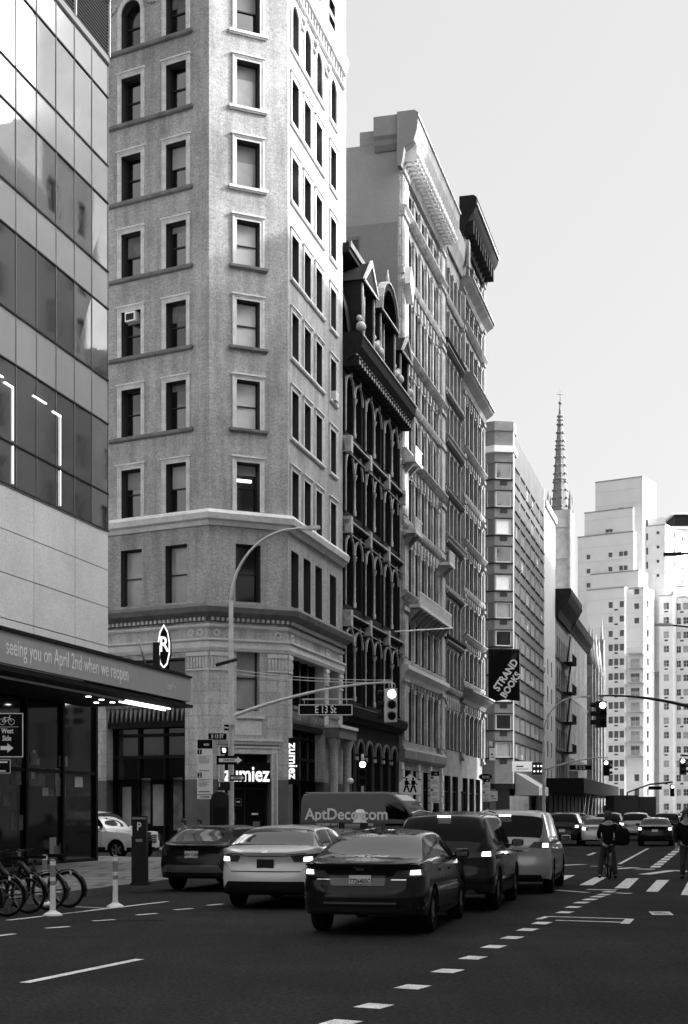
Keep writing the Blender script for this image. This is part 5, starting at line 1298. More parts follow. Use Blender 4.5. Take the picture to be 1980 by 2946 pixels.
textmesh('lettering', 'STRAND', .86, F.P(wb*.56, .14, zt-2.15), tuple(dr), (0, -1, 0), signwhite, s, bold=.03, sx=.92); textmesh('lettering', 'BOOKS', .80, F.P(wb*.72, .14, zt-3.0), tuple(dr), (0, -1, 0), signwhite, s, bold=.03, sx=.92)

# flag pole line across the mansard storeys and overhead wires
w_ = thing('flag_pole', tuple(PX(1088, 1820, 86)), 'thin pale pole slanting out in front of the ornate stone storeys', 'flag pole'); mb = MB(); mb.tube([PX(1088, 1820, 86), PX(1303, 1807, 90)], .05, signwhite, 6); mb.build('pole', w_)
for k, (ya, yb) in enumerate(((1927, 1957), (1937, 1964))):
    a, b_ = PX(672, ya, 58), PX(1128, yb, 56.4); s = thing('overhead_wire', tuple(a), ('upper' if k == 0 else 'lower')+' of two thin wires running from the lamp post to the arm tip', 'wire', 'thin wires by the lamp post'); mb = MB(); mb.tube(beam_pts(a, b_, -.12), .014, metal_g, 5); mb.build('wire', s)

# second and third junction hardware farther down the avenue
pb2 = PX(1565, HY, 112); tip2 = PX(1750, 2178, 109)
lamp_pole('lamp_post', (pb2.x, pb2.y, .15), CH+(HY-2222)/FPX*112, tuple(tip2), CH+(HY-2012)/FPX*112, 2.6, (NR.x, NR.y, 0), 'slim grey lamp post with signal arm before the dark shed', 'street lamp posts', r=.12)
signal((tip2.x-.2, tip2.y, tip2.z), (-.05, -1, 0), 'small glowing traffic light on the second arm against the white tower', twin=(1, .2, 0), gray=metal_d, scale=1.1)
c = PX(1670, 2208, 110.5); s, F = board('street_name_sign', (c.x, c.y-.1, c.z), 1.75, .42, 'distant black street sign reading E 12 St on the second arm', 'street sign', border=signgrey, bw=.03); words(s, F, 'E 12 St', 0, c.z, .36, sx=.72)
c = PX(1650, 2228, 110.8); s, F = board('lane_sign', (c.x, c.y, c.z), .7, .55, 'grey square plate below the distant street sign', 'sign', facem=signgrey)
pb3 = PX(2150, HY, 60); tip3 = PX(1722, 2002, 63.5)
lamp_pole('lamp_post', (pb3.x, pb3.y, .15), 5.2, tuple(tip3), 12.6, 2.4, (-NR.x, -NR.y, 0), 'dark signal post with arm reaching in from the right side of the avenue', 'street lamp posts', r=.13, m=metal_d)
signal((tip3.x+.15, tip3.y, tip3.z), (-.05, -1, 0), 'large dark traffic light with a glowing top lens hanging before the white tower', twin=(-1, .1, 0), gray=metal_d, scale=1.08)
# separate lamp over the avenue at the right edge
a = PX(1885, 1797, 75); mb = MB(); s = thing('lamp_post', (PX(2120, HY, 74).x, 74, .15), 'dark street lamp head reaching in at the right edge below the tower windows', 'lamp post', 'street lamp posts'); F = Frame((a.x, a.y), (1, 0), (0, -1))
mb.fbox(F, 0, .85, -.14, .14, a.z-.07, a.z+.06, metal_g); mb.build('luminaire', s)
mb = MB(); e_ = PX(2120, HY, 74); mb.tube([(e_.x, 74, .15), (e_.x, 74, a.z-2.5), (e_.x-.3, 74, a.z-1.2), (e_.x-1.4, 74.2, a.z-.35), (a.x+.6, 75, a.z)], [.13, .1, .08, .06, .04], metal_d, 8); mb.build('pole', s)
for px, py, y, lab in ((1962, 2192, 140, 'far traffic light at the right edge in front of the tower'),):
    c = PX(px, py, y); signal((c.x, c.y, c.z+.6), (0, -1, 0), lab, gray=metal_d, scale=1.5, twin=(1, .3, 0)); s = thing('signal_post', (PX(2010, HY, y).x, y, .15), 'far signal post and arm just past the right edge', 'signal post'); mb = MB(); e_ = PX(2010, HY, y); mb.tube([(e_.x, y, .15), (e_.x, y, c.z+.5), (c.x, y, c.z+.65)], .12, metal_d, 6); mb.build('post', s)
# far signal arm with sign board in front of the white tower base
a, b_ = PX(1805, 2280, 170), PX(1935, 2250, 170); s = thing('signal_post', (a.x, 170, .15), 'thin far signal arm slanting before the lowest tower windows', 'signal post'); mb = MB(); mb.tube([(a.x, 170, .15), a, a.lerp(b_, .5)+Vector((0, 0, .35)), b_], .11, metal_d, 6); mb.build('arm', s)
c = PX(1933, 2260, 169.5); signal((c.x, c.y, c.z+.35), (0, -1, 0), 'tiny glowing traffic light at the tip of the thin far arm', gray=black, scale=1.3)
c = PX(1885, 2267, 169.5); s, F = board('street_name_sign', tuple(c), 1.6, .4, 'tiny dark street plate on the thin far arm', 'street sign')

# sidewalk shed and awnings beyond 12th Street
s = thing('sidewalk_shed', BW(101, 2.5), 'black construction shed with posts over the sidewalk before the fire escape building', 'scaffold')
mb = MB(); mb.fbox(FR, 99, 158, .4, 4.6, 3.9, 5.6, black); mb.build('deck', s)
for k in range(12):
    for w in (.6, 4.4): mb = MB(); mb.fbox(FR, 99.5+k*5.1, 99.62+k*5.1, w-.06, w+.06, .15, 3.9, metal_d); mb.build('post', s)
mb = MB()
for k in range(11): mb.tube([FR.P(99.5+k*5.1, 4.4, .4), FR.P(104.6+k*5.1, 4.4, 3.8)], .04, metal_g, 5)
mb.build('brace', s)
mb = MB(); mb.fquad(FR, 99, 158, .2, 3.9, black, .55); mb.build('hoarding', s)
aw = thing('awning', BW(76, 1, 3.6), 'grey fabric awning sloping over the shop next to the bookshop corner', 'awning')
mb = MB(); mb.prism([FR.P(75.5, .1, 5.6), FR.P(75.5, 2.4, 4.2), FR.P(75.5, 2.4, 3.4), FR.P(75.5, .1, 3.4)], tuple(U*8)+(0,), signgrey); mb.build('canvas', aw)
for px, py, y, w, h, lab in ((1503, 2205, 135, 1.95, .95, 'white banner sign on the shed beside the lamp post'), (1417, 2170, 118, .5, 1.0, 'white hanging plate low on the bookshop corner'), (1412, 2140, 118, .28, .4, 'tiny white square plate at the bookshop corner'), (1420, 2290, 100, .6, .7, 'pale tilted board beside the bookshop bus panel')):
    c = PX(px, py, y); s, F = board('banner_sign', tuple(c), w, h, lab, 'sign', facem=signwhite); flat(s, F, [[(-w*.3, c.z-.06*h), (w*.05, c.z-.06*h), (w*.05, c.z+.06*h), (-w*.3, c.z+.06*h)]], signblack, 'print'); flat(s, F, [[(-w*.3, c.z-.3*h), (w*.3, c.z-.3*h), (w*.3, c.z-.22*h), (-w*.3, c.z-.22*h)]], signgrey, 'print')
# string of bulbs sign
s = thing('marquee_bulbs', tuple(PX(1545, 2210, 134)), 'black panel with two rows of round bulbs beside the white banner', 'marquee'); F = Frame(PX(1545, 2210, 134)[:2], (1, 0), (0, -1))
zc = PX(1545, 2210, 134).z; mb = MB(); mb.fbox(F, -.45, .5, -.1, 0, zc-.6, zc+.55, black); mb.build('panel', s)
mb = MB()
for x in (-.25, .1, .4):
    for z in (-.3, .2): mb.ball(F.P(x, .02, zc+z), .09, letter_em, 8)
mb.build('bulb', s)
# pedestrian info map board and plane tree of street clutter on the far kerb
for px, y, h, lab in ((1290, 85, 2.3, 'dark slim kerb post by the stone building entrance'), (1330, 92, 3.0, 'dark slim kerb post before the bookshop block')):
    c = PX(px, HY, y); s = thing('kerb_post', (c.x, y, .15), lab, 'post'); mb = MB(); mb.tube([(c.x, y, .15), (c.x, y, h)], .06, metal_d, 6); mb.ball((c.x, y, h), .09, metal_d, 8); mb.build('post', s)
c = PX(1398, 2235, 100); s, F = board('oval_sign', tuple(c), .1, .1, 'dark oval sign with pale rim above the bookshop bus panel', 'sign')
mb = MB()
for k in range(16):
    t0, t1 = 2*math.pi*k/16, 2*math.pi*(k+1)/16; mb.prism([F.P(.52*r_*math.cos(t), .003, c.z+.26*r_*math.sin(t)) for r_, t in ((1, t0), (.84, t0), (.84, t1), (1, t1))], (0, -.01, 0), signgrey)
mb.build('rim', s); mb = MB(); mb.prism([F.P(.5*math.cos(2*math.pi*k/16), .0, c.z+.25*math.sin(2*math.pi*k/16)) for k in range(16)], (0, .02, 0), signblack); mb.build('oval_face', s); words(s, F, 'BOOKS', 0, c.z, .2)

# asphalt wear: tar seams, patches, manholes
random.seed(21)
def seam(pts, w):
    q = []
    for a, b in zip(pts, pts[1:]): q.append(strip(a, b, w*random.uniform(.6, 1.3)))
    return q
tar = mat('tar_seam', 0.012, 0.95, spec=.05); worn = mat('worn_asphalt', 0.042, 0.9, var=.3, vscale=1.2, fine=.6, fs=34, spec=.1)
def wander(a, b, n, amp):
    P_ = []
    for i in range(n+1): k = i/n; P_.append((a[0]+(b[0]-a[0])*k+random.uniform(-amp, amp)*2.5, a[1]+(b[1]-a[1])*k+random.uniform(-amp, amp)*.4))
    return P_
marks('tar_seam', seam(wander((300, 2650), (470, 2648), 6, 3), .10), z=0.0035, m=tar)

# ------------------------------------------------------------ vehicles
def interp(cp, x):
    """smooth monotone-ish interpolation through control points"""
    if x <= cp[0][0]: return cp[0][1]
    if x >= cp[-1][0]: return cp[-1][1]
    for i in range(len(cp)-1):
        x0, y0 = cp[i]; x1, y1 = cp[i+1]
        if x0 <= x <= x1:
            d = (y1-y0)/(x1-x0)
            dl = (y0-cp[i-1][1])/(x0-cp[i-1][0]) if i > 0 else d
            dr = (cp[i+2][1]-y1)/(cp[i+2][0]-x1) if i+2 < len(cp) else d
            m0 = 0 if d*dl <= 0 else 2*d*dl/(d+dl); m1 = 0 if d*dr <= 0 else 2*d*dr/(d+dr)
            t = (x-x0)/(x1-x0); h = x1-x0
            return (2*t**3-3*t*t+1)*y0+(t**3-2*t*t+t)*h*m0+(-2*t**3+3*t*t)*y1+(t**3-t*t)*h*m1
class Car:
    def __init__(s, p): s.p = p; s.L = p['L']; s.W = p['W']; s.Rx = p.get('Rx', .5); s.pw = p.get('pw', 3.2); s.zb = p.get('zb', .24)
    def deck(s, x): return interp(s.p['deck'], x)
    def roof(s, x): return interp(s.p['roof'], x)
    def plan(s, x):
        def f(d, R_):
            if d >= R_: return 1.0
            return max(0.0, 1-(1-max(0, d)/R_)**s.pw)**(1/s.pw)
        return min(f(x, s.Rx), f(s.L-x, s.p.get('Rf', .75)))
    def prof(s, v): v = min(max(v, 0), 1); return 1-.07*(1-v)**3-.075*v**2.5
    def dx(s, x, z):
        k = max(0, 1-x/.7); o = interp(s.p.get('tail', [(0, 0), (2, 0)]), z)
        return -o*k*k
    def rear(s, y, z, off=0.0):
        """point on the rear skin"""
        v = (z-s.zb)/(s.deck(.05)-s.zb); wf = min(abs(y)/(s.W/2*s.prof(v)), .9999)
        x = s.Rx*(1-(1-wf**s.pw)**(1/s.pw)); return (x+s.dx(x, z)-off*(1-wf*.6), y+math.copysign(off*wf, y), z)
    def build(s, root, paintm, glassm=None):
        p = s.p; L, W = s.L, s.W; g = glassm or autoglass; zb = s.zb; r = p['r']; ax = [p['ro'], p['ro']+p['wb']]; ra = r+.06
        X = set()
        for wf in (0, .2, .4, .55, .7, .8, .88, .94, .98, 1.0):
            X.add(round(s.Rx*(1-(1-wf**s.pw)**(1/s.pw)), 4)); X.add(round(L-p.get('Rf', .75)*(1-(1-wf**s.pw)**(1/s.pw)), 4))
        x = s.Rx
        while x < L-.7: X.add(round(x, 4)); x += .09
        for a in ax:
            for k in range(17): X.add(round(a+ra*math.cos(math.pi*k/16), 4))
        for c in p.get('cuts', []): X.add(c)
        X = sorted(X); X = [X[0]]+[b for a, b in zip(X, X[1:]) if b-a > .004]
        NS, NC, NR_ = 12, 6, 8
        rings = []; hcs = []
        for x in X:
            pl = s.plan(x); w = W/2*pl; zd = s.deck(x); hc = max(0, s.roof(x)-zd); hcs.append(hc)
            zlow = zb+max(0, .10-x*.12)+max(0, .05-(L-x)*.08)
            zz_ = zlow
            for a in ax:
                if abs(x-a) < ra: zz_ = max(zz_, math.sqrt(ra*ra-(x-a)**2)+r*.98)
            pts = [(0, zz_), (w*.80, zz_)]
            for k in range(NS+1):
                z = zz_+(zd-zz_)*k/NS; v = (z-zb)/(zd-zb); pts.append((w*s.prof(v), z))
            yb = w*s.prof(1.0)-.035*pl; lean = p.get('lean', .42); he = hc*.88
            for k in range(1, NC+1):
                t = k/NC; pts.append((max(0, yb-lean*he*(t**1.25)), zd+.008*(hc < .02)+he*t))
            ye, ze = pts[-1]; crown = .035*pl
            for k in range(1, NR_+1):
                t = math.pi/2*k/NR_; pts.append((ye*math.cos(t) if k < NR_ else 0, ze+(hc*.12+crown)*math.sin(t)**.8))
            rings.append([(x+s.dx(x, z), y, z) for y, z in pts])
        n = len(rings[0]); parts = {}
        def P(nm): return parts.setdefault(nm, MB())
        c0, c1 = 2+NS, 2+NS+NC
        sg = p['sideglass']; rg = p['rearglass']; fg = p['frontglass']; pil = p.get('pillars', [])
        for i in range(len(X)-1):
            xm = (X[i]+X[i+1])/2; hc = (hcs[i]+hcs[i+1])/2
            for j in range(n-1):
                a, b, c, d = rings[i][j], rings[i+1][j], rings[i+1][j+1], rings[i][j+1]
                nm = 'body'; m = paintm
                if c0 <= j < c1:
                    if j > c0 and sg[0] < xm < sg[1] and hc > .10 and j < c1 and not any(q0 < xm < q1 for q0, q1 in pil): nm, m = 'side_window', g
                elif j >= c1:
                    if rg[0] < xm < rg[1] and j >= c1+1: nm, m = 'rear_window', g
                    elif fg[0] < xm < fg[1] and j >= c1+1: nm, m = 'windscreen', g
                elif j <= 1: m = plastic_b
                elif p.get('clad') and a[2] < zb+p['clad']: m = plastic_b
                for sgn in (1, -1):
                    q = [(t[0], t[1]*sgn, t[2]) for t in (a, b, c, d)]
                    if sgn < 0: q = q[::-1]
                    key = nm
                    if nm == 'side_window': key = ('side_window', sgn, sum(1 for q0, q1 in pil if xm > q1))
                    P(key).face(q, m, smooth=True)
        for k, mbx in parts.items():
            o = mbx.build(k if isinstance(k, str) else k[0], root, world=False); fixn(o)
            for pg in o.data.polygons: pg.use_smooth = True
            try: o.data.set_sharp_from_angle(angle=R(40))
            except Exception: pass
        # wheels
        ww = .21; wm = MB(); wm.lathe([(r*.66, -ww/2), (r*.92, -ww/2), (r, -ww/2+.035), (r, ww/2-.035), (r*.92, ww/2), (r*.66, ww/2), (r*.62, ww/2-.03)], tyre, (0, 0, 0), 28, axis='y')
        wo = wm.build('wheel'); rm = MB(); rm.lathe([(.001, .02), (r*.2, .03), (r*.63, .0), (r*.66, .05), (r*.66, .09)], metal_d, (0, 0, 0), 24, axis='y')
        for k in range(p.get('spokes', 5)):
            t = 2*math.pi*k/p.get('spokes', 5); ct, st = math.cos(t), math.sin(t)
            q = [(a_*ct-b_*st, .055, a_*st+b_*ct) for a_, b_ in ((r*.08, -.045), (r*.62, -.03), (r*.62, .03), (r*.08, .045))]; rm.prism(q, (0, .03, 0), rimm)
        rm.lathe([(r*.60, .05), (r*.66, .095), (r*.68, .09), (r*.68, .05)], rimm, (0, 0, 0), 28, axis='y'); ro_ = rm.build('rim')
        for a in ax:
            for sgn in (1, -1):
                w_ = inst('wheel', wo.data, root, (a, sgn*(W/2-ww/2-.03), r), 0 if sgn > 0 else math.pi, world=False)
                inst('rim', ro_.data, w_, (0, .0, 0), 0, world=False)
        bpy.data.objects.remove(wo); bpy.data.objects.remove(ro_)
        # mirrors
        xm = p['mirror']; zm = s.deck(xm)+.05
        for sgn in (1, -1):
            mb = MB(); y0 = W/2*.93; mb.lathe([(.01, -.11), (.08, -.10), (.10, -.05), (.10, .07), (.07, .11), (.01, .12)], paintm, (0, 0, 0), 14, axis='y')
            mb.tube([(0, -sgn*.24, -.08), (0, -sgn*.05, -.05)], .03, plastic_b, 6); mb.box((-.105, -.085, -.075), (-.098, .085, .075), autoglass)
            o = mb.build('door_mirror', root, world=False); o.location = (xm, sgn*(y0+.13), zm+.05); o.scale = (.75, 1, .72)
        def sp(x, z, o_): v = (z-zb)/(s.deck(x)-zb); return (x, (W/2*s.plan(x)*s.prof(v)+o_), z)
        for xg in p.get('gaps', []):
            for sgn in (1, -1):
                mb = MB(); zs_ = [zb+.12+(s.deck(xg)-zb-.13)*k/8 for k in range(9)]
                for z0_, z1_ in zip(zs_, zs_[1:]):
                    q = [sp(xg, z0_, .003), sp(xg+.014, z0_, .003), sp(xg+.014, z1_, .003), sp(xg, z1_, .003)]; mb.face([(a_, b_*sgn, c_) for a_, b_, c_ in q], plastic_b)
                mb.build('door_gap', root, world=False)
        for sgn in (1, -1):
            mb = MB(); xs_ = [sg[0]+.05+(sg[1]-sg[0]-.1)*k/16 for k in range(17)]
            for x0_, x1_ in zip(xs_, xs_[1:]):
                q = [sp(x0_, s.deck(x0_)-.035, .006), sp(x1_, s.deck(x1_)-.035, .006), sp(x1_, s.deck(x1_)-.012, .004), sp(x0_, s.deck(x0_)-.012, .004)]; mb.face([(a_, b_*sgn, c_) for a_, b_, c_ in q], chrome)
            mb.build('belt_trim', root, world=False)
            mb = MB(); x0g, x1g = ax[0]+ra+.06, ax[1]-ra-.06
            mb.hexa([sp(x0g, zb+.06, -.02)[:1]+(sgn*(sp(x0g, zb+.06, 0)[1]-.02), zb+.03), (x1g, sgn*(sp(x1g, zb+.06, 0)[1]-.02), zb+.03), (x1g, sgn*(sp(x1g, zb+.06, 0)[1]+.012), zb+.03), (x0g, sgn*(sp(x0g, zb+.06, 0)[1]+.012), zb+.03),
                     (x0g, sgn*(sp(x0g, zb+.13, 0)[1]-.02), zb+.12), (x1g, sgn*(sp(x1g, zb+.13, 0)[1]-.02), zb+.12), (x1g, sgn*(sp(x1g, zb+.13, 0)[1]+.012), zb+.12), (x0g, sgn*(sp(x0g, zb+.13, 0)[1]+.012), zb+.12)], plastic_b); mb.build('sill_trim', root, world=False)
        for xh in p.get('handles', []):
            for sgn in (1, -1):
                z = s.deck(xh)-.12; y = W/2*s.prof((z-zb)/(s.deck(xh)-zb)); mb = MB(); mb.box((xh, sgn*y-.02, z-.015), (xh+.2, sgn*y+.03, z+.015), p.get('handlem', paintm)); mb.build('door_handle', root, world=False)
        return s
    def patch(s, name, root, quad, m, off=.012, nu=10, nv=4, both=False, extra=None):
        """quad: 4 (y, z) corners on the rear skin"""
        for sgn in ((1, -1) if both else (1,)):
            mb = MB(); gr = []
            for j in range(nv+1):
                row = []
                for i in range(nu+1):
                    u, v = i/nu, j/nv; a = Vector(quad[0]).lerp(Vector(quad[1]), u); b = Vector(quad[3]).lerp(Vector(quad[2]), u); q = a.lerp(b, v)
                    row.append(s.rear(q.x*sgn, q.y, off))
                gr.append(row)
            for j in range(nv):
                for i in range(nu): mb.face([gr[j][i], gr[j][i+1], gr[j+1][i+1], gr[j+1][i]], m, smooth=True)
            bd = gr[0]+[gr[j][nu] for j in range(1, nv+1)]+gr[nv][::-1][1:]+[gr[j][0] for j in range(nv-1, 0, -1)]
            for k in range(len(bd)):
                a, b = bd[k], bd[(k+1) % len(bd)]; mb.face([a, b, (b[0]+off+.01, b[1], b[2]), (a[0]+off+.01, a[1], a[2])], m)
            mb.build(name, root, world=False)
def car_thing(name, contact, heading, p, label, side='r', dz=0.0, cat='car', group=None, rearside=True):
    """contact: ground point of the rear wheel on the given side"""
    h = Vector((math.sin(R(heading)), math.cos(R(heading)))); lat = Vector((h.y, -h.x))
    off = p['W']/2-.03; c = Vector(contact[:2])-lat*(off if side == 'r' else -off)-h*p['ro']
    return thing(name, (c.x, c.y, dz), label, cat, group, rz=math.atan2(h.y, h.x))
SEDAN = dict(L=4.57, W=1.80, zb=.23, ro=.95, wb=2.70, r=.325, deck=[(0, .93), (.12, .985), (.55, 1.02), (1.2, 1.0), (2.4, .98), (3.3, .97), (3.5, .93), (4.1, .83), (4.45, .68), (4.57, .55)],
             roof=[(.35, 1.0), (.55, 1.06), (1.35, 1.375), (1.9, 1.42), (2.35, 1.425), (2.8, 1.38), (3.55, .99), (3.7, .9)], lean=.46, sideglass=(.9, 3.3), rearglass=(.5, 1.36), frontglass=(2.72, 3.45), pillars=[(1.98, 2.06)],
             tail=[(.2, -.10), (.35, .05), (.55, .07), (.72, .02), (.8, -.02), (.92, .0), (1.0, .06), (1.1, 0)], mirror=3.05, handles=[1.5, 2.4], gaps=[1.28, 2.02, 3.12], cuts=[.5, 1.36, 2.72, 3.45, 1.98, 2.06])
SUVP = dict(L=4.6, W=1.85, zb=.27, ro=.92, wb=2.72, r=.36, Rx=.42, deck=[(0, 1.0), (.15, 1.08), (.6, 1.10), (2.0, 1.06), (3.3, 1.03), (3.5, 1.0), (4.2, .92), (4.5, .75), (4.6, .6)],
            roof=[(.05, 1.0), (.10, 1.15), (.48, 1.60), (.62, 1.64), (1.4, 1.69), (2.2, 1.69), (2.7, 1.64), (3.45, 1.08), (3.6, 1.0)], lean=.26, sideglass=(.55, 3.25), rearglass=(.12, .50), frontglass=(2.65, 3.4), pillars=[(1.1, 1.2), (2.05, 2.13)],
            tail=[(.2, -.08), (.4, .06), (.62, .06), (.8, 0), (1.1, 0), (1.2, 0)], mirror=3.05, handles=[1.45, 2.4], gaps=[1.30, 2.08, 3.12], clad=.16, cuts=[.12, .5, 2.65, 3.4, 1.1, 1.2, 2.05, 2.13])
VANP = dict(L=5.08, W=1.98, zb=.25, ro=1.02, wb=3.03, r=.35, Rx=.42, pw=3.6, deck=[(0, 1.0), (.15, 1.10), (.6, 1.12), (2.0, 1.06), (3.6, 1.02), (4.0, .98), (4.6, .88), (4.95, .72), (5.08, .6)],
            roof=[(.04, 1.0), (.08, 1.12), (.34, 1.60), (.55, 1.70), (1.4, 1.735), (2.6, 1.735), (3.1, 1.67), (4.0, 1.08), (4.2, 1.0)], lean=.20, sideglass=(.5, 3.8), rearglass=(.10, .36), frontglass=(3.05, 3.95), pillars=[(1.0, 1.12), (2.35, 2.43)],
            tail=[(.2, -.06), (.4, .05), (.62, .05), (.8, 0), (1.2, 0)], mirror=3.6, handles=[1.6, 2.75], gaps=[1.5, 2.38, 3.5], cuts=[.1, .36, 3.05, 3.95])
def mod(p, **k): q = dict(p); q.update(k); return q
def plate(c, root, y, z, m=plate_m, txt=None, tm=signblack, w=.305, h=.155):
    P_ = c.rear(y, z, .02); mb = MB(); mb.box((P_[0]-.012, y-w/2, z-h/2), (P_[0]+.01, y+w/2, z+h/2), m); o = mb.build('number_plate', root, world=False)
    if txt:
        M = root.matrix_basis; t = textmesh('lettering', txt, .085, (0, 0, 0), (0, -1, 0), (-1, 0, 0), tm, None, bold=.002, sx=.8, ext=.001); t.parent = o; t.location = (P_[0]-.014, y, z-.005)
pearl = paint('silver_paint', .72, .25, .1); whitep = paint('white_paint', .78); blackp = paint('black_car_paint', .010, .12); darkp = paint('charcoal_paint', .014, .2); silverp = paint('silver_van_paint', .36, .28, .35); greyv = paint('grey_van_paint', .11, .35)

# near black sedan
HD = 13.1
r_ = car_thing('sedan', G(1250, 2682), HD, SEDAN, 'black sedan nearest the camera with lit brake lamps and a bright plate', group='cars queued in the avenue')
c = Car(SEDAN).build(r_, blackp)
c.patch('tail_light', r_, [(.42, .80), (.84, .83), (.84, .93), (.50, .90)], redlens, both=True); c.patch('brake_lamp', r_, [(.66, .85), (.79, .85), (.78, .915), (.67, .91)], brake_em, off=.022, nu=4, nv=2, both=True)
c.patch('trunk_garnish', r_, [(-.34, .70), (.40, .70), (.46, .84), (-.34, .84)], paint('grey_trim', .10), off=.010); c.patch('spoiler', r_, [(-.78, .965), (.78, .965), (.74, .995), (-.74, .995)], darkp, off=.05, nu=14, nv=1)
c.patch('emblem', r_, [(-.05, .905), (.05, .905), (.06, .945), (-.06, .945)], chrome, off=.014, nu=2, nv=1); c.patch('reflector', r_, [(.42, .775), (.62, .775), (.62, .79), (.42, .79)], chrome, both=True, nu=3, nv=1)
c.patch('bumper_trim', r_, [(-.72, .30), (.72, .30), (.66, .40), (-.66, .40)], plastic_b, off=.02, nu=14); c.patch('bumper_crease', r_, [(-.5, .45), (.5, .45), (.5, .475), (-.5, .475)], paint('grey_trim', .10), off=.018, nu=10, nv=1)
plate(c, r_, .0, .765, txt='T726405C')
mb = MB(); mb.prism([(1.25, -.02, 1.40), (1.42, -.02, 1.42), (1.36, -.02, 1.49)], (0, .04, 0), blackp); mb.build('roof_fin', r_, world=False)

# pale hatch-tailed sedan ahead on the left
CP = mod(SEDAN, L=4.64, W=1.776, deck=[(0, 1.0), (.1, 1.04), (.5, 1.08), (1.2, 1.03), (2.4, 1.0), (3.4, .98), (3.6, .93), (4.2, .82), (4.5, .68), (4.64, .55)], roof=[(.25, 1.0), (.45, 1.10), (1.05, 1.38), (1.6, 1.435), (2.3, 1.44), (2.8, 1.38), (3.6, .99), (3.8, .9)], rearglass=(.42, 1.08), sideglass=(.8, 3.35), cuts=[.42, 1.08, 2.72, 3.45, 1.98, 2.06])
r_ = car_thing('sedan', G(672, 2606), 12.0, CP, 'silver sedan with dark lower bumper and dark plate, left of the black sedan', side='l', group='cars queued in the avenue')
c = Car(CP).build(r_, pearl)
c.patch('bumper_insert', r_, [(-.84, .26), (.84, .26), (.66, .50), (-.66, .50)], plastic_b, off=.03, nu=14)
c.patch('tail_light', r_, [(.50, .84), (.86, .84), (.86, .99), (.44, .95)], redlens, both=True); c.patch('brake_lamp', r_, [(.65, .85), (.79, .85), (.78, .93), (.66, .925)], brake_em, off=.022, nu=4, nv=2, both=True)
c.patch('chrome_strip', r_, [(.36, .965), (.70, .985), (.70, 1.0), (.40, .985)], chrome, both=True, nu=4, nv=1)
for q in ([(-.62, .665), (.62, .665), (.62, .68), (-.62, .68)], [(-.45, .93), (.45, .93), (.45, .945), (-.45, .945)]): c.patch('panel_gap', r_, q, plastic_b, off=.006, nv=1)
c.patch('panel_gap', r_, [(.62, .665), (.64, .68), (.86, .86), (.83, .85)], plastic_b, off=.006, nu=2, both=True); c.patch('emblem', r_, [(-.05, 1.0), (.05, 1.0), (.05, 1.05), (-.05, 1.05)], chrome, nu=2, nv=1)
plate(c, r_, 0, .80, m=metal_d, h=.17); mb = MB(); mb.box((.52, -.17, 1.13), (.6, .17, 1.165), brake_em); mb.build('brake_lamp', r_, world=False)

# dark car turned toward the kerb, farther left
DP = mod(SEDAN, L=4.4, W=1.72, roof=[(x, z-.04 if 1 < x < 3.3 else z) for x, z in [(.2, 1.0), (.35, 1.06), (.95, 1.36), (1.5, 1.42), (2.3, 1.425), (2.8, 1.37), (3.55, .99), (3.7, .9)]], rearglass=(.34, 1.0), sideglass=(.75, 3.3), cuts=[.34, 1.0, 2.72, 3.45])
r_ = car_thing('sedan', G(500, 2558), 17, DP, 'low dark sedan with a small white plate at the kerb beside the parking meter', side='l', cat='car', group='cars queued in the avenue')
c = Car(DP).build(r_, darkp, darkglass); c.patch('tail_light', r_, [(.58, .78), (.83, .78), (.83, .98), (.66, .98)], redlens, both=True); c.patch('tail_lens', r_, [(.66, .82), (.74, .82), (.74, .94), (.68, .94)], chrome, off=.02, nu=2, nv=1, both=True); c.patch('bumper_trim', r_, [(-.7, .42), (.7, .42), (.6, .58), (-.6, .58)], paint('grey_trim', .10), off=.02)
plate(c, r_, .0, .80, txt='NEW YORK'); 

# black SUV in front of the black sedan
r_ = car_thing('suv', G(1437, 2617), HD, SUVP, 'black sport utility vehicle with a glowing lamp, just ahead of the black sedan', group='cars queued in the avenue', cat='car')
c = Car(SUVP).build(r_, blackp, darkglass)
c.patch('tail_light', r_, [(.45, .93), (.88, .95), (.88, 1.04), (.50, 1.02)], redlens, both=True); c.patch('brake_lamp', r_, [(.68, .96), (.82, .96), (.81, 1.04), (.69, 1.035)], brake_em, off=.022, nu=4, nv=2, both=True); c.patch('chrome_strip', r_, [(-.45, .985), (.45, .985), (.45, 1.01), (-.45, 1.01)], chrome, nv=1)
plate(c, r_, 0, .78, m=signgrey); c.patch('skid_plate', r_, [(-.6, .34), (.6, .34), (.55, .38), (-.55, .38)], chrome, off=.03, nv=1)
mb = MB(); mb.box((.34, -.11, 1.615), (.44, .11, 1.65), brake_em); mb.build('brake_lamp', r_, world=False)
for sgn in (1, -1): mb = MB(); mb.tube([(.7, sgn*.62, 1.68), (1.4, sgn*.62, 1.74), (2.6, sgn*.62, 1.70)], .018, chrome, 6); mb.build('roof_rail', r_, world=False)
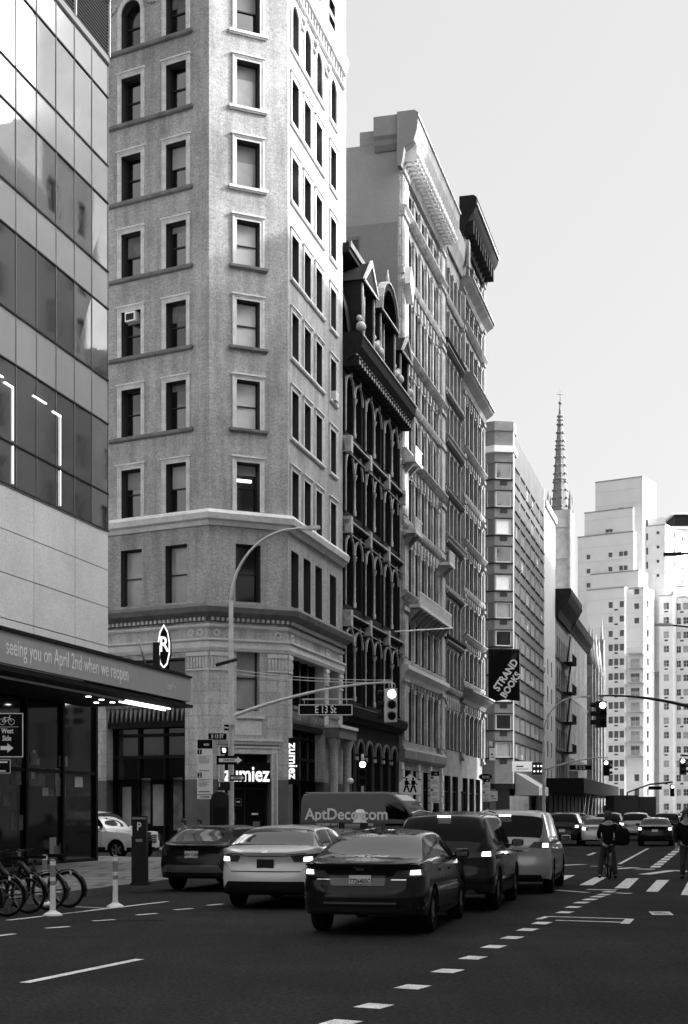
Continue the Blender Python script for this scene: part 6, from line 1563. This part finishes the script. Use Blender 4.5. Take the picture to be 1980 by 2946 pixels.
# silver minivan at the head of the queue
r_ = car_thing('minivan', G(1594, 2568), 12.5, VANP, 'silver minivan at the head of the queue beside the crosswalk', group='cars queued in the avenue', cat='minivan')
c = Car(VANP).build(r_, silverp, darkglass)
c.patch('tail_light', r_, [(.50, .98), (.94, .96), (.94, 1.10), (.62, 1.10)], redlens, both=True); c.patch('brake_lamp', r_, [(.77, .985), (.89, .985), (.88, 1.07), (.78, 1.07)], brake_em, off=.022, nu=3, nv=2, both=True); c.patch('chrome_strip', r_, [(-.5, .90), (.5, .90), (.5, .93), (-.5, .93)], chrome, nv=1)
c.patch('bumper_trim', r_, [(-.8, .27), (.8, .27), (.75, .42), (-.75, .42)], plastic_b, off=.02); plate(c, r_, 0, .80, txt='FHV'); mb = MB(); mb.box((.20, -.12, 1.62), (.30, .12, 1.66), brake_em); mb.build('brake_lamp', r_, world=False)
# dark taxi between the two front cars
TP = mod(SEDAN, W=1.78, roof=[(x, z-.08 if 1 < x < 3.3 else z) for x, z in SEDAN['roof']])
r_ = car_thing('taxi', (PX(1098, HY, 31.5).x, 31.5), HD, TP, 'dark sedan with a small roof sign between the silver and black sedans', cat='taxi', group='cars queued in the avenue')
c = Car(TP).build(r_, darkp); c.patch('tail_light', r_, [(.5, .80), (.84, .82), (.84, .93), (.55, .90)], redlens, both=True)
mb = MB(); mb.prism([(1.9, -.33, 1.35), (2.15, -.33, 1.35), (2.1, -.3, 1.47), (1.95, -.3, 1.47)], (0, .66, 0), plastic_b); o = mb.build('roof_sign', r_, world=False); mb = MB(); mb.box((1.898, -.16, 1.38), (1.905, .2, 1.45), signgrey); mb.build('sign_face', o, world=False)
# white SUV waiting in 13th Street, seen from its front side
WP = mod(SUVP, gaps=[1.3, 2.08, 2.95], L=4.45, W=1.8, Rf=.35, deck=[(0, 1.0), (.15, 1.1), (.6, 1.1), (2.0, 1.06), (3.1, 1.04), (3.3, 1.02), (4.1, .96), (4.35, .88), (4.45, .75)], roof=[(.05, 1.0), (.1, 1.15), (.4, 1.6), (.6, 1.68), (1.4, 1.72), (2.1, 1.72), (2.5, 1.66), (3.1, 1.1), (3.2, 1.0)], frontglass=(2.5, 3.05), sideglass=(.55, 2.95), cuts=[.12, .5, 2.5, 3.05], mirror=2.85)
h13 = -VL; hd13 = math.degrees(math.atan2(h13.x, h13.y)); nose = PX(386, HY, 50.5)
q = Vector((nose.x, nose.y))-h13*4.45-Vector((h13.y, -h13.x))*.9
r_ = thing('suv', (q.x, q.y, -.0), 'white sport utility vehicle nosing out of 13th Street behind the meter', 'car', rz=math.atan2(h13.y, h13.x))
c = Car(WP).build(r_, whitep)
for sgn in (1, -1):
    mb = MB(); mb.box((4.12, sgn*.62-.14, .72), (4.40, sgn*.62+.14, .90), chrome); mb.build('headlight', r_, world=False); mb = MB(); mb.lathe([(.001, 0), (.07, 0), (.08, .02)], plastic_b, (4.36, sgn*.66, .48), 12, axis='x'); mb.build('fog_lamp', r_, world=False)
    mb = MB()
    for k in range(12):
        t0, t1 = math.pi*k/12, math.pi*(k+1)/12; a_ = .92+2.72
        mb.prism([(a_+rr*math.cos(t), sgn*.885, .36+rr*math.sin(t)) for rr, t in ((.40, t0), (.46, t0), (.46, t1), (.40, t1))], (0, sgn*.03, 0), whitep)
    mb.build('wheel_arch_trim', r_, world=False)
mb = MB()
for z in (.62, .70, .78, .86): mb.box((4.38, -.42, z), (4.47, .42, z+.045), chrome if z > .65 else plastic_b)
mb.box((4.3, -.45, .58), (4.43, .45, .92), plastic_b); mb.build('grille', r_, world=False)

# delivery van crossing the avenue from 13th Street
hv = Vector((.93, -.37)).normalized(); vr = PX(848, HY, 57.8); r_ = thing('delivery_van', (vr.x+.55, vr.y+.9, 0), 'dark high-roof delivery van with white company lettering crossing the junction', 'van', rz=math.atan2(hv.y, hv.x))
LV = 6.0; out = [(0.0, .38), (5.85, .38), (5.98, .55), (5.98, .95), (5.80, 1.12), (5.15, 1.32), (4.42, 2.18), (4.05, 2.42), (3.7, 2.50), (.35, 2.50), (.12, 2.44), (.03, 2.2)]
mb = MB(); HWv = 1.0
def vw(z): return HWv*(1-.0*z) if z < 1.3 else HWv-(z-1.3)*.13
n = len(out)
for i in range(n):
    a, b = out[i], out[(i+1) % n]
    if 4 <= i <= 6: continue
    mb.face([(a[0], -vw(a[1])+.06, a[1]), (b[0], -vw(b[1])+.06, b[1]), (b[0], vw(b[1])-.06, b[1]), (a[0], vw(a[1])-.06, a[1])], greyv)
    for sgn in (1, -1): mb.face([(a[0], sgn*(vw(a[1])-.06), a[1]), (b[0], sgn*(vw(b[1])-.06), b[1]), (b[0]-(.05 if b[0] > 3 else -.05), sgn*vw(b[1]), b[1]-(.05 if b[1] > 2 else 0)), (a[0]-(.05 if a[0] > 3 else -.05), sgn*vw(a[1]), a[1]-(.05 if a[1] > 2 else 0))], greyv, smooth=True)
for i in (4, 5, 6):
    a, b = out[i], out[i+1]
    m = greyv if i != 5 else None
    if m: mb.face([(a[0], -vw(a[1])+.06, a[1]), (b[0], -vw(b[1])+.06, b[1]), (b[0], vw(b[1])-.06, b[1]), (a[0], vw(a[1])-.06, a[1])], m)
    for sgn in (1, -1): mb.face([(a[0], sgn*(vw(a[1])-.06), a[1]), (b[0], sgn*(vw(b[1])-.06), b[1]), (b[0]-.05, sgn*vw(b[1]), b[1]-.03), (a[0]-.05, sgn*vw(a[1]), a[1]-.03)], greyv, smooth=True)
for sgn in (1, -1):
    side = []
    for x, z in out: side.append((x-(.05 if x > 3 else -.05), sgn*vw(z), z-(.05 if z > 2.3 else (.03 if z > 1.1 and x > 4.2 else 0))))
    bot = [(.05, sgn*vw(.38), .38)]
    def arch_pts(xc, r0=.40): return [(xc-r0*math.cos(math.pi*k/10), sgn*vw(.38), .38+max(0, r0*math.sin(math.pi*k/10))-.0) for k in range(11)]
    poly = [side[0]]+arch_pts(1.1)+arch_pts(4.95)+side[1:]
    # strips instead of one polygon
    mid = 1.31
    lower = [side[0]]+arch_pts(1.1)+arch_pts(4.95)+[side[1], side[2], side[3], side[4], side[5], (.07, sgn*vw(mid), mid)]
    upper = [(.07, sgn*vw(mid), mid), side[5], side[6], side[7], side[8], side[9], side[10], side[11]]
    mb.face(lower, greyv); mb.face(upper, greyv)
mb.build('body', r_, world=False)
mb = MB(); a, b = out[5], out[6]; mb.face([(a[0], -vw(a[1])+.06, a[1]), (b[0], -vw(b[1])+.06, b[1]), (b[0], vw(b[1])-.06, b[1]), (a[0], vw(a[1])-.06, a[1])], autoglass)
mb.box((4.55, -.5, 1.95), (4.56, .3, 2.0), metal_d); mb.build('windscreen', r_, world=False)
for sgn in (1, -1):
    mb = MB(); mb.face([(x, sgn*(vw(z)+.008), z) for x, z in ((3.72, 1.18), (4.75, 1.18), (4.95, 1.36), (4.42, 2.0), (4.25, 2.1), (3.72, 2.1))], autoglass); mb.build('side_window', r_, world=False)
    mb = MB(); mb.box((4.75, sgn*1.03-.02, 1.25), (4.93, sgn*1.25, 1.6) if sgn > 0 else (4.93, sgn*1.03+.02, 1.6), plastic_b) if sgn > 0 else mb.box((4.75, -1.25, 1.25), (4.93, -1.01, 1.6), plastic_b); mb.build('door_mirror', r_, world=False)
    mb = MB()
    for x in (3.6, 1.9): mb.box((x, sgn*vw(1.0)-.004, .5), (x+.025, sgn*vw(1.0)+.004, 1.3), plastic_b)
    mb.box((.2, sgn*vw(.9)-.01, .85), (3.5, sgn*vw(.9)+.012, .93), plastic_b); mb.build('side_moulding', r_, world=False)
ro_v = MB(); ro_v.box((.2, -.8, 2.501), (3.6, .8, 2.53), paint('van_roof_highlight', .6)); ro_v.build('roof_highlight', r_, world=False)  # pale slab stands in for the highlight along the van roof
wm = MB(); wm.lathe([(.2, -.11), (.33, -.11), (.36, -.08), (.36, .08), (.33, .11), (.2, .11)], tyre, (0, 0, 0), 24, axis='y'); wo = wm.build('wheel'); rmm = MB(); rmm.lathe([(.001, .07), (.12, .09), (.22, .05)], metal_g, (0, 0, 0), 20, axis='y'); ro2 = rmm.build('rim')
for x in (1.1, 4.95):
    for sgn in (1, -1): w_ = inst('wheel', wo.data, r_, (x, sgn*.86, .36), 0 if sgn > 0 else math.pi, world=False); inst('rim', ro2.data, w_, (0, 0, 0), 0, world=False)
bpy.data.objects.remove(wo); bpy.data.objects.remove(ro2)
for nm, txt, x, z, sz, bo in (('lettering', 'AptDeco.com', 2.05, 1.62, .64, .014), ('lettering', 'THE EASIEST WAY TO BUY AND SELL FURNITURE', 2.0, 1.22, .13, .002)):
    t = textmesh(nm, txt, sz, (0, 0, 0), (1, 0, 0), (0, -1, 0), signwhite, None, sx=.98 if sz > .3 else .85, bold=bo); t.parent = r_; t.location = (x, -vw(z)-.03, z)

# ------------------------------------------------------------ far cars beyond the crossing (rear ends in a row)
def far(kind, px, py, y, heading, pm, label, side='l', lit=True, cat='car'):
    p = {'sedan': SEDAN, 'suv': SUVP}[kind]; q = PX(px, HY, y); r_ = car_thing(kind, (q.x, q.y), heading, p, label, side=side, cat=cat, group='cars beyond the second crosswalk')
    c = Car(p).build(r_, pm, darkglass); zc = .87 if kind == 'sedan' else .99
    c.patch('tail_light', r_, [(.5, zc-.07), (.84, zc-.05), (.84, zc+.06), (.55, zc+.05)], redlens, both=True)
    if lit: c.patch('brake_lamp', r_, [(.64, zc-.05), (.80, zc-.05), (.79, zc+.07), (.65, zc+.07)], brake_em, off=.03, nu=3, nv=2, both=True)
    plate(c, r_, 0, .78); return r_
far('suv', 1572, 2431, 74, 14, blackp, 'black boxy vehicle just past the minivan at the far crossing')
far('sedan', 1672, 2432, 73, 8, pearl, 'silver sedan half hidden by the cyclist beyond the crosswalk')
far('sedan', 1836, 2433, 73, 14, blackp, 'black sedan with two glowing lamps to the right of the cyclist')
far('suv', 1712, 2410, 92, 14, blackp, 'black utility vehicle behind the silver sedan far up the avenue')
far('suv', 1786, 2412, 88, 14, silverp, 'silver utility vehicle between the far silver and black sedans')
far('suv', 1878, 2405, 92, 14, darkp, 'charcoal utility vehicle behind the far black sedan')
far('sedan', 1650, 2400, 104, 14, darkp, 'small dark sedan farthest away left of the silver sedan')
far('suv', 1952, 2408, 88, 14, blackp, 'black utility vehicle cut by the right picture edge')
far('sedan', 1690, 2400, 118, 14, blackp, 'tiny black sedan far up the avenue under the dark truck')
far('suv', 1905, 2400, 125, 14, darkp, 'tiny dark utility vehicle far up the avenue at right')
for k, (px, py, y, kd, pm, lab) in enumerate(((1745, 0, 150, 'suv', silverp, 'tiny silver utility vehicle far away under the dark box truck'), (1815, 0, 112, 'sedan', whitep, 'tiny white sedan far up the avenue behind the silver utility vehicle'), (1848, 0, 160, 'suv', blackp, 'speck of a black vehicle far away before the lower box truck'),
     (1960, 0, 118, 'sedan', silverp, 'tiny silver sedan far up the avenue at the right edge'), (1630, 0, 128, 'suv', blackp, 'tiny black vehicle parked by the shed far up the avenue'), (1660, 0, 150, 'sedan', silverp, 'tiny grey sedan beside the shed near the bend'), (1790, 0, 170, 'sedan', blackp, 'speck of a dark sedan at the end of the avenue'), (1925, 0, 105, 'sedan', blackp, 'black sedan far up the avenue next to the charcoal vehicle'))): far(kd, px, py, y, 14, pm, lab)
# box trucks before the white tower
for pa, pb_, py, y, lab in ((1770, 1838, 2288, 135, 'dark box truck before the white tower, taller of two'), (1840, 1888, 2292, 142, 'dark box truck before the white tower, lower and to the right')):
    a, b_ = PX(pa, HY, y), PX(pb_, HY, y); zt = CH+(HY-py)/FPX*y; s = thing('box_truck', (a.x, y, 0), lab, 'truck', 'box trucks by the white tower'); mb = MB(); mb.box((a.x, y, .9), (b_.x, y+5, zt), darkp); mb.build('cargo_box', s)
    mb = MB(); mb.box((a.x+.1, y+5.2, .6), (b_.x-.1, y+7, 2.4), blackp); mb.build('cab', s); mb = MB(); mb.box((a.x+.1, y-.1, .6), (b_.x-.1, y, .8), metal_d); mb.build('bumper', s)
    for x in (a.x+.3, b_.x-.3):
        for yy in (y+1, y+6): mb = MB(); mb.lathe([(.1, -.15), (.48, -.15), (.5, -.1), (.5, .1), (.48, .15), (.1, .15)], tyre, (x, yy, .5), 16, axis='x'); mb.build('wheel', s)

# ------------------------------------------------------------ people
def skinmesh(name, joints, edges, m, parent, sub=2):
    me = bpy.data.meshes.new(name); me.from_pydata([j[0] for j in joints], edges, []); o = bpy.data.objects.new(name+'_src', me); COL.objects.link(o)
    md = o.modifiers.new('s', 'SKIN'); md.use_smooth_shade = True
    for i, j in enumerate(joints): me.skin_vertices[0].data[i].radius = (j[1], j[2] if len(j) > 2 else j[1]); me.skin_vertices[0].data[i].use_root = (i == 0)
    s_ = o.modifiers.new('u', 'SUBSURF'); s_.levels = sub; s_.render_levels = sub
    bpy.context.view_layer.update(); nm = bpy.data.meshes.new_from_object(o.evaluated_get(bpy.context.evaluated_depsgraph_get())); bpy.data.objects.remove(o)
    nm.materials.clear(); nm.materials.append(m)
    for pg in nm.polygons: pg.use_smooth = True
    r = bpy.data.objects.new(name, nm); COL.objects.link(r); r.parent = parent; return r
def hand(j, e, w, fwd, m):
    """five separate fingers on a palm; w = wrist, fwd = direction"""
    f = Vector(fwd).normalized(); side = f.cross(Vector((0, 0, 1))); side = side.normalized() if side.length > .1 else Vector((1, 0, 0)); up = side.cross(f)
    w = Vector(w); b = len(j); j.append((tuple(w+f*.06), .035, .018)); e.append((b-1 if m is None else m, b))
    for k, (o_, ln) in enumerate(((-.03, .07), (-.01, .085), (.01, .08), (.03, .06))):
        a = len(j); j.append((tuple(w+f*.10+side*o_), .009)); e.append((b, a)); j.append((tuple(w+f*(.10+ln*.5)+side*o_-up*.01), .0085)); e.append((a, a+1)); j.append((tuple(w+f*(.10+ln*.8)+side*o_-up*.04), .007)); e.append((a+1, a+2))
    a = len(j); j.append((tuple(w+f*.05-side*.045-up*.01), .010)); e.append((b, a)); j.append((tuple(w+f*.09-side*.06-up*.03), .008)); e.append((a, a+1))
def person(loc, rz, H, label, top, legs, pose='stand', hood=False, group=None):
    s = thing('person', loc, label, 'person', group, rz=rz); k = H/1.75     # faces local +Y
    st = pose == 'straddle'
    fl, fr_ = (.20 if st else .10), (.20 if st else .10)
    hipz = .92*k; sh = 1.42*k; lean = .10 if st else .0
    arm = [(.24, .02, 1.15), (.22, .28, 1.05)] if st else [(.25, -.02, 1.13), (.24, .06, .88)]
    J = [((0, 0, hipz), .10*k, .08*k), ((0, lean*.5, 1.12*k), .12*k, .095*k), ((0, lean, 1.33*k), .15*k, .10*k), ((0, lean+.01, sh+.06*k), .06*k), ((0, lean+.05, sh+.17*k), .075*k, .085*k), ((0, lean+.07, sh+.27*k), .07*k, .08*k)]
    E = [(0, 1), (1, 2), (2, 3), (3, 4), (4, 5)]
    for sg in (-1, 1):
        b = len(J); J += [((sg*.17*k, lean, 1.38*k), .06*k), ((sg*arm[0][0]*k, lean+arm[0][1]*k, arm[0][2]*k), .045*k), ((sg*arm[1][0]*k, lean+arm[1][1]*k, arm[1][2]*k), .032*k)]; E += [(2, b), (b, b+1), (b+1, b+2)]
        w = Vector(J[-1][0]); d = w-Vector(J[-2][0]); hand(J, E, w, d, b+2)
        b = len(J); x = sg*(fl if sg < 0 else fr_)
        J += [((sg*.09*k, 0, .86*k), .085*k), ((x*.8, .03, .48*k), .06*k), ((x, -.02, .10*k), .042*k), ((x, .04, .04), .045*k, .035*k), ((x, .17, .03), .035*k, .025*k)]; E += [(0, b), (b, b+1), (b+1, b+2), (b+2, b+3), (b+3, b+4)]
    skinmesh('body', J, E, skin_m, s)
    r = 1.22
    J2 = [((0, 0, hipz-.12), .13*k, .11*k), ((0, lean*.5, 1.10*k), .155*k, .12*k), ((0, lean, 1.33*k), .175*k, .125*k), ((0, lean, sh+.03*k), .09*k)]; E2 = [(0, 1), (1, 2), (2, 3)]
    for sg in (-1, 1):
        b = len(J2); J2 += [((sg*.18*k, lean, 1.38*k), .075*k), ((sg*arm[0][0]*k, lean+arm[0][1]*k, arm[0][2]*k), .062*k), ((sg*arm[1][0]*k*1.0, lean+arm[1][1]*k*.95, arm[1][2]*k+.01), .048*k)]; E2 += [(2, b), (b, b+1), (b+1, b+2)]
    skinmesh('jacket', J2, E2, top, s)
    J3 = [((0, 0, hipz+.03), .15*k, .125*k)]; E3 = []
    for sg in (-1, 1):
        x = sg*(fl if sg < 0 else fr_); b = len(J3); J3 += [((sg*.09*k, 0, .84*k), .10*k), ((x*.8, .03, .48*k), .078*k), ((x, -.02, .07*k), .07*k)]; E3 += [(0, b), (b, b+1), (b+1, b+2)]
    skinmesh('trousers', J3, E3, legs, s)
    for sg in (-1, 1):
        x = sg*(fl if sg < 0 else fr_); skinmesh('shoe', [((x, -.06, .05), .05), ((x, .04, .05), .05), ((x, .19, .04), .04, .03)], [(0, 1), (1, 2)], cloth_b, s, 1)
    hm = MB(); hc_ = (0, lean+.045, sh+.235*k)
    if hood: hm.lathe([(.001, .17*k), (.10*k, .15*k), (.155*k, .06*k), (.165*k, -.04*k), (.17*k, -.16*k), (.24*k, -.26*k)], top, hc_, 16)
    else: hm.lathe([(.001, .125*k), (.06*k, .115*k), (.095*k, .07*k), (.108*k, .0), (.10*k, -.06*k), (.075*k, -.11*k)], hair_m, (hc_[0], hc_[1]-.02, hc_[2]), 16)
    hm.build('hood' if hood else 'hair', s, world=False)
    fm = MB(); fm.ball((0, lean+.055+.085*k+.02, sh+.20*k), .018, skin_m, 8)
    for sg in (-1, 1): fm.ball((sg*.03*k, lean+.055+.075*k+.012, sh+.235*k), .009, signblack, 6); fm.ball((sg*.085*k, lean+.04, sh+.21*k), .02, skin_m, 6)
    fm.box((-.025, lean+.055+.08*k, sh+.152*k), (.025, lean+.055+.088*k, sh+.16*k), cloth_b); fm.build('face', s, world=False)
    return s
cy = G(1748, 2527); cyc = person((cy.x, cy.y, 0), R(-14), 1.72, 'person in black jacket straddling a bicycle on the crosswalk, seen from behind', cloth_b, cloth_d, 'straddle')
bg = thing('shoulder_bag', (cy.x+.36, cy.y-.12, .85), 'big black shoulder bag hanging at the cyclist\'s right hip', 'bag')
mb = MB(); mb.lathe([(.02, 0), (.16, .02), (.20, .12), (.19, .34), (.12, .44), (.03, .46)], cloth_b, (0, 0, 0), 14); o = mb.build('bag_body', bg, world=False); o.scale = (1, .65, 1)
mb = MB(); mb.tube([(0, 0, .42), (-.12, -.06, .62), (-.36, -.05, .68), (-.5, .05, .62)], .018, cloth_b, 6); mb.build('strap', bg, world=False)
def bicycle(loc, rz, label, group=None, share=True):
    """local +x forward, rear hub at origin height .33"""
    s = thing('bicycle', loc, label, 'bicycle', group, rz=rz); r = .33; wb_ = 1.08
    for x in (0, wb_):
        mb = MB(); n = 32; m_ = 8
        for i in range(n):
            for j in range(m_):
                q = []
                for a, b in ((i, j), (i+1, j), (i+1, j+1), (i, j+1)):
                    t, u_ = 2*math.pi*a/n, 2*math.pi*b/m_; rr = r-.026+.026*math.cos(u_); q.append((rr*math.cos(t), .026*math.sin(u_), rr*math.sin(t)))
                mb.face(q, tyre, smooth=True)
        w_ = mb.build('wheel', s, world=False); w_.location = (x, 0, r)
        mb = MB()
        for k in range(n): t0, t1 = 2*math.pi*k/n, 2*math.pi*(k+1)/n; mb.prism([(rr*math.cos(t), -.012, rr*math.sin(t)) for rr, t in ((.265, t0), (.285, t0), (.285, t1), (.265, t1))], (0, .024, 0), rimm)
        for k in range(14): t = 2*math.pi*k/14; mb.tube([(.03*math.cos(t+.6), .02, .03*math.sin(t+.6)), (.268*math.cos(t), 0, .268*math.sin(t))], .0018, rimm, 4, cap=False)
        mb.tube([(0, -.05, 0), (0, .05, 0)], .035, metal_d, 10); mb.build('rim', w_, world=False)
        mb = MB()
        for k in range(12):
            t0, t1 = math.pi*(-.02+.85*k/12), math.pi*(-.02+.85*(k+1)/12)
            if x == 0: t0, t1 = math.pi-t0+.3, math.pi-t1+.3
            mb.prism([(x+rr*math.cos(t), -.035, r+rr*math.sin(t)) for rr, t in ((.35, t0), (.365, t0), (.365, t1), (.35, t1))], (0, .07, 0), darkp)
        mb.build('mudguard', s, world=False)
    fr_ = MB()
    if share: fr_.tube([(wb_-.12, 0, .80), (.62, 0, .42), (.42, 0, .34)], [.05, .055, .05], darkp, 10); fr_.tube([(.42, 0, .3), (.25, 0, .88)], .03, darkp, 8)
    else: fr_.tube([(wb_-.14, 0, .80), (.44, 0, .30)], .022, black, 8); fr_.tube([(wb_-.15, 0, .84), (.27, 0, .78)], .02, black, 8); fr_.tube([(.44, 0, .3), (.25, 0, .90)], .018, black, 8)
    for sg in (-1, 1): fr_.tube([(.43, sg*.03, .3), (0, sg*.06, r)], .012, black, 6); fr_.tube([(.28, sg*.03, .72), (0, sg*.06, r)], .011, black, 6); fr_.tube([(wb_-.11, sg*.04, .68), (wb_, sg*.055, r)], .015, black, 6)
    fr_.tube([(wb_-.10, 0, .62), (wb_-.17, 0, 1.0)], .025, black, 8); fr_.build('frame', s, world=False)
    mb = MB(); mb.tube([(wb_-.2, -.3, 1.04), (wb_-.15, -.12, 1.02), (wb_-.17, 0, 1.0), (wb_-.15, .12, 1.02), (wb_-.2, .3, 1.04)], .014, black, 8); mb.build('handlebar', s, world=False)
    mb = MB(); mb.prism([(.08, -.08, .90), (.2, -.09, .91), (.40, -.02, .91), (.40, .02, .91), (.2, .09, .91), (.08, .08, .90)], (0, 0, .05), cloth_b); mb.build('saddle', s, world=False)
    mb = MB(); mb.tube([(.43, -.09, .3), (.43, .09, .3)], .02, metal_d, 8); mb.lathe([(.09, -.06), (.09, -.055)], metal_d, (.43, 0, .3), 16, axis='y'); mb.box((.52, -.16, .19), (.62, -.09, .21), black); mb.box((.26, .09, .39), (.36, .16, .41), black); mb.build('crank', s, world=False)
    if share:
        mb = MB(); mb.box((-.09, -.03, .60), (-.05, .03, .68), signwhite); mb.box((wb_+.02, -.14, .78), (wb_+.2, .14, .98), darkp); mb.build('light_and_carrier', s, world=False)
    return s
bicycle((cy.x-.02, cy.y-.42, 0), math.atan2(1, .12), 'black bicycle held between the legs of the crosswalk cyclist', share=False)
e0 = G(196, 2612)
for i in range(7):
    p = Vector((e0.x, e0.y))-U*.76*i
    hb = -NR
    bb = bicycle((p.x, p.y, 0), math.atan2(hb.y, hb.x)+R((-3, 2, -1, 3, 0, -2, 1)[i]), ['share bicycle docked farthest from the camera beside the end post', 'second docked share bicycle from the far end', 'third docked share bicycle from the far end of the rack', 'fourth docked share bicycle from the far end', 'fifth docked share bicycle near the picture edge', 'sixth docked share bicycle partly cut by the picture edge', 'docked share bicycle nearest the camera at the picture edge'][i], 'docked share bicycles')
rk = thing('bike_dock', (e0.x-1.5, e0.y, 0), 'low dark docking rail holding the row of share bicycles', 'bike dock')
mb = MB(); f0 = Frame((e0.x, e0.y), U, -NR); mb.fbox(f0, -6, .4, 1.45, 1.75, 0, .06, metal_d); mb.build('rail', rk)
for i in range(7): mb = MB(); mb.fbox(f0, -.76*i-.1, -.76*i+.1, 1.5, 1.72, .061, .75, metal_d); mb.build('dock_post', rk)
for px, py, y, H, lab, tp, hd in ((530, 0, 43, 1.50, 'person in a pale top and dark hair walking behind the low dark sedan', cloth_l, False), (576, 0, 45, 1.50, 'person in dark clothes beside the kiosk, right of two walkers', cloth_b, False),
                         (1036, 0, 40, 1.73, 'person in a pale hooded coat standing in front of the van', cloth_l, True), (1975, 2530, 36.3, 1.78, 'person in black cut off by the right picture edge', cloth_b, False)):
    q = PX(px, HY, y); person((q.x, q.y, .0), R(180 if hd else 160), H, lab, tp, cloth_d, hood=hd)
